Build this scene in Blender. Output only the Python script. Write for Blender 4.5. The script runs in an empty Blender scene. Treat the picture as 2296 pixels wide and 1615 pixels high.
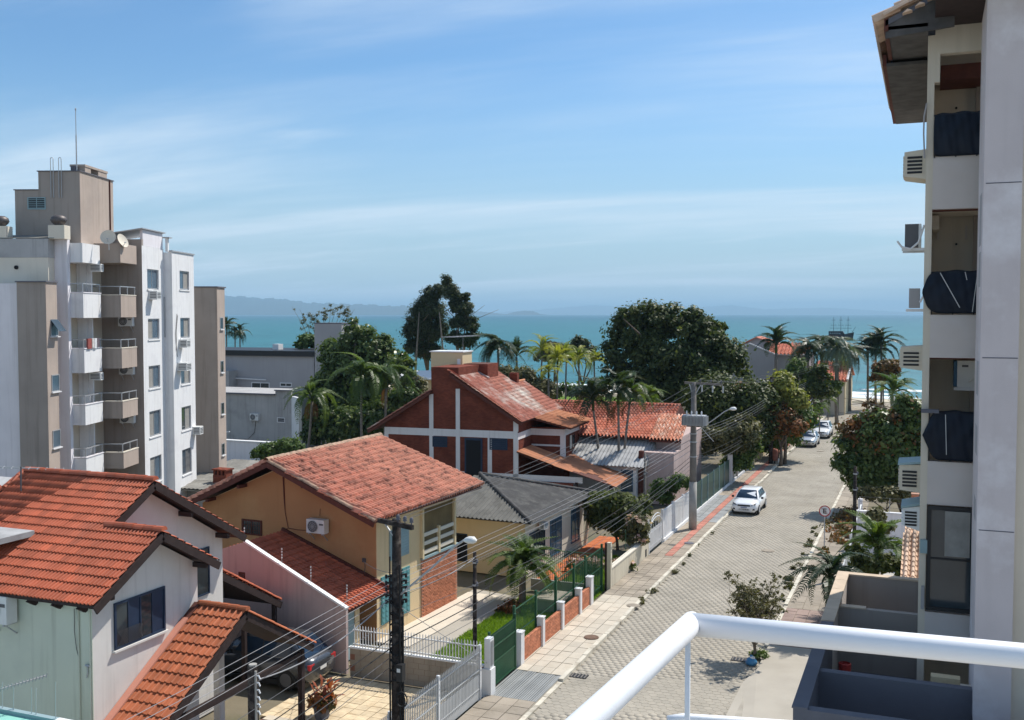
import bpy, math, random
import numpy as np
from mathutils import Matrix, Vector
random.seed(11)
rng = np.random.default_rng(5)
SC = bpy.context.scene
COL = SC.collection
R = math.radians
# ------------------------------------------------------------------ camera
CAM_H = 13.2
YAW = R(22.06)
FPX, XC, YC = 2300.0, 1148.0, 807.5
PITCH = math.atan(103.5 / FPX)
cam = bpy.data.cameras.new('camera')
cam.sensor_width = 36.0
cam.lens = 36.0 * FPX / 2296.0
cam.clip_start = 0.05
cam.clip_end = 120000.0
camo = bpy.data.objects.new('camera', cam)
camo.location = (0, 0, CAM_H)
camo.rotation_euler = (R(90) - PITCH, 0, YAW)
COL.objects.link(camo)
SC.camera = camo
# ------------------------------------------------------------------ world, sun, exposure
SUN_EL, SUN_AZ = R(54), R(28)          # azimuth measured from +Y (down the street) towards +X
w = bpy.data.worlds.new('World')
SC.world = w
w.use_nodes = True
nt = w.node_tree
for n in list(nt.nodes): nt.nodes.remove(n)
def N(t, **kw):
    n = nt.nodes.new(t)
    for k, v in kw.items(): setattr(n, k, v)
    return n
L = nt.links.new
out = N('ShaderNodeOutputWorld'); bg = N('ShaderNodeBackground'); bg.inputs['Strength'].default_value = 0.108
sky = N('ShaderNodeTexSky', sky_type='NISHITA'); sky.sun_disc = False
sky.sun_elevation = SUN_EL; sky.sun_rotation = SUN_AZ
sky.altitude = 20; sky.air_density = 1.0; sky.dust_density = 0.6; sky.ozone_density = 2.2
tint = N('ShaderNodeMix', data_type='RGBA', blend_type='MULTIPLY'); tint.inputs['Factor'].default_value = 1
tint.inputs['B'].default_value = (0.68, 0.93, 1.09, 1)
L(sky.outputs[0], tint.inputs['A'])
tc = N('ShaderNodeTexCoord')
# cirrus: direction projected on a plane high above, stretched into streaks
sep = N('ShaderNodeSeparateXYZ'); L(tc.outputs['Generated'], sep.inputs[0])
zz = N('ShaderNodeMath', operation='ADD'); L(sep.outputs['Z'], zz.inputs[0]); zz.inputs[1].default_value = 0.11
dx = N('ShaderNodeMath', operation='DIVIDE'); L(sep.outputs['X'], dx.inputs[0]); L(zz.outputs[0], dx.inputs[1])
dy = N('ShaderNodeMath', operation='DIVIDE'); L(sep.outputs['Y'], dy.inputs[0]); L(zz.outputs[0], dy.inputs[1])
cb = N('ShaderNodeCombineXYZ'); L(dx.outputs[0], cb.inputs[0]); L(dy.outputs[0], cb.inputs[1])
mp = N('ShaderNodeMapping'); mp.inputs['Rotation'].default_value = (0, 0, R(-34)); mp.inputs['Scale'].default_value = (0.28, 0.8, 1)
mp.inputs['Location'].default_value = (12.8, 2.7, 0)
L(cb.outputs[0], mp.inputs[0])
n1 = N('ShaderNodeTexNoise'); n1.inputs['Scale'].default_value = 0.95; n1.inputs['Detail'].default_value = 7; n1.inputs['Roughness'].default_value = 0.52; n1.inputs['Distortion'].default_value = 0.45
L(mp.outputs[0], n1.inputs['Vector'])
r1 = N('ShaderNodeMapRange', interpolation_type='SMOOTHSTEP'); r1.inputs['From Min'].default_value = 0.40; r1.inputs['From Max'].default_value = 0.68
L(n1.outputs['Fac'], r1.inputs['Value'])
mp3 = N('ShaderNodeMapping'); mp3.inputs['Rotation'].default_value = (0, 0, R(48)); mp3.inputs['Scale'].default_value = (0.34, 0.95, 1); mp3.inputs['Location'].default_value = (8.2, 2.9, 0)
L(cb.outputs[0], mp3.inputs[0])
n3 = N('ShaderNodeTexNoise'); n3.inputs['Scale'].default_value = 0.9; n3.inputs['Detail'].default_value = 7; n3.inputs['Roughness'].default_value = 0.55; n3.inputs['Distortion'].default_value = 0.7
L(mp3.outputs[0], n3.inputs['Vector'])
r3 = N('ShaderNodeMapRange', interpolation_type='SMOOTHSTEP'); r3.inputs['From Min'].default_value = 0.5; r3.inputs['From Max'].default_value = 0.74
L(n3.outputs['Fac'], r3.inputs['Value'])
mx3 = N('ShaderNodeMath', operation='MAXIMUM'); L(r1.outputs[0], mx3.inputs[0]); L(r3.outputs[0], mx3.inputs[1])
mp2 = N('ShaderNodeMapping'); mp2.inputs['Rotation'].default_value = (0, 0, R(-20)); mp2.inputs['Scale'].default_value = (0.5, 2.6, 1)
L(cb.outputs[0], mp2.inputs[0])
n2 = N('ShaderNodeTexNoise'); n2.inputs['Scale'].default_value = 1.7; n2.inputs['Detail'].default_value = 8; n2.inputs['Roughness'].default_value = 0.6; n2.inputs['Distortion'].default_value = 0.8
L(mp2.outputs[0], n2.inputs['Vector'])
mm = N('ShaderNodeMapRange'); mm.inputs['From Min'].default_value = 0.3; mm.inputs['From Max'].default_value = 0.7; mm.inputs['To Min'].default_value = 0.45
L(n2.outputs['Fac'], mm.inputs['Value'])
mul = N('ShaderNodeMath', operation='MULTIPLY'); L(mx3.outputs[0], mul.inputs[0]); L(mm.outputs[0], mul.inputs[1])
amt = N('ShaderNodeMath', operation='MULTIPLY'); L(mul.outputs[0], amt.inputs[0]); amt.inputs[1].default_value = 0.85
hf = N('ShaderNodeMapRange', interpolation_type='SMOOTHSTEP'); L(sep.outputs['Z'], hf.inputs['Value']); hf.inputs['From Min'].default_value = 0.24; hf.inputs['From Max'].default_value = -0.02; hf.inputs['To Max'].default_value = 0.9
hm = N('ShaderNodeMix', data_type='RGBA'); L(hf.outputs[0], hm.inputs['Factor']); L(tint.outputs['Result'], hm.inputs['A']); hm.inputs['B'].default_value = (4.1, 5.45, 6.45, 1)
cm = N('ShaderNodeMix', data_type='RGBA'); L(amt.outputs[0], cm.inputs['Factor']); L(hm.outputs['Result'], cm.inputs['A'])
cm.inputs['B'].default_value = (6.4, 7.4, 8.4, 1)
L(cm.outputs['Result'], bg.inputs['Color']); L(bg.outputs[0], out.inputs['Surface'])
sd = bpy.data.lights.new('sun', 'SUN'); sd.energy = 4.7; sd.angle = R(0.53); sd.color = (1.0, 0.95, 0.87)
so = bpy.data.objects.new('sun', sd); COL.objects.link(so)
sdir = Vector((math.sin(SUN_AZ) * math.cos(SUN_EL), math.cos(SUN_AZ) * math.cos(SUN_EL), math.sin(SUN_EL)))
so.rotation_euler = sdir.to_track_quat('Z', 'Y').to_euler(); so.location = (60, 100, 160)
SC.view_settings.view_transform = 'Standard'; SC.view_settings.look = 'None'
SC.view_settings.exposure = 0.22; SC.view_settings.gamma = 1.0; SC.view_settings.use_curve_mapping = False
SC.cycles.max_bounces = 6; SC.cycles.transparent_max_bounces = 6; SC.cycles.volume_bounces = 0
SC.cycles.caustics_reflective = False; SC.cycles.caustics_refractive = False
# ------------------------------------------------------------------ photo measurements -> places in the world
_c, _s, _cp, _sp = math.cos(YAW), math.sin(YAW), math.cos(PITCH), math.sin(PITCH)
def _ray(x, y):
    a, b = (x - XC) / FPX, -(y - YC) / FPX
    f = (-_s * _cp, _c * _cp, -_sp); u = (-_s * _sp, _c * _sp, _cp)
    return (f[0] + a * _c + b * u[0], f[1] + a * _s + b * u[1], f[2] + b * u[2])
class Fr:
    """a building's own axes: origin on the ground, x to its right, y away from us"""
    def __init__(s, ox, oy, deg):
        s.o = (ox, oy); s.a = R(deg); s.deg = deg; s.c, s.n = math.cos(s.a), math.sin(s.a)
    def loc(s, p):
        dx, dy = p[0] - s.o[0], p[1] - s.o[1]
        return (dx * s.c + dy * s.n, -dx * s.n + dy * s.c, p[2])
    def P(s, x, y, ax, val):
        d = _ray(x, y); o = s.loc((0, 0, CAM_H)); d = (d[0] * s.c + d[1] * s.n, -d[0] * s.n + d[1] * s.c, d[2])
        t = (val - o[ax]) / d[ax]
        return Vector((o[0] + d[0] * t, o[1] + d[1] * t, o[2] + d[2] * t))
    def X(s, x, y, v=0.0): return s.P(x, y, 0, v)      # hit the plane x = v
    def Y(s, x, y, v=0.0): return s.P(x, y, 1, v)
    def Z(s, x, y, v=0.0): return s.P(x, y, 2, v)
W0 = Fr(0, 0, 0)
# ------------------------------------------------------------------ mesh builder
class MB:
    def __init__(s): s.v = []; s.f = []; s.m = []; s.cur = 0
    def add(s, vs, fs):
        b = len(s.v); s.v += [tuple(p) for p in vs]
        for f in fs: s.f.append(tuple(b + i for i in f)); s.m.append(s.cur)
        return s
    def box(s, x0, y0, z0, x1, y1, z1):
        if x0 > x1: x0, x1 = x1, x0
        if y0 > y1: y0, y1 = y1, y0
        if z0 > z1: z0, z1 = z1, z0
        return s.add([(x0, y0, z0), (x1, y0, z0), (x1, y1, z0), (x0, y1, z0), (x0, y0, z1), (x1, y0, z1), (x1, y1, z1), (x0, y1, z1)],
                     [(0, 3, 2, 1), (4, 5, 6, 7), (0, 1, 5, 4), (1, 2, 6, 5), (2, 3, 7, 6), (3, 0, 4, 7)])
    def quad(s, *p): return s.add(p, [tuple(range(len(p)))])
    def extr(s, pts, d):
        """a polygon swept by vector d"""
        n = len(pts); d = Vector(d); pts = [Vector(p) for p in pts]
        nn = Vector((0, 0, 0))
        for i in range(n): nn += (pts[i]).cross(pts[(i + 1) % n])
        if nn.dot(d) > 0: pts = pts[::-1]
        vs = pts + [p + d for p in pts]
        return s.add(vs, [tuple(range(n)), tuple(range(2 * n - 1, n - 1, -1))] + [((i + 1) % n, i, n + i, n + (i + 1) % n) for i in range(n)])
    def prism(s, xy, z0, z1): return s.extr([(p[0], p[1], z0) for p in xy], (0, 0, z1 - z0))
    def gable(s, xz, y0, y1): return s.extr([(p[0], y0, p[1]) for p in xz], (0, y1 - y0, 0))
    def side(s, yz, x0, x1): return s.extr([(x0, p[0], p[1]) for p in yz], (x1 - x0, 0, 0))
    def bar(s, a, b, w, h=None):
        """square bar from a to b"""
        a, b = Vector(a), Vector(b); h = h or w; d = (b - a).normalized()
        up = Vector((0, 0, 1)) if abs(d.z) < 0.95 else Vector((0, 1, 0))
        sx = d.cross(up).normalized() * w / 2; sz = sx.cross(d).normalized() * h / 2
        vs = []
        for p in (a, b): vs += [p - sx - sz, p + sx - sz, p + sx + sz, p - sx + sz]
        return s.add(vs, [(0, 3, 2, 1), (4, 5, 6, 7), (0, 1, 5, 4), (1, 2, 6, 5), (2, 3, 7, 6), (3, 0, 4, 7)])
    def tube(s, pts, r, n=8, cap=True):
        pts = [Vector(p) for p in pts]; k = len(pts); rs = r if isinstance(r, (list, tuple)) else [r] * k
        b = len(s.v); prev = None
        for i, p in enumerate(pts):
            d = (pts[min(i + 1, k - 1)] - pts[max(i - 1, 0)]).normalized()
            if prev is None:
                u = Vector((0, 0, 1)) if abs(d.z) < 0.9 else Vector((1, 0, 0)); x = d.cross(u).normalized()
            else: x = (prev - d * prev.dot(d)).normalized()
            prev = x; y = d.cross(x)
            for j in range(n):
                a = 2 * math.pi * j / n; s.v.append(tuple(p + (x * math.cos(a) + y * math.sin(a)) * rs[i]))
        for i in range(k - 1):
            for j in range(n):
                q = (j + 1) % n; s.f.append((b + i * n + j, b + i * n + q, b + (i + 1) * n + q, b + (i + 1) * n + j)); s.m.append(s.cur)
        if cap:
            s.f.append(tuple(b + j for j in range(n))[::-1]); s.m.append(s.cur)
            s.f.append(tuple(b + (k - 1) * n + j for j in range(n))); s.m.append(s.cur)
        return s
    def cyl(s, c, r, h, n=14, ax='z', r2=None):
        c = Vector(c); d = {'x': Vector((1, 0, 0)), 'y': Vector((0, 1, 0)), 'z': Vector((0, 0, 1))}[ax]
        return s.tube([c, c + d * h], [r, r if r2 is None else r2], n)
    def lathe(s, c, prof, n=14):
        b = len(s.v); k = len(prof)
        for (r, z) in prof:
            for j in range(n):
                a = 2 * math.pi * j / n; s.v.append((c[0] + r * math.cos(a), c[1] + r * math.sin(a), c[2] + z))
        for i in range(k - 1):
            for j in range(n):
                q = (j + 1) % n; s.f.append((b + i * n + j, b + i * n + q, b + (i + 1) * n + q, b + (i + 1) * n + j)); s.m.append(s.cur)
        return s
    def panel(s, o, u, n, wd, z0, z1, t, holes=()):
        """wall: o start point, u direction along it, n outward normal, holes (a0, a1, z0, z1)"""
        o = Vector(o); u = Vector(u).normalized(); n = Vector(n).normalized()
        A = sorted({0.0, wd} | {h[0] for h in holes} | {h[1] for h in holes}); ZZ = sorted({z0, z1} | {h[2] for h in holes} | {h[3] for h in holes})
        def pt(a, z, k): return o + u * a - n * (t * k) + Vector((0, 0, z - o.z))
        flip = u.cross(Vector((0, 0, 1))).dot(n) < 0
        def q(*p): s.quad(*(p[::-1] if flip else p))
        for i in range(len(A) - 1):
            for j in range(len(ZZ) - 1):
                am, zm = (A[i] + A[i + 1]) / 2, (ZZ[j] + ZZ[j + 1]) / 2
                if any(h[0] < am < h[1] and h[2] < zm < h[3] for h in holes): continue
                q(pt(A[i], ZZ[j], 0), pt(A[i + 1], ZZ[j], 0), pt(A[i + 1], ZZ[j + 1], 0), pt(A[i], ZZ[j + 1], 0))
                q(pt(A[i], ZZ[j + 1], 1), pt(A[i + 1], ZZ[j + 1], 1), pt(A[i + 1], ZZ[j], 1), pt(A[i], ZZ[j], 1))
        def ring(a0, a1, b0, b1, inv):
            c = [(a0, b0), (a1, b0), (a1, b1), (a0, b1)]
            for i in range(4):
                p, r = c[i], c[(i + 1) % 4]
                f = (pt(*p, 0), pt(*p, 1), pt(*r, 1), pt(*r, 0))
                q(*(f if not inv else f[::-1]))
        ring(0, wd, z0, z1, False)
        for h in holes: ring(*h, True)
        return s
    def build(s, name, mats, parent=None, smooth=False, kind=None, loc=None, rz=0.0):
        me = bpy.data.meshes.new(name); me.from_pydata(s.v, [], s.f)
        mats = mats if isinstance(mats, (list, tuple)) else [mats]
        for m in mats: me.materials.append(m)
        if len(mats) > 1: me.polygons.foreach_set('material_index', s.m)
        if smooth: me.polygons.foreach_set('use_smooth', [True] * len(me.polygons))
        me.update()
        return link(name, me, parent, kind, loc, rz)
def link(name, me, parent=None, kind=None, loc=None, rz=0.0):
    o = bpy.data.objects.new(name, me); COL.objects.link(o)
    if parent is not None: o.parent = parent
    if kind: o['kind'] = kind
    if loc is not None: o.location = loc
    if rz: o.rotation_euler = (0, 0, rz)
    return o
def tag(o, label, cat, group=None):
    o['label'] = label; o['category'] = cat
    if group: o['group'] = group
    return o
def thing(name, label, cat, loc=(0, 0, 0), rz=0.0, group=None):
    o = bpy.data.objects.new(name, None); COL.objects.link(o); o.location = loc; o.rotation_euler = (0, 0, rz); o.empty_display_size = 0.3
    return tag(o, label, cat, group)
def frame_thing(name, label, cat, fr, group=None): return thing(name, label, cat, (fr.o[0], fr.o[1], 0), fr.a, group)
def copy_tree(o, parent=None):
    c = o.copy(); COL.objects.link(c)
    if parent is not None: c.parent = parent
    for ch in list(o.children): copy_tree(ch, c)
    return c
def np_mesh(name, V, F, mat, parent=None, kind=None, smooth=False, loc=None):
    """V (n,3), F (m,4) or (m,3) arrays"""
    me = bpy.data.meshes.new(name); V = np.ascontiguousarray(V, dtype=np.float32); F = np.ascontiguousarray(F, dtype=np.int32)
    me.vertices.add(len(V)); me.vertices.foreach_set('co', V.ravel())
    k = F.shape[1]; me.loops.add(F.size); me.loops.foreach_set('vertex_index', F.ravel())
    me.polygons.add(len(F)); me.polygons.foreach_set('loop_start', np.arange(0, F.size, k, dtype=np.int32))
    if smooth: me.polygons.foreach_set('use_smooth', np.ones(len(F), dtype=bool))
    me.materials.append(mat); me.update(calc_edges=True)
    return link(name, me, parent, kind, loc)
# ------------------------------------------------------------------ materials
def mat(name, col, rough=0.85, var=0.12, scale=1.5, bump=0.0, bscale=40.0, streak=0.0, stain=None, stainamt=0.0, stainscale=0.8, objvar=0.0, metal=0.0, spec=0.3, fine=0.0):
    m = bpy.data.materials.new(name); m.use_nodes = True; t = m.node_tree; nd = t.nodes; lk = t.links.new
    p = nd['Principled BSDF']; p.inputs['Roughness'].default_value = rough; p.inputs['Metallic'].default_value = metal
    p.inputs['Specular IOR Level'].default_value = spec
    geo = nd.new('ShaderNodeNewGeometry')
    def noise(sc, det=5, vec=None, rg=0.55):
        n = nd.new('ShaderNodeTexNoise'); n.inputs['Scale'].default_value = sc; n.inputs['Detail'].default_value = det; n.inputs['Roughness'].default_value = rg
        lk(vec if vec is not None else geo.outputs['Position'], n.inputs['Vector']); return n.outputs['Fac']
    def ramp(f, a, b, lo=0.0, hi=1.0):
        r = nd.new('ShaderNodeMapRange'); r.inputs['From Min'].default_value = a; r.inputs['From Max'].default_value = b
        r.inputs['To Min'].default_value = lo; r.inputs['To Max'].default_value = hi; lk(f, r.inputs['Value']); return r.outputs[0]
    def mix(f, a, b, bt='MIX'):
        x = nd.new('ShaderNodeMix'); x.data_type = 'RGBA'; x.blend_type = bt
        for k, v in (('Factor', f), ('A', a), ('B', b)):
            if hasattr(v, 'is_linked'): lk(v, x.inputs[k])
            elif isinstance(v, (int, float)): x.inputs[k].default_value = v
            else: x.inputs[k].default_value = (*v, 1)
        return x.outputs['Result']
    c = mix(ramp(noise(scale), 0.3, 0.7), tuple(k * (1 - var) for k in col), tuple(min(1, k * (1 + var)) for k in col))
    if fine: c = mix(ramp(noise(bscale, 3), 0.3, 0.7), mix(1.0, c, (1 - fine,) * 3, 'MULTIPLY'), c)
    if streak:
        mp = nd.new('ShaderNodeMapping'); mp.inputs['Scale'].default_value = (4.5, 4.5, 0.22); lk(geo.outputs['Position'], mp.inputs[0])
        c = mix(ramp(noise(1.0, 6, mp.outputs[0]), 0.52, 0.75, 0, streak), c, mix(1.0, c, (0.42, 0.4, 0.38), 'MULTIPLY'))
    if stain is not None: c = mix(ramp(noise(stainscale, 7, None, 0.65), 0.5, 0.68, 0, stainamt), c, stain)
    if objvar:
        oi = nd.new('ShaderNodeObjectInfo'); at = nd.new('ShaderNodeAttribute'); at.attribute_name = 'rnd'
        ad = nd.new('ShaderNodeMath'); ad.operation = 'ADD'; lk(oi.outputs['Random'], ad.inputs[0]); lk(at.outputs['Fac'], ad.inputs[1])
        fr = nd.new('ShaderNodeMath'); fr.operation = 'FRACT'; lk(ad.outputs[0], fr.inputs[0])
        c = mix(ramp(fr.outputs[0], 0, 1), mix(1.0, c, (1 - objvar,) * 3, 'MULTIPLY'), mix(1.0, c, (1 + objvar * 0.7, 1 + objvar * 0.6, 1 + objvar * 0.5), 'MULTIPLY'))
    lk(c, p.inputs['Base Color'])
    if bump:
        b = nd.new('ShaderNodeBump'); b.inputs['Strength'].default_value = 1.0; b.inputs['Distance'].default_value = bump
        lk(noise(bscale, 4), b.inputs['Height']); lk(b.outputs[0], p.inputs['Normal'])
    return m
def plain(name, col, rough=0.6, metal=0.0, spec=0.4, var=0.06): return mat(name, col, rough, var, 3.0, metal=metal, spec=spec)
def glass_dark(name, col=(0.012, 0.017, 0.024), rough=0.06): 
    m = mat(name, col, rough, 0.3, 0.9, spec=0.5); return m
M = {}
M['white_wall'] = mat('white plaster', (0.76, 0.755, 0.75), 0.9, 0.05, 0.9, 0.003, 60, streak=0.38, stain=(0.52, 0.51, 0.53), stainamt=0.45, stainscale=0.9)
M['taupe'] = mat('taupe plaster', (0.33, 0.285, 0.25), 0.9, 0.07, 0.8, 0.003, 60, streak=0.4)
M['tower'] = mat('sunlit taupe plaster', (0.43, 0.35, 0.295), 0.9, 0.08, 0.6, 0.003, 60, streak=0.3, stain=(0.33, 0.28, 0.25), stainamt=0.5, stainscale=0.5)  # lighter taupe: sunlight put into the colour of the sun-facing sides
M['lilac'] = mat('grey white plaster', (0.74, 0.71, 0.73), 0.9, 0.06, 0.6, 0.003, 60, streak=0.3)
M['greenwall'] = mat('pale green plaster', (0.58, 0.61, 0.50), 0.92, 0.06, 0.5, 0.002, 70, streak=0.4, stain=(0.42, 0.46, 0.40), stainamt=.4, stainscale=.45)
M['houseleft'] = mat('off white plaster', (0.66, 0.635, 0.60), 0.92, 0.05, 0.6, 0.002, 70, streak=0.28, stain=(0.5, 0.48, 0.45), stainamt=.35, stainscale=.5)
M['pinkwall'] = mat('rosy plaster', (0.52, 0.40, 0.37), 0.92, 0.05, 0.5, 0.002, 70, streak=0.4, stain=(.4, .3, .28), stainamt=.4, stainscale=.4)
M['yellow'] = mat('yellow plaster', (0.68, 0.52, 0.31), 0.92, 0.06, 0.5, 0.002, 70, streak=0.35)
M['orange'] = mat('orange plaster darkened for shade', (0.42, 0.22, 0.10), 0.92, 0.06, 0.5, 0.002, 70, streak=0.12, stain=(0.5, 0.33, 0.16), stainamt=0.6, stainscale=0.25)  # set darker so the base colour carries the gable's shade
M['cream'] = mat('cream plaster', (0.66, 0.53, 0.33), 0.92, 0.04, 0.6, 0.002, 70, streak=0.1)
M['palecream'] = mat('pale cream plaster', (0.66, 0.60, 0.50), 0.92, 0.05, 0.6, 0.002, 70, streak=0.15)
M['creamwall'] = mat('weathered cream wall', (0.60, 0.54, 0.42), 0.92, 0.08, 0.8, 0.003, 50, streak=0.6)
M['greywall'] = mat('grey weathered plaster', (0.40, 0.39, 0.38), 0.92, 0.1, 0.6, 0.004, 40, streak=0.5, stain=(0.2, 0.2, 0.2), stainamt=0.5, stainscale=0.5)
M['greyflat'] = mat('grey plaster', (0.36, 0.345, 0.35), 0.92, 0.05, 0.4, 0.002, 50, streak=0.12)
M['block'] = mat('beige block wall', (0.34, 0.295, 0.24), 0.92, 0.1, 0.9, 0.004, 50, streak=0.3)
M['towergrey'] = mat('patched grey plaster', (0.55, 0.49, 0.49), 0.92, 0.05, 1.0, 0.003, 50, streak=0.08, stain=(0.70, 0.66, 0.67), stainamt=0.8, stainscale=0.8)
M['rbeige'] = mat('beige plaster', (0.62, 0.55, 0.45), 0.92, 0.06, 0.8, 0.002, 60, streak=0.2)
M['rparapet'] = mat('grey beige plaster', (0.57, 0.51, 0.475), 0.92, 0.05, 1.3, 0.003, 60, stain=(0.56, 0.54, 0.54), stainamt=0.35, stainscale=1.2)
M['rdark'] = mat('dark grey and shade plaster', (0.125, 0.125, 0.145), 0.92, 0.08, 1.0, 0.003, 50, stain=(0.18, 0.18, 0.205), stainamt=0.4, stainscale=0.9)  # on the near terrace walls this dark colour carries their shade
M['capstone'] = mat('beige capping', (0.55, 0.44, 0.33), 0.9, 0.12, 2.5, 0.003, 60)
M['tile_new'] = mat('glazed clay tile', (0.42, 0.105, 0.05), 0.62, 0.16, 1.3, 0.0015, 60, objvar=0.2, spec=0.35, stain=(0.46, 0.16, 0.1), stainamt=0.4, stainscale=0.6)
M['tile_port'] = mat('orange clay tile', (0.44, 0.135, 0.06), 0.68, 0.16, 1.6, 0.0015, 60, objvar=0.2, spec=0.3)
M['tile_old'] = mat('old clay tile', (0.70, 0.33, 0.225), 0.9, 0.12, 2.2, 0.002, 50, objvar=0.12, spec=0.15, stain=(0.10, 0.055, 0.045), stainamt=0.9, stainscale=2.6)
M['tile_lich'] = mat('lichened clay tile', (0.50, 0.205, 0.145), 0.85, 0.18, 2.0, 0.002, 50, objvar=0.18, spec=0.2, stain=(0.80, 0.74, 0.64), stainamt=1.0, stainscale=0.42)
M['tile_brown'] = mat('brown clay tile', (0.50, 0.215, 0.115), 0.8, 0.12, 1.5, 0.002, 50, objvar=0.14, spec=0.2)
M['tile_red'] = mat('red clay tile', (0.50, 0.16, 0.10), 0.85, 0.15, 2.0, 0.002, 50, objvar=0.2, spec=0.2, stain=(0.7, 0.45, 0.35), stainamt=0.5, stainscale=1.1)
M['tile_pale'] = mat('pale clay tile', (0.62, 0.45, 0.33), 0.85, 0.15, 3.0, 0.002, 50, objvar=0.2, spec=0.2)
M['ridge_old'] = mat('mossy ridge tile', (0.40, 0.27, 0.19), 0.95, 0.3, 4.0, 0.004, 30, stain=(0.10, 0.085, 0.06), stainamt=0.8, stainscale=3)
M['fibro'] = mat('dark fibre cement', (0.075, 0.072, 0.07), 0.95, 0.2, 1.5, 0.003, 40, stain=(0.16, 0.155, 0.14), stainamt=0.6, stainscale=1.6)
M['fibro_pale'] = mat('pale fibre cement', (0.38, 0.38, 0.38), 0.9, 0.15, 1.5, 0.003, 40, stain=(0.2, 0.2, 0.2), stainamt=0.5, stainscale=1.2)
M['fibro_mid'] = mat('grey fibre cement', (0.20, 0.19, 0.17), 0.95, 0.18, 1.2, 0.003, 40, stain=(0.3, 0.29, 0.26), stainamt=0.6, stainscale=1.2)
M['darkwood'] = mat('dark timber', (0.035, 0.022, 0.02), 0.75, 0.25, 6.0)
M['redwood'] = mat('red brown timber', (0.10, 0.032, 0.022), 0.75, 0.2, 6.0)
M['brick'] = mat('red brick', (0.30, 0.082, 0.042), 0.92, 0.22, 3.0, 0.003, 50, objvar=0.22, spec=0.15)
M['brick_pale'] = mat('orange brick', (0.50, 0.20, 0.115), 0.92, 0.16, 3.0, 0.003, 50, objvar=0.2, spec=0.15)
M['mortar'] = mat('mortar', (0.27, 0.13, 0.09), 0.95, 0.15, 3.0)
M['mortar_pale'] = mat('pale mortar', (0.42, 0.24, 0.17), 0.95, 0.15, 3.0)
M['whitepaint'] = mat('white paint', (0.76, 0.76, 0.755), 0.55, 0.04, 2.0, 0.001, 30, streak=0.1)
M['beam'] = mat('white beam paint', (0.70, 0.69, 0.69), 0.85, 0.05, 1.2, streak=0.3)
M['rail'] = mat('glossy white enamel', (0.80, 0.81, 0.835), 0.32, 0.02, 9.0, 0.0006, 30, spec=0.5)
M['metalgrey'] = plain('galvanised metal', (0.40, 0.41, 0.42), 0.5, 0.2)
M['steel'] = plain('steel', (0.45, 0.45, 0.46), 0.35, 0.8)
M['fencegrey'] = mat('grey painted bars', (0.44, 0.45, 0.45), 0.6, 0.08, 2.0)
M['fencewhite'] = mat('white painted bars', (0.70, 0.71, 0.71), 0.6, 0.06, 2.0)
M['greenbar'] = mat('green painted bars', (0.018, 0.085, 0.04), 0.5, 0.15, 2.0)
M['greendark'] = mat('dark green sheet', (0.012, 0.058, 0.045), 0.45, 0.12, 1.0)
M['teal'] = mat('teal shutters', (0.10, 0.27, 0.29), 0.6, 0.1, 2.0)
M['bluegrey'] = mat('blue grey shutters', (0.26, 0.36, 0.38), 0.6, 0.08, 2.0)
M['navy'] = mat('navy joinery', (0.018, 0.035, 0.07), 0.5, 0.15, 2.0)
M['blueframe'] = mat('blue window paint', (0.04, 0.11, 0.19), 0.5, 0.12, 2.0)
M['black'] = plain('black', (0.012, 0.012, 0.014), 0.5)
M['dark'] = plain('dark void', (0.01, 0.01, 0.012), 0.9)
M['glass'] = glass_dark('window glass', (0.03, 0.042, 0.05))
M['glass_blue'] = glass_dark('blue window glass', (0.07, 0.11, 0.15))
M['carglass'] = glass_dark('car glass', (0.015, 0.03, 0.055), 0.04)
M['curtain'] = mat('curtain', (0.55, 0.53, 0.48), 0.95, 0.15, 5.0)
M['curtaindim'] = mat('dim curtain', (0.28, 0.27, 0.25), 0.95, 0.15, 5.0)
M['alu'] = plain('aluminium', (0.45, 0.46, 0.47), 0.45, 0.5)
M['acwhite'] = mat('appliance white', (0.68, 0.68, 0.66), 0.5, 0.05, 3.0)
M['acgrey'] = plain('appliance grille', (0.10, 0.10, 0.105), 0.6)
M['concrete'] = mat('concrete', (0.33, 0.315, 0.29), 0.95, 0.15, 1.5, 0.004, 40, streak=0.2)
M['oldpole'] = mat('weathered pole', (0.034, 0.028, 0.026), 0.95, 0.5, 7.0, 0.006, 30, spec=.08, stain=(0.14, 0.12, 0.105), stainamt=.8, stainscale=5)
M['polegrey'] = mat('concrete pole', (0.17, 0.155, 0.14), 0.9, 0.2, 3.0, 0.003, 30)
M['wire'] = plain('wire', (0.09, 0.09, 0.095), 0.6)
M['wirepale'] = plain('pale wire', (0.30, 0.30, 0.31), 0.6)
M['cloth'] = mat('navy awning cloth', (0.006, 0.011, 0.022), 0.55, 0.3, 3.0, 0.004, 14, spec=0.25)
M['strap'] = plain('white strap', (0.5, 0.5, 0.5), 0.8)
M['turq'] = mat('turquoise paint', (0.24, 0.52, 0.44), 0.7, 0.05, 1.0)
M['plastic_red'] = plain('red plastic', (0.5, 0.05, 0.04), 0.5)
M['plastic_blue'] = plain('blue plastic bag', (0.05, 0.2, 0.38), 0.35)
M['rubber'] = plain('rubber', (0.015, 0.015, 0.015), 0.85)
M['trunk'] = mat('bark', (0.14, 0.11, 0.085), 0.95, 0.3, 6.0, 0.01, 25)
M['palmtrunk'] = mat('palm trunk', (0.20, 0.175, 0.15), 0.95, 0.3, 5.0, 0.006, 20)
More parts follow.
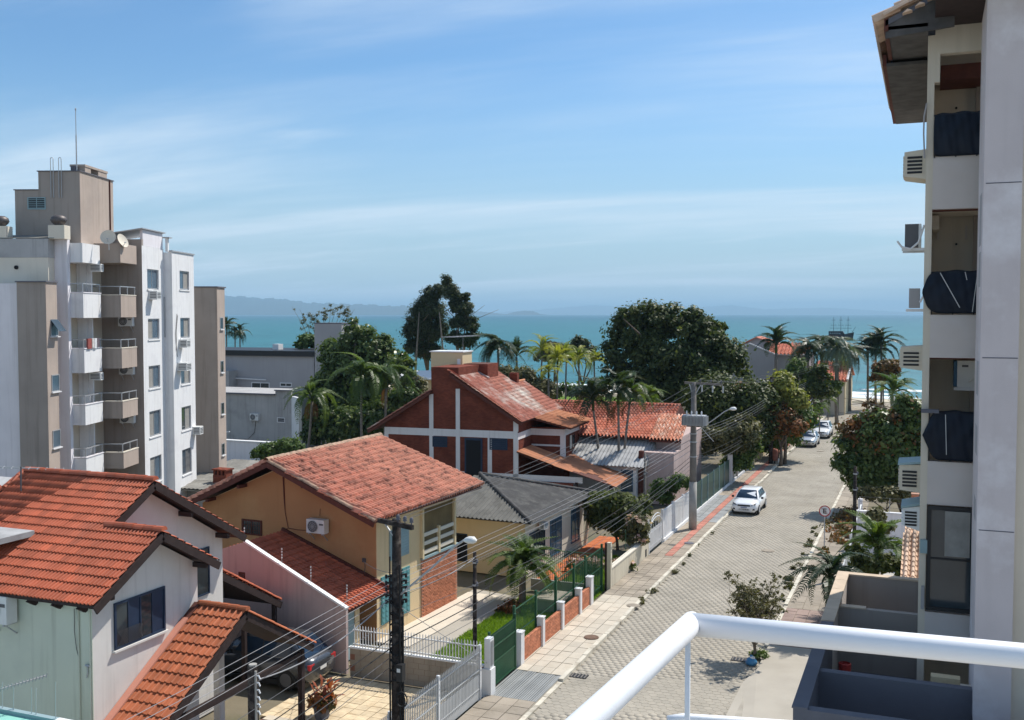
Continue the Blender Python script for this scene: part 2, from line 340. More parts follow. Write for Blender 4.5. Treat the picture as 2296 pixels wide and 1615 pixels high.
def leafmat(name, col, col2, trans=0.25, rough=0.55):
    m = bpy.data.materials.new(name); m.use_nodes = True; t = m.node_tree; nd = t.nodes; lk = t.links.new
    p = nd['Principled BSDF']; p.inputs['Roughness'].default_value = rough; p.inputs['Specular IOR Level'].default_value = 0.3
    at = nd.new('ShaderNodeAttribute'); at.attribute_name = 'rnd'; oi = nd.new('ShaderNodeObjectInfo')
    ad = nd.new('ShaderNodeMath'); ad.operation = 'ADD'; lk(at.outputs['Fac'], ad.inputs[0]); lk(oi.outputs['Random'], ad.inputs[1])
    fr = nd.new('ShaderNodeMath'); fr.operation = 'FRACT'; lk(ad.outputs[0], fr.inputs[0])
    x = nd.new('ShaderNodeMix'); x.data_type = 'RGBA'; lk(fr.outputs[0], x.inputs['Factor']); x.inputs['A'].default_value = (*col, 1); x.inputs['B'].default_value = (*col2, 1)
    lk(x.outputs['Result'], p.inputs['Base Color'])
    tr = nd.new('ShaderNodeBsdfTranslucent'); g = nd.new('ShaderNodeMix'); g.data_type = 'RGBA'; g.blend_type = 'MULTIPLY'; g.inputs['Factor'].default_value = 1
    lk(x.outputs['Result'], g.inputs['A']); g.inputs['B'].default_value = (1.4, 1.5, 0.7, 1); lk(g.outputs['Result'], tr.inputs['Color'])
    ms = nd.new('ShaderNodeMixShader'); ms.inputs[0].default_value = trans; lk(p.outputs[0], ms.inputs[1]); lk(tr.outputs[0], ms.inputs[2])
    lk(ms.outputs[0], nd['Material Output'].inputs['Surface']); return m
M['leaf_dark'] = leafmat('dark leaves', (0.028, 0.05, 0.013), (0.13, 0.145, 0.036), 0.3)
M['leaf_mango'] = leafmat('glossy leaves', (0.036, 0.075, 0.018), (0.15, 0.19, 0.055), 0.32, 0.35)
M['leaf_pine'] = leafmat('needle leaves', (0.024, 0.042, 0.016), (0.085, 0.10, 0.04), 0.3)
M['leaf_mid'] = leafmat('green leaves', (0.045, 0.09, 0.022), (0.14, 0.19, 0.045), 0.32)
M['leaf_olive'] = leafmat('olive leaves', (0.07, 0.075, 0.03), (0.17, 0.15, 0.06))
M['leaf_yellow'] = leafmat('yellow green leaves', (0.14, 0.17, 0.035), (0.36, 0.34, 0.09), 0.38)
M['leaf_rust'] = leafmat('rust leaves', (0.075, 0.085, 0.03), (0.28, 0.10, 0.03))
M['leaf_bronze'] = leafmat('bronze leaves', (0.12, 0.05, 0.03), (0.42, 0.10, 0.04), 0.3)
M['leaf_crape'] = leafmat('sparse brown green leaves', (0.07, 0.075, 0.035), (0.15, 0.13, 0.06))
M['flower'] = leafmat('pale flowers', (0.45, 0.25, 0.22), (0.8, 0.65, 0.6))
M['palm_green'] = leafmat('palm leaflets', (0.045, 0.08, 0.016), (0.12, 0.17, 0.035), 0.35, 0.45)
M['palm_dark'] = leafmat('dark palm leaflets', (0.018, 0.038, 0.016), (0.05, 0.072, 0.028), 0.25, 0.45)
M['palm_yellow'] = leafmat('yellow palm leaflets', (0.14, 0.18, 0.02), (0.36, 0.35, 0.05), 0.4, 0.45)
M['palm_grey'] = leafmat('grey green palm leaflets', (0.06, 0.09, 0.06), (0.13, 0.16, 0.10), 0.25, 0.45)
M['palm_dry'] = leafmat('dry frond', (0.16, 0.07, 0.03), (0.26, 0.13, 0.05), 0.2, 0.7)
M['grass'] = leafmat('grass', (0.12, 0.22, 0.015), (0.24, 0.34, 0.03), 0.35, 0.7)
M['soffit'] = mat('dark weathered soffit boards', (0.085, 0.08, 0.078), 0.85, 0.3, 3.0)
M['tankwhite'] = M['cream']
M['terrace'] = mat('brown grey terrace plaster', (0.34, 0.30, 0.27), .92, .06, .8, .003, 50, streak=.3)
M['dullslab'] = mat('dull reddish slabs', (0.30, 0.225, 0.195), .95, .12, .9, .003, 45, objvar=.1, spec=.1)
# ------------------------------------------------------------------ shared pieces
def set_rnd(me, arr):
    a = me.attributes.new('rnd', 'FLOAT', 'FACE'); a.data.foreach_set('value', np.ascontiguousarray(arr, dtype=np.float32))
PROF = {
 'roman': [(0, .004), (.05, .034), (.12, .046), (.19, .034), (.25, .004), (.5, .004), (.55, .034), (.62, .046), (.69, .034), (.75, .004), (1, .004)],
 'port': [(0, .004), (.08, .04), (.22, .058), (.36, .04), (.45, .004), (1, .004)],
 'capa': [(0, -.02), (.04, .06), (.15, .11), (.3, .13), (.45, .11), (.56, .06), (.6, -.02), (.8, -.06), (1, -.02)],
}
def tile_arrays(style, tw, tl):
    pr = PROF[style]; lift = 0.045; k = len(pr); over = 0.05
    V = [(u * tw, 0, h) for u, h in pr] + [(u * tw, tl + over, h + lift) for u, h in pr] + [(u * tw, tl + over, h + lift - 0.034) for u, h in pr]
    F = [(i, k + i, k + i + 1, i + 1) for i in range(k - 1)] + [(k + i, 2 * k + i, 2 * k + i + 1, k + i + 1) for i in range(k - 1)]
    return np.array(V), np.array(F)
def tile_roof(parent, fr, O, e1, e2, W, Ls, style, mt, tw=0.26, tl=0.33, clip=None, nparts=300, jit=0.0, name='roof_tile', slots=None):
    """lays tiles on the plane through O (top corner); e1 along the ridge, e2 down the slope (own axes of the house)"""
    O = Vector(O); e1 = Vector(e1).normalized(); e2 = Vector(e2); e2 = (e2 - e1 * e2.dot(e1)).normalized(); n = e1.cross(e2)
    flip = n.z < 0
    if flip: O = O + e1 * W; e1 = -e1; n = -n
    if clip and flip: clip = (lambda f: lambda a, b: f(W - a, b))(clip)
    Va, Fa = tile_arrays(style, tw, tl); k = len(Va)
    nx, ny = max(1, round(W / tw)), max(1, round(Ls / tl)); sx, sy = W / (nx * tw), Ls / (ny * tl)
    Va = Va * np.array([sx, sy, 1]); me = bpy.data.meshes.new('roof_tile'); me.from_pydata([tuple(v) for v in Va], [], [tuple(f) for f in Fa]); me.materials.append(mt); me.update()
    cells = []
    for i in range(nx):
        for j in range(ny):
            p = O + e1 * (i * tw * sx) + e2 * (j * tl * sy)
            c = p + e1 * (tw * sx / 2) + e2 * (tl * sy / 2)
            if clip and not clip((i + .5) * tw * sx, (j + .5) * tl * sy): continue
            wx, wy = fr.o[0] + c.x * fr.c - c.y * fr.n, fr.o[1] + c.x * fr.n + c.y * fr.c
            cells.append((math.hypot(wx, wy, c.z - CAM_H), p))
    cells.sort(key=lambda t: t[0])
    rot = Matrix((e1, e2, n)).transposed().to_4x4()
    for d, p in cells[:nparts]:
        o = bpy.data.objects.new(name, me); COL.objects.link(o); o.parent = parent
        m = Matrix.Translation(p + n * random.uniform(0, .006 + jit * .3)) @ rot
        if jit: m = m @ Matrix.Rotation(random.gauss(0, jit), 4, 'Z') @ Matrix.Rotation(random.gauss(0, jit * .6), 4, 'X')
        o.matrix_basis = m
    rest = cells[nparts:]
    if rest:
        B = np.array([list(e1), list(e2), list(n)]); T = Va @ B
        P = np.array([list(p + n * random.uniform(0, .006 + jit * .3)) for d, p in rest])
        V = (T[None] + P[:, None]).reshape(-1, 3); F = (Fa[None] + (np.arange(len(rest)) * k)[:, None, None]).reshape(-1, 4)
        o = np_mesh('tile_field', V, F, mt, parent, 'stuff'); set_rnd(o.data, np.repeat(np.array([random.random() for _ in rest]), len(Fa)))
def ridge_caps(parent, a, b, mt, r=0.11, step=0.36, name='ridge_tile'):
    a, b = Vector(a), Vector(b); L_ = (b - a).length; n = max(1, round(L_ / step)); d = (b - a).normalized()
    mb = MB(); st = L_ / n
    k = 7
    for i, (x, q) in enumerate(((0, 1.0), (st + .03, 1.14))):
        for j in range(k): t = math.pi * j / (k - 1); mb.v.append((x, -math.cos(t) * r * q, math.sin(t) * r * q - .02))
    for j in range(k - 1): mb.f.append((j, k + j, k + j + 1, j + 1)); mb.m.append(0)
    mb.f.append(tuple(range(k, 2 * k))[::-1]); mb.m.append(0)
    me = bpy.data.meshes.new('ridge_tile'); me.from_pydata(mb.v, [], mb.f); me.materials.append(mt)
    rot = d.to_track_quat('X', 'Z').to_matrix().to_4x4()
    for i in range(n):
        o = bpy.data.objects.new(name, me); COL.objects.link(o); o.parent = parent
        o.matrix_basis = Matrix.Translation(a + d * (i * st) + Vector((0, 0, random.uniform(-.008, .008)))) @ rot
def wave_roof(parent, O, e1, e2, W, Ls, mt, pitch=0.18, amp=0.025, sheet=1.1, clip=None, name='roof_sheet', lenstep=None, vmin=None):
    """corrugated sheets: each sheet is a piece of its own"""
    O = Vector(O); e1 = Vector(e1).normalized(); e2 = Vector(e2); e2 = (e2 - e1 * e2.dot(e1)).normalized(); n = e1.cross(e2)
    flip = n.z < 0
    if flip: O = O + e1 * W; e1 = -e1; n = -n
    if clip and flip: clip = (lambda f: lambda a, b: f(W - a, b))(clip)
    if vmin and flip: vmin = (lambda f: lambda a: f(W - a))(vmin)
    ns = max(1, round(W / sheet)); sw = W / ns; nl = max(1, round(Ls / lenstep)) if lenstep else 1; sl = Ls / nl
    for i in range(ns):
        for j in range(nl):
            kx = max(4, int(sw / pitch * 6)); V = []; lim = 1 if clip is None else 12
            F = []
            for a in range(kx + 1):
                u = i * sw + sw * a / kx + (0.0 if a < kx else .02)
                for b in range(lim + 1):
                    v = j * sl + (sl + .08) * b / lim
                    if vmin: v = max(0, vmin(u)) + (sl + .08 - max(0, vmin(u))) * b / lim
                    V.append(O + e1 * u + e2 * v + n * (amp * math.sin(2 * math.pi * u / pitch) + .012 * (b / lim) + .004 * (i % 2)))
            for a in range(kx):
                for b in range(lim):
                    if clip and not clip(i * sw + sw * (a + .5) / kx, j * sl + sl * (b + .5) / lim): continue
                    q = lim + 1; F.append((a * q + b, a * q + b + 1, (a + 1) * q + b + 1, (a + 1) * q + b))
            if not F: continue
            mb = MB(); mb.v = [tuple(v) for v in V]; mb.f = F; mb.m = [0] * len(F); mb.build(name, mt, parent)
def window(parent, loc, rz, wd, h, fm, gm, cols=2, rows=1, fw=0.05, dep=0.05, sill=None, inset=0.0, name='window', curtain=None, bars=None):
    """window in the wall plane; local x along the wall, outside is -y"""
    mb = MB(); y0, y1 = inset - dep, inset + .01
    mb.box(0, y0, 0, fw, y1, h); mb.box(wd - fw, y0, 0, wd, y1, h); mb.box(fw, y0, 0, wd - fw, y1, fw); mb.box(fw, y0, h - fw, wd - fw, y1, h)
    cw = (wd - 2 * fw) / cols; rh = (h - 2 * fw) / rows
    for i in range(1, cols): mb.box(fw + i * cw - fw * .35, y0 + .008, fw, fw + i * cw + fw * .35, y1, h - fw)
    for j in range(1, rows): mb.box(fw, y0 + .01, fw + j * rh - fw * .25, wd - fw, y1, fw + j * rh + fw * .25)
    o = mb.build(name, fm, parent, loc=loc, rz=rz)
    for i in range(cols):
        for j in range(rows):
            pb = MB(); pb.box(fw + i * cw, inset - dep * .45, fw + j * rh, fw + (i + 1) * cw, inset + .006, fw + (j + 1) * rh)
            g = gm if not isinstance(gm, (list, tuple)) else gm[(i + j) % len(gm)]
            pb.build('pane', g, o)
    if sill: 
        sb = MB(); sb.box(-.06, -.10, -.06, wd + .06, inset + .01 if inset > 0 else 0.0, -.002); sb.build('sill', sill, o)
    if bars:
        gb = MB(); nb = int(wd / .13)
        for i in range(1, nb): gb.bar((wd * i / nb, y0 - .02, .02), (wd * i / nb, y0 - .02, h - .02), .014)
        for z in (h * .33, h * .66): gb.bar((.0, y0 - .02, z), (wd, y0 - .02, z), .014)
        gb.build('window_bars', bars, o)
    return o
def ac_split(loc, rz, label, wd=.82, h=.58, d=.32, group='air conditioner units on the walls', dark=False):
    t = thing('air_conditioner', label, 'air conditioner', loc, rz, group)
    b = MB(); b.box(0, -d - .08, 0, wd, -.08, h); b.build('casing', M['acwhite'], t)
    g = MB(); r = h * .42; cx = wd * .36; g.tube([(cx, -d - .085, h / 2), (cx, -d - .105, h / 2)], r, 20)
    fan = g.build('fan_grille', M['acgrey'], t)
    k = MB()
    for q in (.33, .66, 1.0): k.tube([(cx + r * q * math.cos(a), -d - .112, h / 2 + r * q * math.sin(a)) for a in np.linspace(0, 2 * math.pi, 17)], .008, 4, False)
    for a in np.linspace(0, math.pi, 7)[:-1]: k.bar((cx + r * math.cos(a), -d - .112, h / 2 + r * math.sin(a)), (cx - r * math.cos(a), -d - .112, h / 2 - r * math.sin(a)), .008)
    k.build('fan_guard', M['alu'], fan)
    q = MB(); q.box(wd * .72, -d - .088, h * .62, wd * .94, -d - .08, h * .74); q.build('badge', M['acgrey'], t)
    s = MB()
    for x in (wd * .12, wd * .85): s.box(x, -d - .1, -.05, x + .04, 0, -.004); s.bar((x + .02, -d, -.05), (x + .02, -.012, -.34), .03)
    s.build('bracket', M['metalgrey'], t); return t
def ac_box(loc, rz, label, wd=.66, h=.45, d=.5, group='air conditioner units on the walls'):
    """window unit: a casing sticking out of the wall with louvres on the sides and back"""
    t = thing('air_conditioner', label, 'air conditioner', loc, rz, group)
    b = MB(); b.box(0, -d, 0, wd, 0, h); b.build('casing', M['acwhite'], t)
    for j in range(4): 
        f = MB(); z = h * (.18 + .18 * j); f.box(.06, -d - .012, z, wd - .06, -d, z + h * .09); f.box(wd, -d + .05, z, wd + .01, -.1, z + h * .09); f.box(-.01, -d + .05, z, 0, -.1, z + h * .09); f.build('louvre', M['acgrey'], t)
    return t
def hull_box(mb, p, q): mb.box(*p, *q)
# ------------------------------------------------------------------ ground, road, beach, sea, hills
KL, KR, PL, PRR, YEND = -11.9, -5.8, -13.9, -3.6, 160.0
M['dirt'] = mat('dry ground', (0.17, 0.145, 0.10), 0.97, 0.25, 0.35, 0.01, 8, stain=(0.06, 0.085, 0.025), stainamt=0.8, stainscale=0.15)
M['sand'] = mat('sand', (0.52, 0.45, 0.34), 0.97, 0.08, 0.3, 0.01, 6)
M['paver'] = mat('hexagonal concrete paver', (0.385, 0.35, 0.292), 0.95, 0.1, 0.35, 0.002, 45, objvar=0.07, stain=(0.27, 0.245, 0.20), stainamt=0.6, stainscale=0.45, spec=0.12, fine=0.12)
M['joint'] = mat('sandy joint', (0.335, 0.305, 0.255), 0.98, 0.2, 1.0, 0.003, 50)
M['slab'] = mat('pale concrete slab', (0.54, 0.485, 0.40), 0.95, 0.09, 1.2, 0.003, 50, objvar=0.12, stain=(0.4, 0.34, 0.26), stainamt=0.5, stainscale=1.2, spec=0.12)
M['slabgrey'] = mat('worn paving', (0.34, 0.295, 0.24), 0.95, 0.14, 0.8, 0.004, 45, objvar=0.12, stain=(0.22, 0.19, 0.15), stainamt=0.6, stainscale=0.9, spec=0.1)
M['slabblue'] = mat('grey blue paving', (0.29, 0.30, 0.30), 0.95, 0.12, 0.8, 0.003, 45, objvar=0.1, spec=0.1)
M['tactile'] = mat('red tactile paving', (0.46, 0.20, 0.155), 0.95, 0.14, 0.8, 0.003, 50, objvar=0.12, stain=(0.36, 0.24, 0.19), stainamt=0.7, stainscale=0.7, spec=0.1)
M['kerb'] = mat('whitewashed kerb', (0.60, 0.56, 0.47), 0.95, 0.1, 1.5, 0.004, 40, objvar=0.12, stain=(0.33, 0.29, 0.23), stainamt=0.85, stainscale=1.3, spec=0.1)
M['apron'] = mat('smooth concrete apron', (0.40, 0.365, 0.31), 0.95, 0.08, 0.6, 0.003, 40, stain=(0.33, 0.30, 0.25), stainamt=0.5, stainscale=0.4, spec=0.1)
M['yard'] = mat('pale bounce paving', (0.47, 0.44, 0.39), 0.95, 0.08, 0.6, 0.003, 40, stain=(0.36, 0.33, 0.28), stainamt=0.5, stainscale=0.4)
M['tiles_yard'] = mat('mottled yard tiles', (0.62, 0.50, 0.33), 0.9, 0.16, 3.0, 0.002, 40, objvar=0.12, stain=(0.42, 0.29, 0.16), stainamt=0.55, stainscale=2.0)
M['redpath'] = mat('red path tiles', (0.46, 0.135, 0.05), 0.9, 0.12, 2.0, 0.002, 40)
g = MB(); g.quad((-900, -60, -.06), (500, -60, -.06), (500, YEND + 4, -.06), (-900, YEND + 4, -.06)); g.quad((-900, YEND + 4, -.06), (500, YEND + 4, -.06), (500, YEND + 60, -3.6), (-900, YEND + 60, -3.6))
g.m[1] = 1; g.build('ground', [M['dirt'], M['sand']], kind='structure')
def water_mat():
    m = bpy.data.materials.new('sea water'); m.use_nodes = True; t = m.node_tree; nd = t.nodes; lk = t.links.new; p = nd['Principled BSDF']
    p.inputs['Roughness'].default_value = 0.38; p.inputs['Specular IOR Level'].default_value = 0.22
    geo = nd.new('ShaderNodeNewGeometry'); sp = nd.new('ShaderNodeSeparateXYZ'); lk(geo.outputs['Position'], sp.inputs[0])
    # deeper away from the beach
    dr = nd.new('ShaderNodeMapRange'); dr.interpolation_type = 'SMOOTHSTEP'; lk(sp.outputs['Y'], dr.inputs['Value']); dr.inputs['From Min'].default_value = 150; dr.inputs['From Max'].default_value = 4000
    cr = nd.new('ShaderNodeMix'); cr.data_type = 'RGBA'; lk(dr.outputs[0], cr.inputs['Factor']); cr.inputs['A'].default_value = (0.022, 0.145, 0.165, 1); cr.inputs['B'].default_value = (0.010, 0.092, 0.128, 1)
    def nz(sc, vec, det=5, rg=.6):
        n = nd.new('ShaderNodeTexNoise'); n.inputs['Scale'].default_value = sc; n.inputs['Detail'].default_value = det; n.inputs['Roughness'].default_value = rg; lk(vec, n.inputs['Vector']); return n.outputs['Fac']
    mp = nd.new('ShaderNodeMapping'); mp.inputs['Scale'].default_value = (1, 2.4, 1); mp.inputs['Rotation'].default_value = (0, 0, R(14)); lk(geo.outputs['Position'], mp.inputs[0])
    big = nd.new('ShaderNodeMapRange'); lk(nz(.022, mp.outputs[0], 9, .68), big.inputs['Value']); big.inputs['From Min'].default_value = .35; big.inputs['From Max'].default_value = .65; big.inputs['To Min'].default_value = .7; big.inputs['To Max'].default_value = 1.22
    c2 = nd.new('ShaderNodeMix'); c2.data_type = 'RGBA'; c2.blend_type = 'MULTIPLY'; c2.inputs['Factor'].default_value = 1; lk(cr.outputs['Result'], c2.inputs['A']); lk(big.outputs[0], c2.inputs['B'])
    cap = nd.new('ShaderNodeMapRange'); lk(nz(.07, mp.outputs[0], 8, .72), cap.inputs['Value']); cap.inputs['From Min'].default_value = .705; cap.inputs['From Max'].default_value = .74
    c3 = nd.new('ShaderNodeMix'); c3.data_type = 'RGBA'; lk(cap.outputs[0], c3.inputs['Factor']); lk(c2.outputs['Result'], c3.inputs['A']); c3.inputs['B'].default_value = (.6, .65, .66, 1)
    lk(c3.outputs['Result'], p.inputs['Base Color'])
    b = nd.new('ShaderNodeBump'); b.inputs['Distance'].default_value = .9; b.inputs['Strength'].default_value = .8; lk(nz(.35, mp.outputs[0], 6), b.inputs['Height']); lk(b.outputs[0], p.inputs['Normal'])
    return m
M['sea'] = water_mat()
g = MB(); g.quad((-90000, YEND - 10, -1.9), (90000, YEND - 10, -1.9), (90000, 90000, -1.9), (-90000, 90000, -1.9)); g.build('sea', M['sea'], kind='structure')
# breaking waves along the beach
M['foam'] = mat('sea foam', (0.74, 0.77, 0.78), 0.9, 0.05, 0.4, 0.02, 3)
fb = MB()
for row in range(4):
    yb = YEND + 27 + row * 9.0; x = -140.0
    while x < 150:
        ln = random.uniform(14, 34); n = 12; wd = random.uniform(1.2, 3.2) * (1 if row else 1.9); ph = random.uniform(0, 6); P0, P1 = [], []
        for i in range(n + 1):
            q = i / n; e = math.sin(math.pi * q) ** .6; yy = yb + 1.5 * math.sin(ph + q * 5) + .3 * random.uniform(-1, 1)
            P0.append((x + ln * q, yy - wd * e * random.uniform(.7, 1), -1.88)); P1.append((x + ln * q, yy + wd * .5 * e, -1.7 + .12 * e))
        for i in range(n): fb.quad(P0[i], P0[i + 1], P1[i + 1], P1[i])
        x += ln * random.uniform(.8, 1.3) * (1 if row < 2 else 1.6)
fb.build('foam', M['foam'], kind='stuff')
def hills(name, dist, pts, col):
    """ridge line measured in the photograph (x, height above the horizon) at a given distance"""
    m = mat(name, col, 1.0, 0.2, 0.004); V = []; F = []; xs = np.linspace(pts[0][0], pts[-1][0], 160)
    hs = np.interp(xs, [p[0] for p in pts], [p[1] for p in pts])
    k = 7
    for x, h in zip(xs, hs):
        d = _ray(x, 704); s = dist / (d[1]); hx = max(h, 0) * dist / FPX * 1.03 + (6 * math.sin(x * .7) + 5 * math.sin(x * 1.9)) * min(1, h / 12)
        for j in range(k):
            q = j / (k - 1); z = math.sin(math.pi * min(q * 1.3, 1) * .5) if q < .8 else 1 - (q - .8) * 2.2
            V.append((d[0] * s * (1 + .12 * q), dist * (1 + .12 * q), -2 + hx * z + 8 * math.sin(x * 1.3 + j * 2) * z * min(1, h / 15)))
    n = len(xs)
    for i in range(n - 1):
        for j in range(k - 1): F.append((i * k + j, (i + 1) * k + j, (i + 1) * k + j + 1, i * k + j + 1))
    np_mesh(name, np.array(V), np.array(F), m, None, 'structure', True)
HC = (0.035, 0.05, 0.045)
hills('hills', 11000, [(360, 30), (440, 52), (500, 55), (545, 54), (580, 48), (620, 47), (660, 41), (690, 34), (740, 33), (780, 30), (830, 29), (870, 24), (905, 25), (950, 20), (990, 10), (1030, 0)], HC)
hills('hills', 12500, [(1030, 0), (1045, 6), (1075, 9), (1110, 5), (1135, 2), (1150, 7), (1175, 11), (1195, 10), (1210, 3), (1230, 0)], HC)
hills('hills', 26000, [(1040, 0), (1180, 10), (1250, 16), (1290, 20), (1330, 24), (1380, 20), (1440, 31), (1490, 26), (1560, 18), (1640, 22), (1720, 12), (1850, 16), (1980, 8), (2120, 0)], HC)
# haze: one closed box of even air round camera and land, sky outside
hz = bpy.data.materials.new('sea air'); hz.use_nodes = True; t = hz.node_tree; t.nodes.remove(t.nodes['Principled BSDF'])
pv = t.nodes.new('ShaderNodeVolumePrincipled'); pv.inputs['Color'].default_value = (0.50, 0.78, 1.0, 1); pv.inputs['Density'].default_value = 0.00009; pv.inputs['Anisotropy'].default_value = 0.0
t.links.new(pv.outputs[0], t.nodes['Material Output'].inputs['Volume'])
hb = MB(); hb.box(-45000, -200, -5.2, 45000, 34000, 340); HAZE = hb.build('haze', hz, kind='stuff')
# road bed and hexagonal pavers
g = MB(); g.quad((KL - .2, -40, -.018), (KR + .2, -40, -.018), (KR + .2, YEND, -.018), (KL - .2, YEND, -.018)); g.build('road', M['joint'], kind='structure')
road = thing('road_paving', 'grey hexagonal concrete pavers covering the whole street', 'paving')
hr = 0.165; hexm = MB(); hp = [(hr * math.cos(R(60 * i + 30)), hr * math.sin(R(60 * i + 30))) for i in range(6)]; ins = .955
HV = np.array([(x * ins, y * ins, 0) for x, y in hp] + [(x * .99, y * .985, -.012) for x, y in hp])
HF = [tuple(range(6))] + [(i, 6 + i, 6 + (i + 1) % 6, (i + 1) % 6) for i in range(6)]
hme = bpy.data.meshes.new('paver'); hme.from_pydata([tuple(v) for v in HV], [], HF); hme.materials.append(M['paver'])
cells = []
dxh, dyh = hr * math.sqrt(3), hr * 1.5; j = 0; y = 14.0
while y < YEND:
    x = KL + .14 + (dxh / 2 if j % 2 else 0)
    while x < KR - .02: cells.append((x, y)); x += dxh
    y += dyh; j += 1
def inview(x, y, z=0):
    dx, dy = x, y; X = dx * _c + dy * _s; Yc = -dx * _s + dy * _c; u = XC + FPX * X / Yc; v = 704 + FPX * (CAM_H - z) / Yc
    return 0 < u < 2296 and v < 1615
near = [c for c in cells if inview(*c)]; near.sort(key=lambda c: math.hypot(*c))
# the ones seen beyond the hand rail first: below it, left and right of the post
vis = near[:300]; vs = set(vis); rest = [c for c in cells if c not in vs]
for c in vis:
    o = bpy.data.objects.new('paver', hme); COL.objects.link(o); o.parent = road; o.location = (c[0], c[1], random.uniform(-.002, .002)); o.rotation_euler = (random.gauss(0, .003), random.gauss(0, .003), random.gauss(0, .012))
P = np.array([(c[0], c[1], random.uniform(-.002, .002) + .003 * math.sin(c[0] * .9) * math.sin(c[1] * .31)) for c in rest]); nP = len(P)
V = (HV[None] + P[:, None]).reshape(-1, 3)
q6 = [(0, 1, 2, 3), (0, 3, 4, 5)] + [(i, 6 + i, 6 + (i + 1) % 6, (i + 1) % 6) for i in range(6)]
F = (np.array(q6)[None] + (np.arange(nP) * 12)[:, None, None]).reshape(-1, 4)
o = np_mesh('paver_field', V, F, M['paver'], road, 'stuff'); set_rnd(o.data, np.repeat(rng.random(nP), 8))
# pavements and kerbs
def slab_mesh(sx, sy, h=.05, gap=.012, name='paving_slab', mt=None):
    b = MB(); b.box(gap, gap, -h, sx - gap, sy - gap, 0); me = bpy.data.meshes.new(name); me.from_pydata(b.v, [], b.f); me.materials.append(mt); return me
def slabs(parent, x0, x1, y0, y1, z, sx, sy, mt, name='paving_slab', limit=300, tilt=.004, dx=0.0):
    nx, ny = max(1, round((x1 - x0) / sx)), max(1, round((y1 - y0) / sy)); sx, sy = (x1 - x0) / nx, (y1 - y0) / ny; me = slab_mesh(sx, sy, mt=mt, name=name)
    cs = sorted([(x0 + i * sx, y0 + j * sy) for i in range(nx) for j in range(ny)], key=lambda c: math.hypot(*c))
    for c in cs[:limit]:
        o = bpy.data.objects.new(name, me); COL.objects.link(o); o.parent = parent; o.location = (c[0], c[1], z + random.uniform(-.006, .006)); o.rotation_euler = (random.gauss(0, tilt), random.gauss(0, tilt), 0)
    if cs[limit:]:
        b = MB()
        for c in cs[limit:]: zz = z + random.uniform(-.006, .006); b.box(c[0] + .012, c[1] + .012, zz - .05, c[0] + sx - .012, c[1] + sy - .012, zz)
        b.build('paving_field', mt, parent, kind='stuff')
base = MB(); base.box(PL, -40, -.05, KL - .16, YEND, .07); base.build('pavement', M['joint'], kind='structure')
base = MB(); base.box(KR + .16, -40, -.05, PRR, YEND, .07); base.build('pavement', M['joint'], kind='structure')
lp = thing('sidewalk_paving', 'long left sidewalk of slabs and red tactile strip along the fences', 'paving')
for (y0, y1, mt, sx, sy) in ((27.5, 31.9, 'slabgrey', .55, .6), (34.6, 45.6, 'slab', .5, .66), (45.6, 54.2, 'slabgrey', .4, .42), (54.2, 64, 'slabgrey', .5, .5), (64, 74, 'slabblue', .5, .5), (74, 90, 'slabgrey', .5, .5), (90, 124, 'slabgrey', .5, .8), (124, YEND, 'slab', .6, 1.2)):
    if y0 < 54: slabs(lp, PL + .05, KL - .17, y0, y1, .11, sx, sy, M[mt])
    else:
        slabs(lp, PL + .05, -13.05, y0, y1, .11, sx, sy, M[mt], limit=24); slabs(lp, -12.62, KL - .17, y0, y1, .11, sx, sy, M[mt], limit=24)
        slabs(lp, -13.05, -12.62, y0, y1, .112, .43, .43, M['tactile'], 'tactile_slab', limit=60)
slabs(lp, PL + .05, KL - .17, 31.9, 34.6, .105, .08, 2.7, M['slabblue'], 'ramp_strip')
rp = thing('sidewalk_paving', 'right sidewalk of worn slabs and concrete apron below the walls', 'paving')
slabs(rp, KR + .17, PRR, 41, 46.5, .11, .46, .46, M['dullslab'], 'tactile_slab', limit=80)
slabs(rp, KR + .17, PRR, 46.5, 62, .11, .74, 1.1, M['slabgrey']); slabs(rp, KR + .17, PRR, 62, YEND, .11, .74, 1.6, M['slabgrey'], limit=60)
b = MB(); b.quad((KR - .12, 22, .055), (PRR, 22, .118), (PRR, 41, .118), (KR + .17, 41, .112), (KR + .17, 38, .112), (KR - .12, 36.5, .055)); b.build('concrete_apron', M['apron'], rp)
b = MB(); b.quad((PRR, -40, .02), (40, -40, .02), (40, 56, .02), (PRR, 56, .02)); b.build('yard', M['yard'], kind='structure')  # unseen paving added so its bounce lifts the shaded pier
b = MB(); b.quad((-60, -40, .0), (PL, -40, .0), (PL, 20, .0), (-60, 20, .0)); b.build('yard', M['yard'], kind='structure')  # unseen paving added to bounce light onto the shaded left walls
def kerb(parent, x0, x1, y0, y1, z=.135, seg=.9):
    n = max(1, round((y1 - y0) / seg)); s = (y1 - y0) / n; me = bpy.data.meshes.new('kerbstone'); k = MB(); k.box(0, .01, -.2, x1 - x0, s - .01, 0); me.from_pydata(k.v, [], k.f); me.materials.append(M['kerb'])
    for i in range(n):
        o = bpy.data.objects.new('kerbstone', me); COL.objects.link(o); o.parent = parent; o.location = (x0 + random.uniform(-.012, .012), y0 + i * s, z + random.uniform(-.012, .008)); o.rotation_euler = (0, 0, random.gauss(0, .006))
for (a, b_, z) in ((27, 31.8, .06), (31.8, 34.2, .05), (34.2, 45.4, .135), (45.4, 46.6, .06), (46.6, 49.5, .13), (49.5, 66, .14), (66, 72, .06), (72, 81, .12), (81, 86, .05), (86, 150, .14)): kerb(lp, KL - .17, KL, a, b_, z)
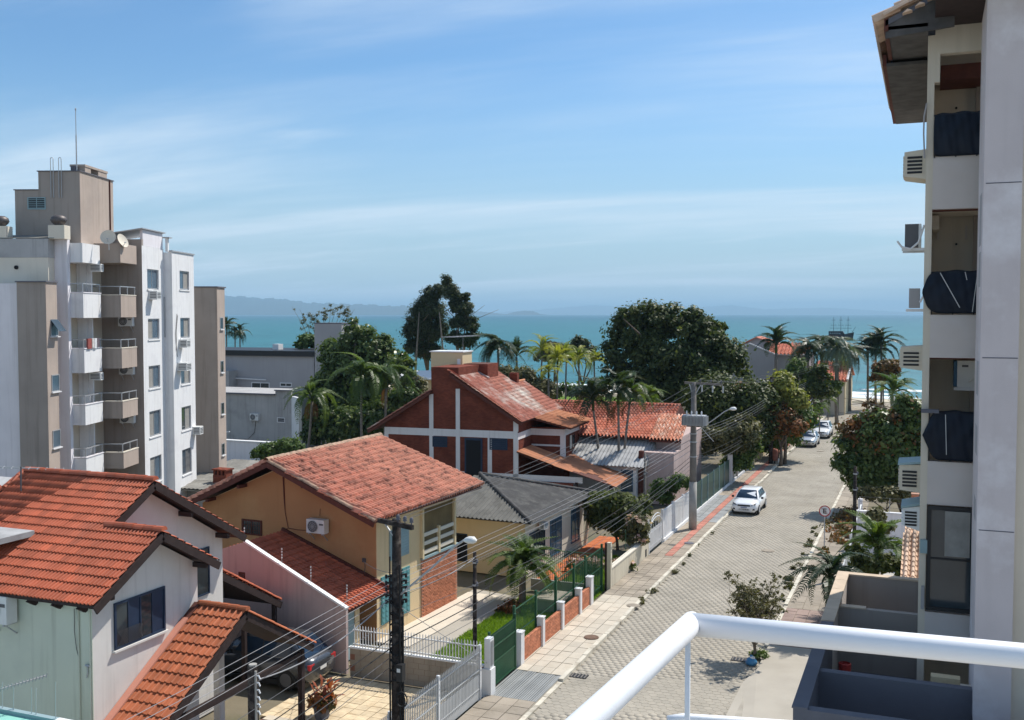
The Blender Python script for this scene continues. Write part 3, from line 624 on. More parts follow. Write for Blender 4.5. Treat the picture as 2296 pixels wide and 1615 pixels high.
for (a, b_, z) in ((41, 47, .06), (47, 60, .14), (60, 64, .12), (64, 68, .05), (68, 150, .14)): kerb(rp, KR, KR + .17, a, b_, z)
# drain grates and covers in the road
def grate(x, y, label, sx=.75, sy=.42, rz=0.0):
    t = thing('drain_grate', label, 'drain', (x, y, .006), rz, 'iron drain grates in the road')
    b = MB(); b.box(-sx / 2, -sy / 2, -.01, sx / 2, sy / 2, .012); b.build('pit', M['black'], t)
    for i in range(6): 
        k = MB(); xx = -sx / 2 + sx * (i + .5) / 6; k.box(xx - .022, -sy / 2, .012, xx + .022, sy / 2, .035); k.build('bar', M['polegrey'], t)
for (px, py, lab) in ((1295, 1516, 'iron drain grate at the left kerb beside the pale slabs'), (1662, 1480, 'iron drain grate at the foot of the sparse street tree'), (1573, 1611, 'iron drain grate below the thin railing post')):
    p = W0.Z(px, py); grate(p.x, p.y, lab)
def cover(px, py, r, label, z=.125, mt='rust'):
    p = W0.Z(px, py, z); b = MB(); b.cyl((p.x, p.y, z - .01), r, .022, 20); b.cyl((p.x, p.y, z + .012), r * .8, .008, 20); tag(b.build('manhole_cover', M[mt]), label, 'manhole cover', 'round covers in road and pavement')
M['rust'] = mat('rusty iron', (0.16, 0.10, 0.07), 0.9, 0.25, 6.0)
cover(1326, 1429, .3, 'rusty round cover in the pale slab sidewalk'); cover(1420, 1358, .3, 'round cover in the worn sidewalk near the cream wall', mt='slabgrey')
cover(1545, 1218, .28, 'dark round cover in the sidewalk near the red strip', mt='rdark'); cover(1840, 1012, .33, 'round cover in the road near the silver car', .02, 'slabgrey')
cover(1722, 1235, .35, 'large round cover in the road before the white hatchback', .02, 'slabgrey')
# ------------------------------------------------------------------ helpers for houses
def deck(parent, pts, mt, th=.07, name='roof_deck', drop=.012):
    b = MB(); b.extr([Vector(p) - Vector((0, 0, drop)) for p in pts], (0, 0, -th)); return b.build(name, mt, parent)
def fascia(parent, segs, mt, w=.05, h=.2, name='fascia_board', drop=.06):
    for a, c in segs:
        b = MB(); b.bar(Vector(a) - Vector((0, 0, drop + h * .35)), Vector(c) - Vector((0, 0, drop + h * .35)), w, h); b.build(name, mt, parent)
def wallbox(parent, mt, *box, name='wall'):
    b = MB(); b.box(*box); return b.build(name, mt, parent)
# ================================================================== left terracotta house
FL = Fr(-20.0, 20.3, 0)
h = frame_thing('house', 'near house with bright terracotta roof, pale green front and off white gable', 'house', FL)
b = MB(); b.side([(.0, 0), (4.15, 0), (4.15, 5.80), (2.1, 6.98), (.0, 5.72)], -9.0, 0.0); b.build('gable_wall', M['houseleft'], h)
wallbox(h, M['greenwall'], -9.0, -.02, 0, .004, -.001, 5.62, name='front_wall')
b = MB(); b.side([(.3, 0), (7.7, 0), (7.7, 5.78), (3.9, 7.98), (.3, 5.9)], -8.8, -1.85); b.build('gable_wall', M['houseleft'], h)
rf = deck(h, [(-6.45, 3.9, 8.2), (-1.35, 3.9, 8.2), (-1.35, -.4, 5.78), (-6.45, -.4, 5.78)], M['darkwood'], .08, 'roof')
deck(rf, [(-1.35, 2.1, 7.18), (.5, 2.1, 7.18), (.5, -.4, 5.78), (-1.35, -.4, 5.78)], M['darkwood'], .08)
deck(rf, [(-9, 3.2, 7.8), (-6.45, 3.2, 7.8), (-6.45, -.4, 5.78), (-9, -.4, 5.78)], M['darkwood'], .08)
deck(rf, [(-6.45, 3.9, 8.2), (-6.45, 8.25, 5.72), (-1.35, 8.25, 5.72), (-1.35, 3.9, 8.2)], M['darkwood'], .12)
deck(rf, [(-3, 2.1, 7.18), (-3, 4.5, 5.82), (.5, 4.5, 5.82), (.5, 2.1, 7.18)], M['darkwood'], .12)
Ls = math.hypot(4.3, 2.42)
tile_roof(rf, FL, (-6.45, 3.9, 8.22), (1, 0, 0), (0, -4.3, -2.42), 6.95, Ls, 'roman', M['tile_new'], .262, .33, clip=lambda a, b_: a < 5.1 or b_ > 2.07)
tile_roof(rf, FL, (-9.0, 3.2, 7.83), (1, 0, 0), (0, -3.6, -2.026), 2.54, math.hypot(3.6, 2.026), 'roman', M['tile_new'], .262, .33, nparts=0)
tile_roof(rf, FL, (-6.45, 3.9, 8.22), (1, 0, 0), (0, 4.35, -2.48), 5.1, math.hypot(4.35, 2.48), 'roman', M['tile_new'], .262, .33, nparts=0)
tile_roof(rf, FL, (-1.8, 2.1, 7.2), (1, 0, 0), (0, 2.4, -1.36), 2.3, math.hypot(2.4, 1.36), 'roman', M['tile_new'], .262, .33, nparts=0)
ridge_caps(rf, (-6.45, 3.9, 8.27), (-1.3, 3.9, 8.27), M['tile_new']); ridge_caps(rf, (-1.5, 2.1, 7.25), (.55, 2.1, 7.25), M['tile_new'])
ridge_caps(rf, (-6.47, 3.9, 8.27), (-6.47, 3.1, 7.83), M['tile_new'], .09)
fascia(rf, [((-1.33, 3.9, 8.2), (-1.33, 2.1, 7.18)), ((.52, 2.1, 7.2), (.52, -.42, 5.79)), ((.52, 2.1, 7.2), (.52, 4.52, 5.82)), ((-1.33, 3.9, 8.22), (-1.33, 8.27, 5.72))], M['darkwood'], .05, .22)
for i in range(10):
    b = MB(); x = -.15 - i * .86; b.side([(-.36, 5.62), (.0, 5.82), (.0, 5.52), (-.1, 5.46)], x - .045, x + .045); b.build('rafter_tail', M['darkwood'], h)
for (y, z, x0) in ((.25, 5.92, .0), (4.0, 5.9, .0)): wallbox(h, M['darkwood'], x0, y - .06, z - .16, .48, y + .06, z - .02, name='purlin')
for (y, z) in ((1.0, 6.3), (7.4, 5.95), (5.6, 7.0)): wallbox(h, M['darkwood'], -1.85, y - .06, z - .18, -1.36, y + .06, z - .03, name='purlin')
p0, p1 = FL.X(254, 1354), FL.X(369, 1412)
window(h, (.0, p0.y, p1.z), R(90), p1.y - p0.y, p0.z - p1.z, M['navy'], [M['glass'], M['navy']], 4, 1, .06, .05, sill=M['houseleft'])
b = MB(); b.panel((.07, p0.y + .1, 0), (0, 1, 0), (1, 0, 0), .9, p1.z + .12, p1.z + .5, .012)
nm = MB()
for i in range(16): nm.bar((.07, p0.y + .08 + i * .062, p1.z + .08), (.07, p0.y + .08 + min(15, i + 5) * .062, p1.z + .5), .008); nm.bar((.07, p0.y + .08 + i * .062, p1.z + .5), (.07, p0.y + .08 + min(15, i + 5) * .062, p1.z + .08), .008)
nm.build('window_mesh', M['wire'], h)
window(h, (-1.84, 7.75 - 1.55, 4.0), R(90), .78, 1.55, M['navy'], M['glass'], 1, 1, .05, .04)
pp = FL.Y(424, 1256); pq = FL.X(441, 1335, -1.8)
for (x, y0, z1) in ((-.42, -.05, 5.5), (-.05, -.04, 5.6)):
    b = MB(); b.tube([(x, y0, z1), (x, y0, 3.0), (x + .01, y0, .1)], .022, 6); b.build('cable', M['greenwall'], h)
b = MB(); b.tube([(-.55, -.05, 5.5), (-.56, -.05, 4.9), (-.5, -.05, 4.45), (-.42, -.05, 4.2)], .009, 5); b.tube([(-.47, -.04, 5.5), (-.43, -.04, 4.8), (-.42, -.04, 4.4)], .009, 5); b.build('cable', M['wire'], h)
b = MB(); b.tube([(-.2, -.05, 4.05), (-.05, -.07, 4.05)], .03, 6); b.tube([(-.14, -.05, 4.05), (-.13, -.05, 3.85), (-.17, -.05, 3.72)], .018, 6); b.build('cable_clamp', M['alu'], h)
# roof hatch with a grey flat lid, standing on the tiles
hq = FL.P(118, 1138, 1, .9); t = thing('roof_hatch', 'grey flat lid on a low green box breaking through the terracotta tiles', 'roof hatch', (FL.o[0], FL.o[1], 0))
b = MB(); b.box(-9.5, -.2, 6.2, -4.66, 1.5, 6.93); b.build('box', M['greenwall'], t)
b = MB(); b.extr([(-9.5, -.5, 6.98), (-3.7, -.5, 6.98), (-3.55, 1.5, 7.02), (-9.5, 1.5, 7.02)], (0, 0, -.16)); b.build('lid', M['fibro_pale'], t)
b = MB(); b.box(-4.65, -.24, 6.6, -4.6, -.2, 6.93); b.build('trim', M['whitepaint'], t)
# rear covered yard roof
t = frame_thing('garage_shelter', 'dark open garage under a sloping tiled roof behind the terracotta house', 'garage', FL)
rr = deck(t, [(-6.5, 7.75, 4.5), (-1.95, 7.75, 4.5), (-2.05, 11.2, 2.6), (-6.5, 11.2, 2.6)], M['darkwood'], .14, 'roof')
tile_roof(rr, FL, (-6.5, 7.75, 4.53), (1, 0, 0), (0, 3.45, -1.9), 4.5, math.hypot(3.45, 1.9), 'roman', M['tile_new'], .262, .33, nparts=0)
ridge_caps(rr, (-1.95, 7.75, 4.6), (-2.02, 11.2, 2.68), M['tile_new'], .07, .33, 'verge_tile')
fascia(rr, [((-1.93, 7.75, 4.5), (-2.0, 11.25, 2.58))], M['darkwood'], .06, .24)
wallbox(t, M['darkwood'], -6.5, 7.72, 0, -6.3, 11.2, 2.6, name='back_wall')
for y in (9.2, 11.0): wallbox(t, M['darkwood'], -2.2, y - .07, 0, -2.06, y + .07, 2.7, name='post')
# carport canopy on the street side
t = frame_thing('carport', 'gabled carport canopy with orange tiles leaning against the white gable', 'carport', FL)
AZ, EZN, EZF = 4.62, 1.75, 2.62; ay, ny_, fy_ = 3.98, -.75, 7.45
rr = deck(t, [(.03, ay, AZ), (1.85, ay, AZ), (1.85, ny_, EZN), (.03, ny_, EZN)], M['darkwood'], .1, 'roof')
deck(rr, [(.03, ay, AZ), (.03, fy_, EZF), (1.85, fy_, EZF), (1.85, ay, AZ)], M['darkwood'], .12)
Ls = math.hypot(ay - ny_, AZ - EZN)
tile_roof(rr, FL, (.26, ay, AZ + .02), (1, 0, 0), (0, ny_ - ay, EZN - AZ), 1.6, Ls, 'port', M['tile_port'], .2, .34)
tile_roof(rr, FL, (.05, ay, AZ + .02), (1, 0, 0), (0, fy_ - ay, EZF - AZ), 1.8, math.hypot(fy_ - ay, AZ - EZF), 'port', M['tile_port'], .2, .34, nparts=0)
ridge_caps(rr, (.2, ay, AZ + .06), (1.9, ay, AZ + .06), M['tile_port'], .1)
ridge_caps(rr, (1.87, ay, AZ + .03), (1.87, fy_ + .05, EZF + .03), M['tile_port'], .06, .36, 'verge_tile')
b = MB(); b.extr([(.02, ay - .55, AZ - .33), (.02, ny_, EZN), (.24, ny_, EZN), (.24, ay - .55, AZ - .33)], (0, 0, .1)); b.build('flashing', mat('rosy flashing', (0.58, 0.25, 0.175), .7, .05), rr)
b = MB(); b.extr([(.02, ay - .55, AZ - .33), (.24, ay - .55, AZ - .33), (.24, ay, AZ), (.02, ay, AZ)], (0, 0, .07)); b.build('flashing', M['redwood'], rr)
fascia(rr, [((1.86, ay, AZ - .02), (1.86, ny_, EZN - .02)), ((1.86, ay, AZ - .02), (1.86, fy_, EZF - .02))], M['darkwood'], .06, .22)
wallbox(t, M['houseleft'], -.06, 4.9, 0, .16, 5.15, 3.95, name='pillar')
for y in (.9, 7.1): wallbox(t, M['darkwood'], 1.55, y - .08, 0, 1.71, y + .08, 2.5, name='post')
b = MB(); b.bar((1.63, .9, 2.35), (1.63, 7.1, 2.35), .12, .2); b.build('beam', M['darkwood'], t)
# the things under it
t = thing('deck_chair', 'folded orange striped deck chair beneath the carport canopy', 'chair', (-19.0, 23.55, 0), R(70))
b = MB()
for x in (-.26, .26): b.bar((x, -.2, .05), (x, .28, 1.15), .04); b.bar((x, .3, .05), (x, -.1, .8), .04)
b.build('frame', M['whitepaint'], t); b = MB(); b.extr([(-.23, -.16, .2), (.23, -.16, .2), (.23, .26, 1.12), (-.23, .26, 1.12)], (0, -.01, .02)); b.build('sling', mat('orange canvas', (.55, .17, .03), .8, .15), t)
# yard tiles, red planting, small lawn, dark path
yd = thing('yard_paving', 'mottled pale floor tiles of the driveway behind the grey railing', 'paving')
slabs(yd, -20.1, -14.1, 27.6, 31.7, .03, .42, .42, M['tiles_yard'], 'floor_tile', 220)
b = MB(); b.box(-19.9, 22.4, -.03, -14.1, 27.5, .015); b.build('floor_strip', mat('dark red yard floor', (.16, .075, .06), .9, .2, 2.0), yd)
ed = thing('step_edge', 'sunlit cream edging along the dark carport floor', 'edging'); 
for i in range(9): b = MB(); b.box(-19.7 + i * .42, 27.15, 0, -19.7 + i * .42 + .38, 27.5, .14); b.build('edging_stone', M['slab'], ed)
# ================================================================== yellow house
FY = Fr(-20.34, 35.71, -2.8)
h = frame_thing('house', 'yellow two storey house with weathered clay roof, teal shutters and brick lower front', 'house', FY)
b = MB(); b.gable([(-8.9, 0), (0, 0), (0, 5.2), (-4.85, 6.72), (-8.9, 4.98)], .02, 6.0); b.build('wall', M['yellow'], h)
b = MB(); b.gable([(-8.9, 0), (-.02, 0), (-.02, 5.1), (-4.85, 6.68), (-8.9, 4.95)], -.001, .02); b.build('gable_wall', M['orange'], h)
wallbox(h, M['yellow'], -3.2, 6.0, 0, -.02, 6.76, 4.9, name='wall'); wallbox(h, M['yellow'], -.22, 6.5, 0, .02, 6.78, 4.9, name='pillar')
L0, L1 = Vector((.75, -1.35, 5.2)), Vector((.75, 7.95, 5.14)); R0, R1 = Vector((-4.85, -.7, 7.1)), Vector((-5.0, 8.15, 7.16))
rf = deck(h, [R0, L0, L1, R1], M['redwood'], .07, 'roof'); deck(rf, [R0, R1, (-9.3, 8.0, 5.05), (-9.3, -.6, 5.05)], M['redwood'], .09)
Ls = math.hypot(5.6, 1.92)
tile_roof(rf, FY, (-4.85, 8.1, 7.14), (0, -1, 0), (5.6, 0, -1.93), 9.45, Ls, 'capa', M['tile_old'], .215, .37, clip=lambda a, b_: a < 8.8 + .65 * b_ / Ls and a > .05 + .15 * b_ / Ls * 0, jit=.012)
tile_roof(rf, FY, (-4.9, 8.1, 7.1), (0, -1, 0), (-4.4, 0, -2.05), 8.7, math.hypot(4.4, 2.05), 'capa', M['tile_old'], .215, .37, nparts=0, jit=.01)
ridge_caps(rf, R0 + Vector((0, -.05, .06)), R1 + Vector((0, .1, .06)), M['ridge_old'], .14, .4)
fascia(rf, [(R0, L0), (R0, (-9.3, -.6, 5.05))], M['redwood'], .06, .2); ridge_caps(rf, R0 + Vector((0, .08, .03)), L0 + Vector((0, .08, .03)), M['ridge_old'], .085, .4, 'verge_tile')
for (x, z) in ((-8.2, 5.3), (-6.5, 6.0), (-3.2, 6.25), (-1.4, 5.65)): wallbox(h, M['redwood'], x - .06, -.55, z - .16, x + .06, 0, z - .02, name='purlin')
b = MB(); b.tube([(-4.55, -.02, 6.7), (-4.5, -.02, 5.6), (-4.46, -.02, 4.9), (-4.3, -.03, 4.25)], [.035, .03, .014, .012], 6); b.build('drain_stain_pipe', M['redwood'], h)
def yY(px, py): return FY.Y(px, py)
q0, q1 = yY(543, 1163), yY(588, 1202); window(h, (q0.x, 0, q1.z), 0, q1.x - q0.x, q0.z - q1.z, M['redwood'], M['glass'], 2, 1, .07, .05, bars=M['redwood'])
q0 = yY(700, 1190); ac_split((FY.o[0] + q0.x * FY.c, FY.o[1] + q0.x * FY.n, q0.z), FY.a, 'white air conditioner with black fan on the shaded orange gable', .88, .56)
b = MB(); b.tube([(-3.1, -.03, 4.25), (-3.8, -.03, 4.22), (-4.3, -.03, 4.25), (-4.6, -.03, 4.1)], .014, 5); b.tube([(-2.7, -.03, 4.9), (-2.68, -.03, 5.2)], .01, 5); b.build('pipe', M['redwood'], h)
b = MB(); b.tube([(-.55, -.02, 3.3), (-.52, -.03, 3.0), (-.58, -.03, 2.5), (-.56, -.02, 2.2)], .012, 5); b.box(-.64, -.06, 3.2, -.48, -.01, 3.36); b.build('service_bracket', M['wire'], h)
# street side: shutters, balcony, brick facing
M['balc'] = mat('balcony wall with painted shade', (0.16, 0.115, 0.055), .95, .2)
def shutters(y0, y1, z0, z1, mt, nm='shutter'):
    w_ = (y1 - y0) / 2
    for i in range(2):
        b = MB(); a = y0 + i * w_; b.box(0, a + .01, z0, .05, a + w_ - .01, z1); o = b.build(nm, mt, h)
        for j in range(9): k = MB(); zz = z0 + .08 + (z1 - z0 - .16) * j / 9; k.extr([(.05, a + .07, zz), (.068, a + .07, zz + .02), (.05, a + .07, zz + (z1 - z0) / 11)], (0, w_ - .14, 0)); k.build('slat', mt, o)
shutters(.95, 2.5, 3.08, 4.32, M['bluegrey']); 
shutters(.3, .85, .6, 2.55, M['teal']); shutters(1.95, 2.55, .6, 2.55, M['teal']); wallbox(h, M['glass'], 0, .86, .6, .03, 1.94, 2.5, name='window')
wallbox(h, M['balc'], -.02, 3.6, 2.62, .012, 6.48, 4.72, name='balcony_shade_panel')  # flat panel; the recess's shade is put into its dark colour
bk = MB(); bk.box(0, 3.53, 0, .05, 6.8, 2.56); bf = bk.build('brick_facing', M['mortar_pale'], h)
bme = bpy.data.meshes.new('brick'); k = MB(); k.box(0, 0, 0, .022, .225, .062); bme.from_pydata(k.v, [], k.f); bme.materials.append(M['brick_pale'])
n = 0; bb = MB(); rn = []
for j in range(33):
    for i in range(-1, 14):
        y = 3.55 + i * .245 + (.12 if j % 2 else 0); z = .03 + j * .076
        if y < 3.53 or y + .225 > 6.82 or z + .06 > 2.57: continue
        if n < 300: o = bpy.data.objects.new('brick', bme); COL.objects.link(o); o.parent = bf; o.location = (.05 + random.uniform(-.008, .006), y, z); n += 1
        else: xx = random.uniform(-.008, .006); bb.box(.05 + xx, y, z, .072 + xx, y + .225, z + .062); rn += [random.random()] * 6
o = bb.build('brick_field', M['brick_pale'], bf, kind='stuff'); set_rnd(o.data, rn)
bl = MB(); bl.box(.0, 3.5, 2.56, .12, 6.85, 2.66); bl.build('balcony_ledge', M['bluegrey'], h)
for z in (2.78, 3.16, 3.54):
    for (a, c) in ((3.6, 4.95), (5.1, 6.48)): b = MB(); b.box(.03, a, z, .09, c, z + .16); b.build('balcony_rail', M['palecream'], h)
for y in (5.02, 3.57, 6.5): wallbox(h, M['cream'], .0, y - .07, 2.6, .13, y + .07, 3.8 if y == 5.02 else 4.8, name='balcony_post')
wallbox(h, M['rbeige'], 0, -.1, -.02, 1.6, 8, .06, name='step')
# tiled lean-to between the gable and the rosy boundary wall
t = frame_thing('lean_to', 'dark red tiled lean-to roof between orange gable and rosy wall', 'lean-to', FY)
b = MB(); b.extr([(-6.2, -3.62, 0), (.98, -3.62, 0), (.98, -3.62, 2.42), (-3.62, -3.62, 4.46), (-6.2, -3.62, 3.6)], (0, .14, 0)); b.build('boundary_wall', M['pinkwall'], t)
b = MB(); b.bar((-3.66, -3.55, 4.49), (1.0, -3.55, 2.43), .2, .07); b.build('coping', M['whitepaint'], t)
wq = FY.Y(540, 1285, -3.62); wr = FY.Y(520, 1290, -3.62)
window(t, (wq.x - .1, -3.62, wq.z - .3), 0, .3, .34, M['redwood'], M['glass'], 2, 1, .03, .03); window(t, (wr.x - .75, -3.62, wr.z - .1), 0, .3, .34, M['redwood'], M['glass'], 2, 1, .03, .03)
rr = deck(t, [(-4.65, -.03, 4.08), (.65, -.03, 2.16), (.65, -3.4, 2.16), (-4.65, -3.4, 4.08)], M['redwood'], .08, 'roof')
LL = math.hypot(5.3, 1.92)
tile_roof(rr, FY, (-4.65, -3.45, 4.1), (0, 1, 0), (5.3, 0, -1.92), 3.4, LL, 'port', M['tile_new'], .22, .34, nparts=190)
b = MB(); b.bar((-4.6, -.06, 4.2), (.6, -.06, 2.32), .1, .14); b.build('flashing', M['redwood'], rr)
wallbox(t, M['bluegrey'], .15, -3.3, 0, .2, -1.9, 1.95, name='gate_sheet'); wallbox(t, M['yellow'], .1, -1.9, 0, .24, -1.6, 2.05, name='post')
for i, (px, py) in enumerate(((375 * 1.0, 0),)): pass
# ================================================================== cream house with dark fibre cement roof
a_, b_2 = W0.Z(1248, 1256), W0.Z(1290, 1235); FC = Fr(a_.x, a_.y, -2.5)
h = frame_thing('house', 'cream single storey house with dark corrugated pyramid roof and blue windows', 'house', FC)
wallbox(h, M['palecream'], -8.5, -4.15, 0, 0, 4.1, 2.95); wallbox(h, M['cream'], -8.5, -4.17, 0, -.02, -4.151, 2.9, name='front_wall')
pk = Vector((-4.55, -.05, 4.35)); e0, e1_, e2_, e3 = Vector((.55, -4.72, 2.95)), Vector((.55, 4.66, 2.95)), Vector((-9.6, 4.66, 2.95)), Vector((-9.6, -4.72, 2.95))
rf = deck(h, [pk, e0, e1_], M['fibro'], .05, 'roof', .05); deck(rf, [pk, e1_, e2_], M['fibro'], .05, drop=.05); deck(rf, [pk, e3, e0], M['fibro'], .05, drop=.05); deck(rf, [pk, e2_, e3], M['fibro'], .05, drop=.05)
LL = math.hypot(5.1, 1.4)
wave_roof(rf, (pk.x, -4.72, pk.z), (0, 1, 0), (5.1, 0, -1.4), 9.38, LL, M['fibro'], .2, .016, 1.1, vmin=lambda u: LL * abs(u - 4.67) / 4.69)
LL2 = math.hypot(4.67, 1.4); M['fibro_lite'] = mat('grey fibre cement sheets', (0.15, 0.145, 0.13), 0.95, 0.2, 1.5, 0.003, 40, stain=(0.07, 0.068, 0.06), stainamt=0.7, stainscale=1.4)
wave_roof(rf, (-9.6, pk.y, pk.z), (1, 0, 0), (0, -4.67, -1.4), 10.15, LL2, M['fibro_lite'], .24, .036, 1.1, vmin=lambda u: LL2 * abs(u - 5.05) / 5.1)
ridge_caps(rf, e0 + Vector((0, 0, .05)), pk + Vector((0, 0, .05)), M['fibro'], .1, .6); ridge_caps(rf, pk + Vector((0, 0, .05)), e1_ + Vector((0, 0, .05)), M['fibro'], .1, .6)
b = MB(); b.bar(e0 + Vector((.02, 0, -.05)), e1_ + Vector((.02, 0, -.05)), .05, .09); b.build('gutter', M['alu'], rf)
for (c0, c1) in (((1233, 1170), (1258, 1225)), ((1280, 1145), (1298, 1200))):
    A, B = FC.X(*c0), FC.X(*c1); window(h, (0, A.y, B.z - .25), R(90), B.y - A.y, A.z - B.z + .3, M['blueframe'], M['glass_blue'], 2, 3, .06, .05)
A, B = FC.X(1185, 1195), FC.X(1222, 1255); window(h, (0, A.y + .1, .5), R(90), 2.0, 1.65, M['navy'], M['glass'], 3, 1, .05, .04)
A, B = FC.Y(1022, 1195, -4.17), FC.Y(1048, 1245, -4.17); window(h, (A.x - .2, -4.17, .5), 0, B.x - A.x + .2, A.z - .5, M['navy'], M['dark'], 1, 1, .05, .04)
b = MB(); b.bar((.15, 3.95, 0.0), (.5, 3.95, 2.85), .16, .2); b.build('leaning_pillar', M['palecream'], h)
ac_box((a_.x + .02, a_.y - 2.75, 2.2), R(90) + FC.a, 'small air conditioner under the eave of the cream house', .5, .34, .3)
t = thing('garden_path', 'red tiled path running along the cream house wall', 'path'); slabs(t, -17.9, -16.6, 47, 58, .02, .43, .43, M['redpath'], 'path_tile', 80)
# ================================================================== brick house
def brickmat(name, c1, c2, mortar, sx=.24, sy=.078):
    m = bpy.data.materials.new(name); m.use_nodes = True; t = m.node_tree; nd = t.nodes; lk = t.links.new; p = nd['Principled BSDF']; p.inputs['Roughness'].default_value = .92; p.inputs['Specular IOR Level'].default_value = .15
    geo = nd.new('ShaderNodeNewGeometry'); s = nd.new('ShaderNodeSeparateXYZ'); lk(geo.outputs['Position'], s.inputs[0]); a = nd.new('ShaderNodeMath'); lk(s.outputs[0], a.inputs[0]); lk(s.outputs[1], a.inputs[1])
    c = nd.new('ShaderNodeCombineXYZ'); lk(a.outputs[0], c.inputs[0]); lk(s.outputs[2], c.inputs[1])
    b = nd.new('ShaderNodeTexBrick'); lk(c.outputs[0], b.inputs['Vector']); b.inputs['Scale'].default_value = 1; b.inputs['Brick Width'].default_value = sx; b.inputs['Row Height'].default_value = sy; b.inputs['Mortar Size'].default_value = .009; b.inputs['Mortar Smooth'].default_value = .2
    b.inputs['Color1'].default_value = (*c1, 1); b.inputs['Color2'].default_value = (*c2, 1); b.inputs['Mortar'].default_value = (*mortar, 1)
    n = nd.new('ShaderNodeTexNoise'); n.inputs['Scale'].default_value = .9; n.inputs['Detail'].default_value = 6; lk(geo.outputs['Position'], n.inputs['Vector'])
    r = nd.new('ShaderNodeMapRange'); lk(n.outputs['Fac'], r.inputs['Value']); r.inputs['From Min'].default_value = .3; r.inputs['From Max'].default_value = .7; r.inputs['To Min'].default_value = .72; r.inputs['To Max'].default_value = 1.2
    x = nd.new('ShaderNodeMix'); x.data_type = 'RGBA'; x.blend_type = 'MULTIPLY'; x.inputs['Factor'].default_value = 1; lk(b.outputs['Color'], x.inputs['A']); lk(r.outputs[0], x.inputs['B']); lk(x.outputs['Result'], p.inputs['Base Color'])
    bu = nd.new('ShaderNodeBump'); bu.inputs['Distance'].default_value = .012; bu.invert = True; lk(b.outputs['Fac'], bu.inputs['Height']); lk(bu.outputs[0], p.inputs['Normal']); return m
M['brickwall'] = brickmat('red brickwork', (.235, .062, .036), (.16, .042, .027), (.13, .06, .045))
FB = Fr(-35.04, 62.82, 4.4)
h = frame_thing('house', 'large red brick house with white grid bands, steep patchy tiled roof and water tank', 'house', FB)
b = MB(); b.gable([(0, 0), (9.7, 0), (9.7, 6.0), (5.5, 8.72), (5.5, 9.55), (3.5, 9.55), (3.5, 7.95), (0, 5.55)], 0, 7.6); b.build('wall', M['brickwall'], h)
b = MB(); b.prism([(9.7, 3.2), (12.1, 3.2), (12.1, 7.4), (9.7, 7.4)], 0, 5.3); b.build('wing_wall', M['brickwall'], h)
def band(x0, z0, x1, z1, y=0): return wallbox(h, M['beam'], x0, y - .03, z0, x1, y - .001, z1, name='white_band')
band(-.02, 4.83, 9.72, 5.32); 
for (x, z0, z1) in ((3.5, 1.5, 4.83), (3.5, 5.32, 7.7), (5.45, 1.5, 4.83), (5.45, 5.32, 8.1), (7.75, 1.5, 4.83), (9.62, 1.5, 4.83), (9.62, 5.32, 6.0), (.12, 1.5, 4.83)): band(x - .15 if x != 9.62 else x - .2, z0, x + .15, z1)
band(5.4, 2.05, 14.2, 2.45)
for (c0, c1, nm, mt) in (((970, 978), (1003, 1003), 'window', M['navy']), ((1098, 982), (1138, 1010), 'window', M['navy'])):
    A, B = FB.Y(*c0), FB.Y(*c1); o = window(h, (A.x, -.001, B.z), 0, B.x - A.x, A.z - B.z, mt, M['navy'], 1, 1, .07, .04)
    for j in range(5): k = MB(); k.box(.08, -.055, .1 + j * .13, B.x - A.x - .08, -.03, .18 + j * .13); k.build('slat', mt, o)
A, B = FB.Y(1042, 980), FB.Y(1082, 1062); d = wallbox(h, M['navy'], A.x, -.05, 1.9, B.x, -.002, A.z - .05, name='door'); wallbox(d, M['dark'], A.x + .12, -.06, 2.0, B.x - .12, -.051, A.z - .2, name='door_panel')
# wing: bands, window, posts
for z0, z1 in ((4.75, 5.2),):
    wallbox(h, M['beam'], 9.701, .02, z0, 9.74, 3.2, z1, name='white_band'); wallbox(h, M['beam'], 9.72, 3.17, z0, 12.12, 3.199, z1, name='white_band'); wallbox(h, M['beam'], 12.101, 3.15, z0, 12.14, 7.4, z1, name='white_band')
wallbox(h, M['beam'], 11.82, 3.14, 3.3, 12.16, 3.4, 4.75, name='corner_post'); wallbox(h, M['beam'], 9.75, 3.16, 4.0, 12.1, 3.199, 4.12, name='white_band')
window(h, (12.1, 4.5, 3.55), R(90), 1.6, 1.15, M['redwood'], [M['curtain'], M['glass']], 2, 1, .09, .05)
# roofs
rf = deck(h, [(5.02, -.45, 9.2), (10.1, -.45, 5.98), (10.1, 9.5, 5.98), (5.02, 8.2, 9.2)], M['redwood'], .08, 'roof')
deck(rf, [(-1.1, -.45, 5.1), (3.6, -.45, 7.95), (3.6, 8, 7.95), (-1.1, 8, 5.1)], M['redwood'], .1)
sl = Vector((5.08, 0, -3.22)); Ls = sl.length
tile_roof(rf, FB, (5.02, 10.4, 9.24), (0, -1, 0), sl, 10.85, Ls, 'port', M['tile_lich'], .24, .36, clip=lambda a, b_: a > 2.5 or b_ > Ls * .36, nparts=300)
tile_roof(rf, FB, (-1.1 + 4.7, 8, 7.98), (0, -1, 0), (-4.7, 0, -2.85), 8.45, 5.5, 'port', M['tile_lich'], .24, .36, nparts=0)
fascia(rf, [((5.02, -.47, 9.2), (10.1, -.47, 5.98)), ((-1.1, -.47, 5.1), (3.6, -.47, 7.95))], M['redwood'], .06, .2)
b = MB(); b.extr([(4.85, -.5, 9.38), (5.15, -.5, 9.3), (10.15, -.5, 6.1), (10.15, -.42, 6.1), (5.15, -.3, 9.3), (4.85, -.3, 9.38)], (0, 0, .06)); b.build('verge', M['tile_red'], rf)
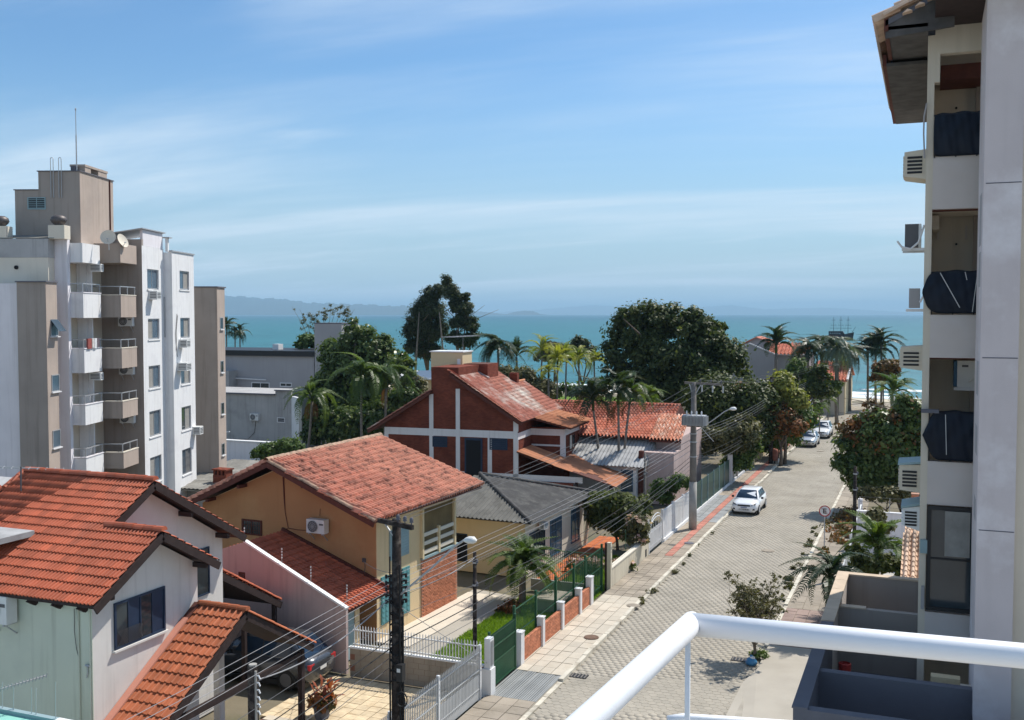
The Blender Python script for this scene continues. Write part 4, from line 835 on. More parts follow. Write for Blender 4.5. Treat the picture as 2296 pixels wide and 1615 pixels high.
ridge_caps(rf, (6.95, 8.3, 8.1), (6.95, 10.5, 8.1), M['tile_brown'], .09); ridge_caps(rf, (5.02, 4.2, 9.28), (5.02, 8.0, 9.28), M['tile_brown'], .1)
sh = deck(h, [(10.0, 2.45, 6.0), (12.75, 2.45, 5.38), (12.75, 8.0, 5.30), (10.0, 9.0, 6.0)], M['redwood'], .08, 'wing_roof')
tile_roof(sh, FB, (9.9, 8.6, 6.06), (0, -1, 0), (2.85, 0, -.68), 6.15, 2.92, 'port', M['tile_brown'], .22, .36, nparts=120)
# masonry stack, parapet and water tank
wallbox(h, M['brickwall'], 3.52, .3, 8.0, 4.9, 4.2, 9.54, name='parapet'); wallbox(h, M['brickwall'], 3.52, 4.2, 8.0, 6.15, 6.6, 9.6, name='parapet'); b = MB(); b.bar((4.95, 4.1, 9.28), (6.3, 4.1, 8.62), .16, .08); b.build('flashing', M['alu'], rf)
wallbox(h, M['brickwall'], 6.5, 8.2, 7.9, 7.1, 8.7, 8.75, name='chimney')
t = thing('water_tank', 'cream box shaped water tank on top of the brick stack', 'water tank', (FB.o[0] + 3.05 * FB.c - 4.4 * FB.n, FB.o[1] + 3.05 * FB.n + 4.4 * FB.c, 9.0), FB.a)
wallbox(t, M['cream'], -1.2, -.4, 0, 1.25, 1.6, 1.42, name='tank'); wallbox(t, M['whitepaint'], -1.28, -.48, 1.42, 1.33, 1.68, 1.5, name='lid'); wallbox(t, M['whitepaint'], .85, -.42, .35, 1.1, -.4, .95, name='hatch')
# porch roof: clay coloured sheets, low open veranda below
pr = thing('porch', 'brown sheeted porch roof with pale seams in front of the brick house', 'porch', (FB.o[0], FB.o[1], 0), FB.a)
pd = deck(pr, [(9.75, -.35, 4.02), (12.15, -.35, 3.12), (12.15, 3.15, 3.12), (9.75, 3.15, 4.02)], M['redwood'], .06, 'roof')
deck(pd, [(12.15, -.35, 3.28), (16.45, -.35, 2.02), (16.45, 9.3, 2.02), (12.15, 9.3, 3.28)], M['redwood'], .06)
L1_ = math.hypot(2.4, .8); L2_ = math.hypot(4.3, 1.25)
wave_roof(pd, (9.75, -.38, 4.05), (0, 1, 0), (2.45, 0, -.8), 3.5, L1_ + .1, M['tile_brown'], .13, .016, .62)
wave_roof(pd, (12.12, -.38, 3.27), (0, 1, 0), (4.35, 0, -1.25), 9.7, L2_ + .05, M['tile_brown'], .13, .016, .62, clip=lambda u, v: not (u < 1.6 - abs(v - 2.75) * 1.2))
for (x, y) in ((16.1, .0), (16.1, 4.5), (16.1, 9.0), (13.8, .0)): wallbox(pr, M['darkwood'], x - .09, y - .09, 0, x + .09, y + .09, 2.1, name='post')
wallbox(pr, M['brickwall'], 9.72, -.3, 0, 13.6, -.12, 2.05, name='low_wall')
# ================================================================== pink house with pale corrugated roof, red tiled roof behind
FK = Fr(-16.4, 69.0, 0.0)
h = frame_thing('house', 'pink walled house with red tiled hip roof behind a pale corrugated annex', 'house', FK)
A = FK.X(1525, 910, -.5)
wallbox(h, M['pinkwall'], -13.5, 2.4, 0, .35, 9.6, 4.45); wallbox(h, M['redwood'], -2.05, -.12, 0, -1.75, .3, 3.7, name='pillar')
wallbox(h, M['pinkwall'], -1.75, .25, 0, .35, 2.4, 3.6)
def yz(px, py, u): return FK.Y(px, py, u)
E0, E1 = yz(1303, 968, 1.9), yz(1500, 985, 1.9); rz_ = yz(1525, 910, 7.0)
ez, rz2 = E1.z, rz_.z
rf = deck(h, [(-13.8, 1.9, ez), (E1.x, 1.9, ez), (rz_.x, 7.0, rz2), (-13.8, 7.0, rz2)], M['redwood'], .1, 'roof'); deck(rf, [(-13.8, 7.0, rz2), (rz_.x, 7.0, rz2), (rz_.x, 11, ez), (-13.8, 11, ez)], M['redwood'], .1)
LL = math.hypot(5.1, rz2 - ez); W_ = rz_.x + 13.8
tile_roof(rf, FK, (-13.8, 7.0, rz2 + .03), (1, 0, 0), (0, -5.1, ez - rz2), W_, LL, 'capa', M['tile_red'], .26, .4)
ridge_caps(rf, (-13.8, 7.0, rz2 + .08), (rz_.x, 7.0, rz2 + .08), M['tile_red'], .1, .5)
b = MB(); b.extr([(rz_.x + .02, 7.0, rz2 + .02), (rz_.x + .02, 4.6, rz2 - 1.05), (rz_.x + .02, 9.2, rz2 - 1.05)], (.06, 0, 0)); b.build('gable_end', M['redwood'], rf)
hp0 = yz(1505, 932, 4.4); q = deck(h, [(rz_.x - .5, 4.4, hp0.z), (rz_.x + 1.0, 4.4, hp0.z - .1), (rz_.x + 1.3, 1.6, ez - .1), (rz_.x - 1.0, 1.6, ez - .1)], M['redwood'], .1, 'lower_roof')
tile_roof(q, FK, (rz_.x - .95, 4.4, hp0.z + .05), (1, 0, 0), (0, -2.9, ez - hp0.z - .05), 2.3, math.hypot(2.9, hp0.z - ez), 'capa', mat('pale streaked clay tile', (.62, .27, .17), .85, .15, 2.0, objvar=.25, stain=(.85, .72, .6), stainamt=.95, stainscale=2.2), .26, .4, nparts=100)
an = frame_thing('annex', 'white annex with blue window under pale grey corrugated roof', 'annex', FK)
wallbox(an, M['whitepaint'], -9.5, -.6, 0, -2.1, 2.3, 2.75)
ra = deck(an, [(-11.5, 2.35, 4.15), (-1.5, 2.35, 4.15), (-1.5, -1.1, 2.75), (-11.5, -1.1, 2.75)], M['fibro_pale'], .05, 'roof', .05)
wave_roof(ra, (-11.5, 2.35, 4.18), (1, 0, 0), (0, -3.5, -1.42), 10.0, math.hypot(3.5, 1.42), M['fibro_pale'], .26, .035, 1.05, lenstep=1.9)
b = MB(); b.side([(-1.1, 2.7), (2.35, 4.1), (2.35, 2.6)], -1.52, -1.42); b.build('gable_end', M['greywall'], an)
window(an, (-3.15, -.6, .9), 0, .85, 1.5, M['blueframe'], M['glass_blue'], 2, 3, .06, .05)
# ================================================================== flat roofed building and weathered wall house behind the apartments
FN = Fr(-66.0, 98.0, 2.0)
h = frame_thing('building', 'long flat roofed grey building with a dark roof edge facing the sea', 'building', FN)
A, B = FN.Y(500, 785), FN.Y(704, 800); C_ = FN.Y(705, 726); D_ = FN.Y(757, 726)
zt, zb = A.z, B.z
wallbox(h, M['greyflat'], -22, 0, 0, B.x, 9, zb); wallbox(h, M['black'], -22, -.35, zb, B.x + .2, 9.2, zt, name='roof_edge')
wallbox(h, M['greyflat'], B.x + .21, -.2, 0, D_.x + .6, 3.5, C_.z, name='tower'); wallbox(h, M['rdark'], B.x + .15, -.26, C_.z, D_.x + .66, 3.56, C_.z + .1, name='tower_cap')
for (c0, c1, n_) in (((564, 857), (605, 873), 2), ((628, 858), (655, 868), 2)):
    P0_, P1_ = FN.Y(*c0), FN.Y(*c1); window(h, (P0_.x, -.001, P1_.z), 0, P1_.x - P0_.x, P0_.z - P1_.z, M['beam'], M['glass'], n_, 1, .1, .06)
P0_ = FN.Y(532, 848); wallbox(h, M['greywall'], -22, -1.6, 0, P0_.x, -.001, P0_.z + .9, name='annex'); b = MB(); b.bar((P0_.x, -.3, P0_.z), (FN.Y(600, 853).x, -.3, P0_.z - .1), .08, .12); b.build('awning', M['beam'], h)
P0_ = FN.Y(583, 775); wallbox(h, M['whitepaint'], P0_.x - .3, 3, zt, P0_.x + .5, 4, zt + .65, name='vent')
FW = Fr(-58.0, 83.0, 2.0)
h = frame_thing('house', 'flat fronted house wall streaked with black mould behind the apartments', 'house', FW)
A, B, C_ = FW.Y(500, 882), FW.Y(612, 876), FW.Y(653, 880)
wallbox(h, M['greywall'], -16, 0, 0, A.x + 6.0, 8, A.z - .02); wallbox(h, M['greywall'], A.x + 6.01, -.02, 0, C_.x, 8, B.z)
b = MB(); b.bar((-16, -.1, A.z + .05), (A.x + 6, -.1, A.z + .05), .3, .12); b.build('coping', M['rdark'], h); b = MB(); b.bar((A.x + 6, -.1, B.z + .05), (C_.x + .1, -.1, B.z + .05), .3, .1); b.build('coping', M['rdark'], h)
b = MB(); b.prism([(C_.x, 0), (C_.x + 1.8, -1.6), (C_.x + 2.0, -1.4), (C_.x + .2, .3)], 0, B.z - .5); b.build('side_wall', M['whitepaint'], h)
P0_, P1_ = FW.Y(622, 936), FW.Y(640, 948); window(h, (P0_.x, -.02, P1_.z), 0, P1_.x - P0_.x, P0_.z - P1_.z, M['beam'], M['dark'], 1, 2, .08, .06)
P0_ = FW.Y(564, 942); ac_split((FW.o[0] + P0_.x, FW.o[1] + .0, P0_.z), FW.a, 'rust stained air conditioner on the mouldy grey wall', .95, .66)
b = MB(); b.tube([(P0_.x + .5, -.03, P0_.z - .1), (P0_.x + .35, -.03, P0_.z - 1.2), (P0_.x - .4, -.03, P0_.z - 1.9), (P0_.x - 3, -.03, P0_.z - 2.0)], .02, 5); b.build('pipe', M['oldpole'], h)
h = thing('yard_wall', 'low white yard wall with metal gate posts below the mouldy house', 'wall', (-53.5, 74, 0))
wallbox(h, M['lilac'], -7, -.1, 0, 3.4, .1, 2.0); wallbox(h, M['beam'], -4, -.15, 2.0, 2.8, .4, 2.12, name='coping')
b = MB(); b.tube([(-4.6, -.5, 0), (-4.6, -.5, 2.6), (-3.0, -.4, 2.9)], .05, 6); b.build('gate_post', M['whitepaint'], h)
# grey roofed shed between the apartments and the yellow house
FS = Fr(-45.5, 57.0, 4.0)
h = frame_thing('shed', 'long low shed with flat weathered fibre cement roof', 'shed', FS)
A, B, C_, D_ = FS.Z(378, 1088, 2.6), FS.Z(470, 1098, 2.6), FS.Z(585, 1035, 2.95), FS.Z(500, 1032, 2.95)
wallbox(h, M['greywall'], A.x + .4, A.y + .4, 0, B.x + 3, C_.y, 2.5)
rf = deck(h, [(A.x - 1, A.y - .5, 2.55), (B.x + 2.5, A.y - .5, 2.55), (B.x + 2.5, C_.y, 3.0), (A.x - 1, C_.y, 3.0)], M['fibro_mid'], .06, 'roof', .06)
wave_roof(rf, (A.x - 1, C_.y, 3.02), (1, 0, 0), (0, A.y - .5 - C_.y, -.45), B.x + 3.5 - A.x, C_.y - A.y + .5, M['fibro_mid'], .3, .022, 1.1, lenstep=2.4)
P0_ = FS.Z(517, 1072, 2.9); t = thing('chimney', 'small dark brick barbecue chimney rising through the shed roof', 'chimney', (FS.o[0] + P0_.x, FS.o[1] + P0_.y, 2.2))
wallbox(t, M['brickwall'], -.5, -.35, 0, .5, .35, .95, name='stack'); 
for i in range(4): wallbox(t, M['brickwall'], -.48 + i * .28, -.33, .95, -.36 + i * .28, .33, 1.25, name='brick_pier')
wallbox(t, M['brickwall'], -.55, -.4, 1.25, .55, .4, 1.33, name='cap')
P0_ = FS.Z(470, 1095, 2.4); t = thing('log_pile', 'dark stacked timber against the shed below the yellow gable', 'timber', (FS.o[0] + P0_.x + .8, FS.o[1] + P0_.y + .3, 1.9))
for i in range(7): b = MB(); b.bar((-1.2 + .03 * i, -.3 + .1 * i, .2 + .11 * (i % 3)), (1.6, -.2 + .1 * i, .25 + .11 * (i % 3)), .12); b.build('beam', M['darkwood'], t)
# ================================================================== houses near the beach
FM = Fr(-29.0, 138.0, 0)
h = frame_thing('house', 'grey house with twin gables and red roofs behind the tall palm', 'house', FM)
A, B = FM.Y(1670, 795), FM.Y(1692, 772); C_, D_ = FM.Y(1740, 795), FM.Y(1810, 800); P_ = FM.Y(1686, 778)
gx = FM.Y(1683, 775)
wallbox(h, M['greyflat'], A.x - 3, 0, 0, D_.x, 9, C_.z - .1)
b = MB(); b.gable([(gx.x - 3.2, 2), (gx.x + 3.2, 2), (gx.x + 3.2, C_.z), (gx.x, gx.z + .2), (gx.x - 3.2, C_.z)], -.8, 0); b.build('gable_wall', M['greyflat'], h)
b = MB(); b.bar((gx.x - 3.3, -.85, C_.z + .05), (gx.x, -.85, gx.z + .3), .2, .16); b.bar((gx.x, -.85, gx.z + .3), (gx.x + 3.3, -.85, C_.z + .05), .2, .16); b.build('white_trim', M['beam'], h)
top = FM.Y(1700, 757, 5)
b = MB(); b.gable([(gx.x - 2.6, 2), (gx.x + 5, 2), (gx.x + 5, C_.z + .4), (top.x, top.z), (gx.x - 2.6, C_.z + .6)], 3.5, 8); b.build('upper_wall', M['greyflat'], h)
rf = deck(h, [(gx.x - 2.9, 3.0, C_.z + .7), (top.x, 3.0, top.z + .15), (top.x, 8.5, top.z + .15), (gx.x - 2.9, 8.5, C_.z + .7)], M['tile_red'], .15, 'roof'); deck(rf, [(top.x, 3.0, top.z + .15), (gx.x + 5.3, 3.0, C_.z + .4), (gx.x + 5.3, 8.5, C_.z + .4), (top.x, 8.5, top.z + .15)], M['tile_red'], .15)
R2 = FM.Y(1765, 778, 3); tile_roof(rf, FM, (C_.x - 1.0, 3.2, R2.z + .5), (1, 0, 0), (0, -3.6, C_.z - R2.z - .4), D_.x - C_.x + 1.2, 4.0, 'capa', M['tile_red'], .45, .5, nparts=120)
b = MB(); b.bar((C_.x - 1, -.45, C_.z + .05), (D_.x + .5, -.45, C_.z - .1), .16, .14); b.build('white_trim', M['beam'], h)
FE = Fr(-19.0, 140.0, 0)
h = frame_thing('house', 'cream house at the beach end of the street with bright red roof and sunlit side', 'house', FE)
A, B, C_ = FE.Y(1838, 850), FE.Y(1893, 852), FE.Y(1905, 812, 6)
wallbox(h, M['rbeige'], A.x, 0, 0, B.x, 14, A.z)
b = MB(); b.side([(0, 0), (14, 0), (14, A.z), (7, C_.z - .2), (0, A.z)], B.x, B.x + .12); b.build('side_wall', M['cream'], h)
rf = deck(h, [(A.x - 1, -.5, A.z - .1), (B.x + .4, -.5, A.z - .1), (B.x + .4, 7, C_.z), (A.x - 1, 7, C_.z)], M['tile_red'], .15, 'roof'); deck(rf, [(A.x - 1, 7, C_.z), (B.x + .4, 7, C_.z), (B.x + .4, 14.5, A.z - .1), (A.x - 1, 14.5, A.z - .1)], M['tile_red'], .15)
tile_roof(rf, FE, (A.x - 1, 7, C_.z + .03), (1, 0, 0), (0, -7.5, A.z - .1 - C_.z), B.x + 1.4 - A.x, math.hypot(7.5, C_.z - A.z + .1), 'capa', M['tile_red'], .4, .6, nparts=200)
b = MB(); b.bar((B.x + .42, -.5, A.z), (B.x + .42, 7, C_.z + .1), .25, .2); b.build('white_trim', M['beam'], h)
P0_, P1_ = FE.Y(1872, 862), FE.Y(1885, 877); window(h, (P0_.x - .3, -.001, P1_.z), 0, P1_.x - P0_.x + .5, P0_.z - P1_.z, M['beam'], M['glass'], 1, 2, .1, .06)
# terracotta scraps of roof among the trees
for (px, py, dy, lab) in ((1640, 870, 120, 'small bright tiled roof peeping through the dark tree'), (1775, 872, 126, 'small terracotta roof end between leafy garden trees'), (1395 / 1.0, 0, 0, '')):
    if not lab: continue
    p = W0.Y(px, py, dy); t = thing('garden_roof', lab, 'roof', (p.x, p.y, 0)); wallbox(t, M['rbeige'], -1.6, 0, 0, 1.6, 3, p.z - .4)
    rr = deck(t, [(-2, -.4, p.z - .5), (2, -.4, p.z - .5), (2, 1.5, p.z + .5), (-2, 1.5, p.z + .5)], M['tile_red'], .12, 'roof'); ridge_caps(rr, (-2, 1.5, p.z + .55), (2, 1.5, p.z + .55), M['tile_red'], .1, .5)
# white sun shelter behind the brick house, orange wall
t = thing('sun_shelter', 'white roofed beach shelter half hidden behind the brick house', 'shelter', tuple(W0.Y(940, 842, 118)[:2]) + (0,))
p = W0.Y(940, 842, 118); wallbox(t, M['yellow'], -4, 0, 0, 2, 4, p.z - .6); b = MB(); b.extr([(-4.6, -.6, p.z - .5), (2.6, -.6, p.z - .5), (2.6, 2, p.z + .5), (-4.6, 2, p.z + .2)], (0, 0, .15)); b.build('roof', M['whitepaint'], t)
# ================================================================== white and taupe apartment block
FA = Fr(-41.11, 45.92, 20)
h = frame_thing('apartment_building', 'white and taupe apartment block with stacked balconies and a roof tower', 'apartment building', FA)
PT1, PB1 = [14.28, 11.38, 8.46, 5.7, 2.8], [13.11, 10.25, 7.54, 4.8, 1.9]
PT2, PB2 = [14.2, 11.32, 8.43, 5.64, 2.75], [13.13, 10.36, 7.64, 4.9, 2.0]
# facade steps: two white bays with windows
def holes(pl, rows):
    r = []
    for c0, c1 in rows: A, B = FA.X(*c0, pl), FA.X(*c1, pl); r.append((A.y, B.y, B.z, A.z))
    return r
H1 = holes(0.0, [((330, t), (357, t + hgt)) for t, hgt in ((603, 47), (715, 45), (822, 46), (925, 50), (1030, 48))]); y1a, y1b = 0.0, 3.25
m1 = [(sum(q[0] for q in H1) / 5, sum(q[1] for q in H1) / 5)]; H1 = [(.72, 2.45, q[2], q[3]) for q in H1]
b = MB(); b.panel((0, y1a, 0), (0, 1, 0), (1, 0, 0), y1b - y1a, 0, 17.05, .22, [(q[0] - y1a, q[1] - y1a, q[2], q[3]) for q in H1]); b.build('white_bay', M['white_wall'], h)
H2 = holes(.5, [((403, t), (427, t + hgt)) for t, hgt in ((607, 44), (713, 44), (815, 44), (915, 46), (1012, 47))]); H2 = [(4.5, 6.15, q[2], q[3]) for q in H2]
b = MB(); b.panel((.5, 3.25, 0), (0, 1, 0), (1, 0, 0), 3.75, 0, 16.9, .22, [(q[0] - 3.25, q[1] - 3.25, q[2], q[3]) for q in H2]); b.box(-2, 3.25, 0, .5 - .22, 3.45, 16.85); b.box(-2, 6.8, 0, .28, 6.99, 16.85); b.box(-2.4, 3.3, 16.6, .28, 6.9, 16.8); b.build('white_bay', M['white_wall'], h)
wallbox(h, M['taupe'], -3.0, -.015, 0, -.001, .2, 17.4, name='taupe_wall'); wallbox(h, M['white_wall'], -2.6, .2, 16.8, -.23, 3.2, 17.0, name='roof_slab')
wallbox(h, M['lilac'], -.18, .2, 17.06, -.02, 3.2, 17.95, name='attic_sheet'); b = MB(); b.extr([(-2.8, -.1, 17.55), (.1, -.1, 17.98), (.1, 3.4, 17.98), (-2.8, 3.4, 17.55)], (0, 0, .06)); b.build('attic_roof', M['metalgrey'], h)
wallbox(h, M['metalgrey'], .34, 3.2, 16.9, .56, 7.05, 16.98, name='coping'); wallbox(h, M['whitepaint'], .1, 3.3, 16.9, .25, 3.5, 17.7, name='flue'); wallbox(h, M['metalgrey'], -.1, 3.15, 17.7, .4, 3.65, 17.76, name='flue_cap')
for i, q in enumerate(H1): window(h, (-.12, q[0] + .02, q[2] + .02), R(90), q[1] - q[0] - .04, q[3] - q[2] - .04, M['alu'], [M['curtaindim'], M['glass_blue']] if i else [M['glass_blue'], M['glass_blue']], 2, 1, .05, .05); wallbox(h, M['white_wall'], -.2, q[0] - .06, q[2] - .08, .05, q[1] + .06, q[2] - .001, name='sill')
for i, q in enumerate(H2): window(h, (.38, q[0] + .02, q[2] + .02), R(90), q[1] - q[0] - .04, q[3] - q[2] - .04, M['alu'], [M['glass_blue'], M['curtaindim']] if i != 3 else [M['glass'], M['curtaindim']], 2, 1, .05, .05, bars=M['rdark'] if i == 4 else None); wallbox(h, M['white_wall'], .3, q[0] - .06, q[2] - .08, .55, q[1] + .06, q[2] - .001, name='sill')
b = MB(); b.tube([(.03, 3.2, 14.2), (.03, 3.2, 11.8)], .05, 6); b.build('downpipe', M['metalgrey'], h)
b = MB(); b.tube([(.53, 3.9, 13.2), (.53, 3.6, 12.0), (.53, 3.8, 10.8), (.53, 3.9, 10.6)], .015, 5); b.tube([(.53, 4.0, 13.1), (.53, 3.75, 12.2), (.53, 3.7, 11.0)], .015, 5); b.build('cable', M['wire'], h)
# rear taupe block
dA, dB, dC = FA.Y(437, 645, 9), FA.Y(485, 645, 9), FA.Y(498, 648, 9)
wallbox(h, M['taupe'], -6, 9, 0, dB.x, 10.6, dA.z, name='rear_block'); b = MB()
hh = []
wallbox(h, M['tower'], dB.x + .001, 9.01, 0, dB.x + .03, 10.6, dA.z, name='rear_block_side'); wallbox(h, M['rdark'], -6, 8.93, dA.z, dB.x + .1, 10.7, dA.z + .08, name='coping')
for t in (712, 810, 905, 998): A = FA.X(490, t, dB.x + .03); B = FA.X(490, t + 27, dB.x + .03); window(h, (dB.x + .03, 9.55, B.z), R(90), .6, A.z - B.z, M['alu'], M['glass'], 1, 1, .05, .03, sill=M['beam'])
# recessed back wall behind the balconies
wallbox(h, M['rbeige'], -2.6, -5.1, 0, -2.35, -.02, 17.0, name='recess_wall')
wallbox(h, M['white_wall'], -2.34, -3.05, 0, -1.82, -2.9, 16.3, name='fin_wall'); wallbox(h, M['white_wall'], -1.81, -3.0, 0, -1.55, -2.9, 16.3, name='fin_wall')
for k in range(5):
    zf = PB1[k] + .02
    for (ya, yb, nm) in ((-4.95, -4.05, 0), (-2.75, -1.6, 1)):
        o = window(h, (-2.34, ya, zf), R(90), yb - ya, 2.2, M['alu'], [M['glass'], M['curtaindim']] if (k + nm) % 2 else [M['glass'], M['glass_blue']], 2, 1, .06, .05, name='sliding_door')
    for j, (x0, x1, ya, yb, zt, zb, mt) in enumerate(((-2.35, -1.1, -5.0, -2.92, PT1[k], PB1[k], 'white_wall'), (-2.35, -.2, -2.5, -.45, PT2[k], PB2[k], 'taupe'))):
        o = MB(); o.box(x0, ya, zb - .12, x1, yb, zb + .05); bal = o.build('balcony', M[mt], h)
        p = MB(); xs = x0 + .55; p.box(xs, ya, zb + .05, x1, ya + .1, zt); p.box(x1 - .1, ya + .1, zb + .05, x1, yb, zt); p.build('parapet', M[mt], bal)
        if mt == 'taupe': q = MB(); q.box(x1, ya + .005, zb - .115, x1 + .012, yb - .005, zt - .005); q.build('parapet_face', M['tower'], bal)  # thin lighter sheet, sunlight painted on the outer side
        c = MB(); c.box(xs - .03, ya - .03, zt, x1 + .03, ya + .12, zt + .05); c.box(x1 - .12, ya + .12, zt, x1 + .03, yb + .02, zt + .05); c.build('coping', M['lilac'] if j == 0 else M['palecream'], bal)
        r = MB(); zr = zt + .48; r.bar((xs, ya + .05, zr), (x1 - .03, ya + .05, zr), .05); r.bar((x1 - .05, ya + .05, zr), (x1 - .05, yb, zr), .05)
        for (px_, py_) in ((xs, ya + .05), (x1 - .05, ya + .05), (x1 - .05, (ya + yb) / 2), (x1 - .05, yb - .05)): r.bar((px_, py_, zt), (px_, py_, zr), .04)
        r.build('balcony_rail', M['alu'], bal)
# canopies above the top balconies
wallbox(h, M['white_wall'], -2.3, -5.0, 15.85, -1.1, -2.95, 16.85, name='canopy'); wallbox(h, M['taupe'], -2.3, -2.5, 15.95, -.2, -.3, 17.0, name='canopy'); wallbox(h, M['tower'], -.199, -2.48, 15.97, -.185, -.3, 16.98, name='canopy_face')
# near end: lilac pillar, weathered bands, taupe stair block
wallbox(h, M['lilac'], -2.75, -5.32, 0, -1.75, -5.02, 17.1, name='pillar')
wallbox(h, M['greywall'], -9, -6.0, 16.05, -2.4, -5.33, 17.0, name='weathered_band'); wallbox(h, M['palecream'], -9, -5.98, 14.6, -2.42, -5.33, 16.049, name='cream_band')
wallbox(h, M['lilac'], -9, -5.9, 0, -2.76, -5.33, 14.6, name='end_wall'); b = MB(); b.cyl((-4.05, -6.06, 15.55), .1, .08, 12, 'y'); b.build('vent', M['dark'], h)
tA, tB = FA.Y(37, 633, -7.5), FA.Y(101, 633, -7.5); te = FA.X(126, 636, tB.x).y
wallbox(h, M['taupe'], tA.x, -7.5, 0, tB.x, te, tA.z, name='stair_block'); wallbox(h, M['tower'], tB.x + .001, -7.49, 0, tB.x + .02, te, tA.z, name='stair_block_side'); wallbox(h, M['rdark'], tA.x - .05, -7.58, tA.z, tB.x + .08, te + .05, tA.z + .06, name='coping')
wallbox(h, M['lilac'], -9, -7.2, 0, tA.x - .002, -5.91, tA.z - .05, name='end_wall')
for i, t in enumerate((718, 842, 968)):
    A, B = FA.X(109, t, tB.x + .02), FA.X(125, t + 36, tB.x + .02); wd = min(.8, te + 7.5 - .3)
    o = window(h, (tB.x + .02, -7.35 + .25, B.z), R(90), wd, A.z - B.z, M['alu'], M['glass_blue'], 1, 1, .05, .03, sill=M['beam'])
    if i == 0: k = MB(); k.extr([(.03, -.03, A.z - B.z), (wd - .03, -.03, A.z - B.z), (wd - .03, -.45, .25), (.03, -.45, .25)], (0, .03, .03)); k.build('open_sash', M['glass_blue'], o)
# tower on the roof
tw = FA.Y
T0, T1, T2 = tw(33, 427, -4), tw(178, 427, -4), tw(85, 385, -4)
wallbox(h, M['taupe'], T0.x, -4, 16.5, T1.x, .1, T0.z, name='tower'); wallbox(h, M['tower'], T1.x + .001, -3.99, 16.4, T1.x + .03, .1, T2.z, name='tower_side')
wallbox(h, M['taupe'], T2.x, -3.98, T0.z, T1.x, .1, T2.z, name='tower_top'); wallbox(h, M['rdark'], T2.x - .05, -4.04, T2.z, T1.x + .08, .15, T2.z + .05, name='coping'); wallbox(h, M['rdark'], T0.x - .05, -4.05, T0.z, T2.x, .12, T0.z + .05, name='coping')
A, B = tw(62, 443, -4), tw(103, 470, -4); o = window(h, (A.x, -4.001, B.z), 0, B.x - A.x, A.z - B.z, M['bluegrey'], M['dark'], 2, 1, .05, .04)
for j in range(5): k = MB(); zz = .06 + j * (A.z - B.z - .1) / 5; k.box(.05, -.05, zz, B.x - A.x - .05, -.03, zz + .035); k.build('louvre', M['bluegrey'], o)
for (y0, y1) in ((-3.3, -2.6), (-1.7, -.6)): wallbox(h, M['tower'], T1.x - .75, y0, T2.z, T1.x, y1, T2.z + .34, name='frame_post')
wallbox(h, M['tower'], T1.x - .8, -3.35, T2.z + .341, T1.x + .03, -.55, T2.z + .46, name='frame_beam')
b = MB(); b.tube([(T1.x + .06, -.4, T2.z), (T1.x + .06, -.4, 17.2)], .04, 6); b.build('downpipe', M['redwood'], h)
for xx in (tw(117, 360, -4).x, tw(135, 360, -4).x): b = MB(); z0 = T2.z + .65; b.tube([(xx - .07, -4.05, T0.z - .4), (xx - .07, -4.05, z0), (xx - .03, -4.05, z0 + .07), (xx + .03, -4.05, z0 + .07), (xx + .07, -4.05, z0), (xx + .07, -4.05, T0.z - .4)], .02, 5); b.build('ladder_loop', M['metalgrey'], h)
# mast, ventilators, dishes, roof sheets
def FAw(p): return (FA.o[0] + p[0] * FA.c - p[1] * FA.n, FA.o[1] + p[0] * FA.n + p[1] * FA.c, p[2])
mx = tw(172, 380, -3.5); mt_ = tw(172, 250, -3.5)
t = thing('antenna_mast', 'tall thin antenna mast with red lamp box on the roof tower', 'mast', FAw((mx.x, -3.5, T2.z + .05)))
b = MB(); b.tube([(0, 0, 0), (0, 0, (mt_.z - T2.z) * .6)], .035, 6); b.tube([(0, 0, (mt_.z - T2.z) * .6), (0, 0, mt_.z - T2.z)], .02, 6); b.build('pole', M['metalgrey'], t); b = MB(); b.box(-.3, -.12, .0, -.02, .12, .3); b.build('box', M['rdark'], t)
b = MB(); b.lathe((0, 0, mt_.z - T2.z), [(0, -.02), (.04, 0), (.04, .1), (0, .14)], 8); b.build('lamp', M['metalgrey'], t)
M['darkmetal'] = plain('aged metal', (.11, .095, .09), .5, .3)
for (px, py, lab) in ((132, 506, 'round dark roof ventilator on a white plinth in front of the tower'), (2, 508, 'round dark roof ventilator cut by the left picture edge')):
    p = tw(px, py, -5.6); t = thing('roof_ventilator', lab, 'ventilator', FAw((p.x, -5.6, 17.0)), FA.a, 'turbine ventilators on the apartment roof')
    wallbox(t, M['palecream'], -.42, -.3, 0, .42, .35, p.z - 17.0, name='plinth')
    b = MB(); z0 = p.z - 17.0; b.lathe((0, 0, z0), [(.2, 0), (.24, .06), (.36, .16), (.4, .28), (.36, .42), (.2, .52), (0, .54)], 20); o = b.build('turbine', M['darkmetal'], t, True)
    for j in range(12): a = j * math.pi / 6; k = MB(); k.tube([(.25 * math.cos(a), .25 * math.sin(a), z0 + .06), (.41 * math.cos(a + .2), .41 * math.sin(a + .2), z0 + .27), (.24 * math.cos(a + .4), .24 * math.sin(a + .4), z0 + .5)], .012, 4); k.build('vane', M['rdark'], o)
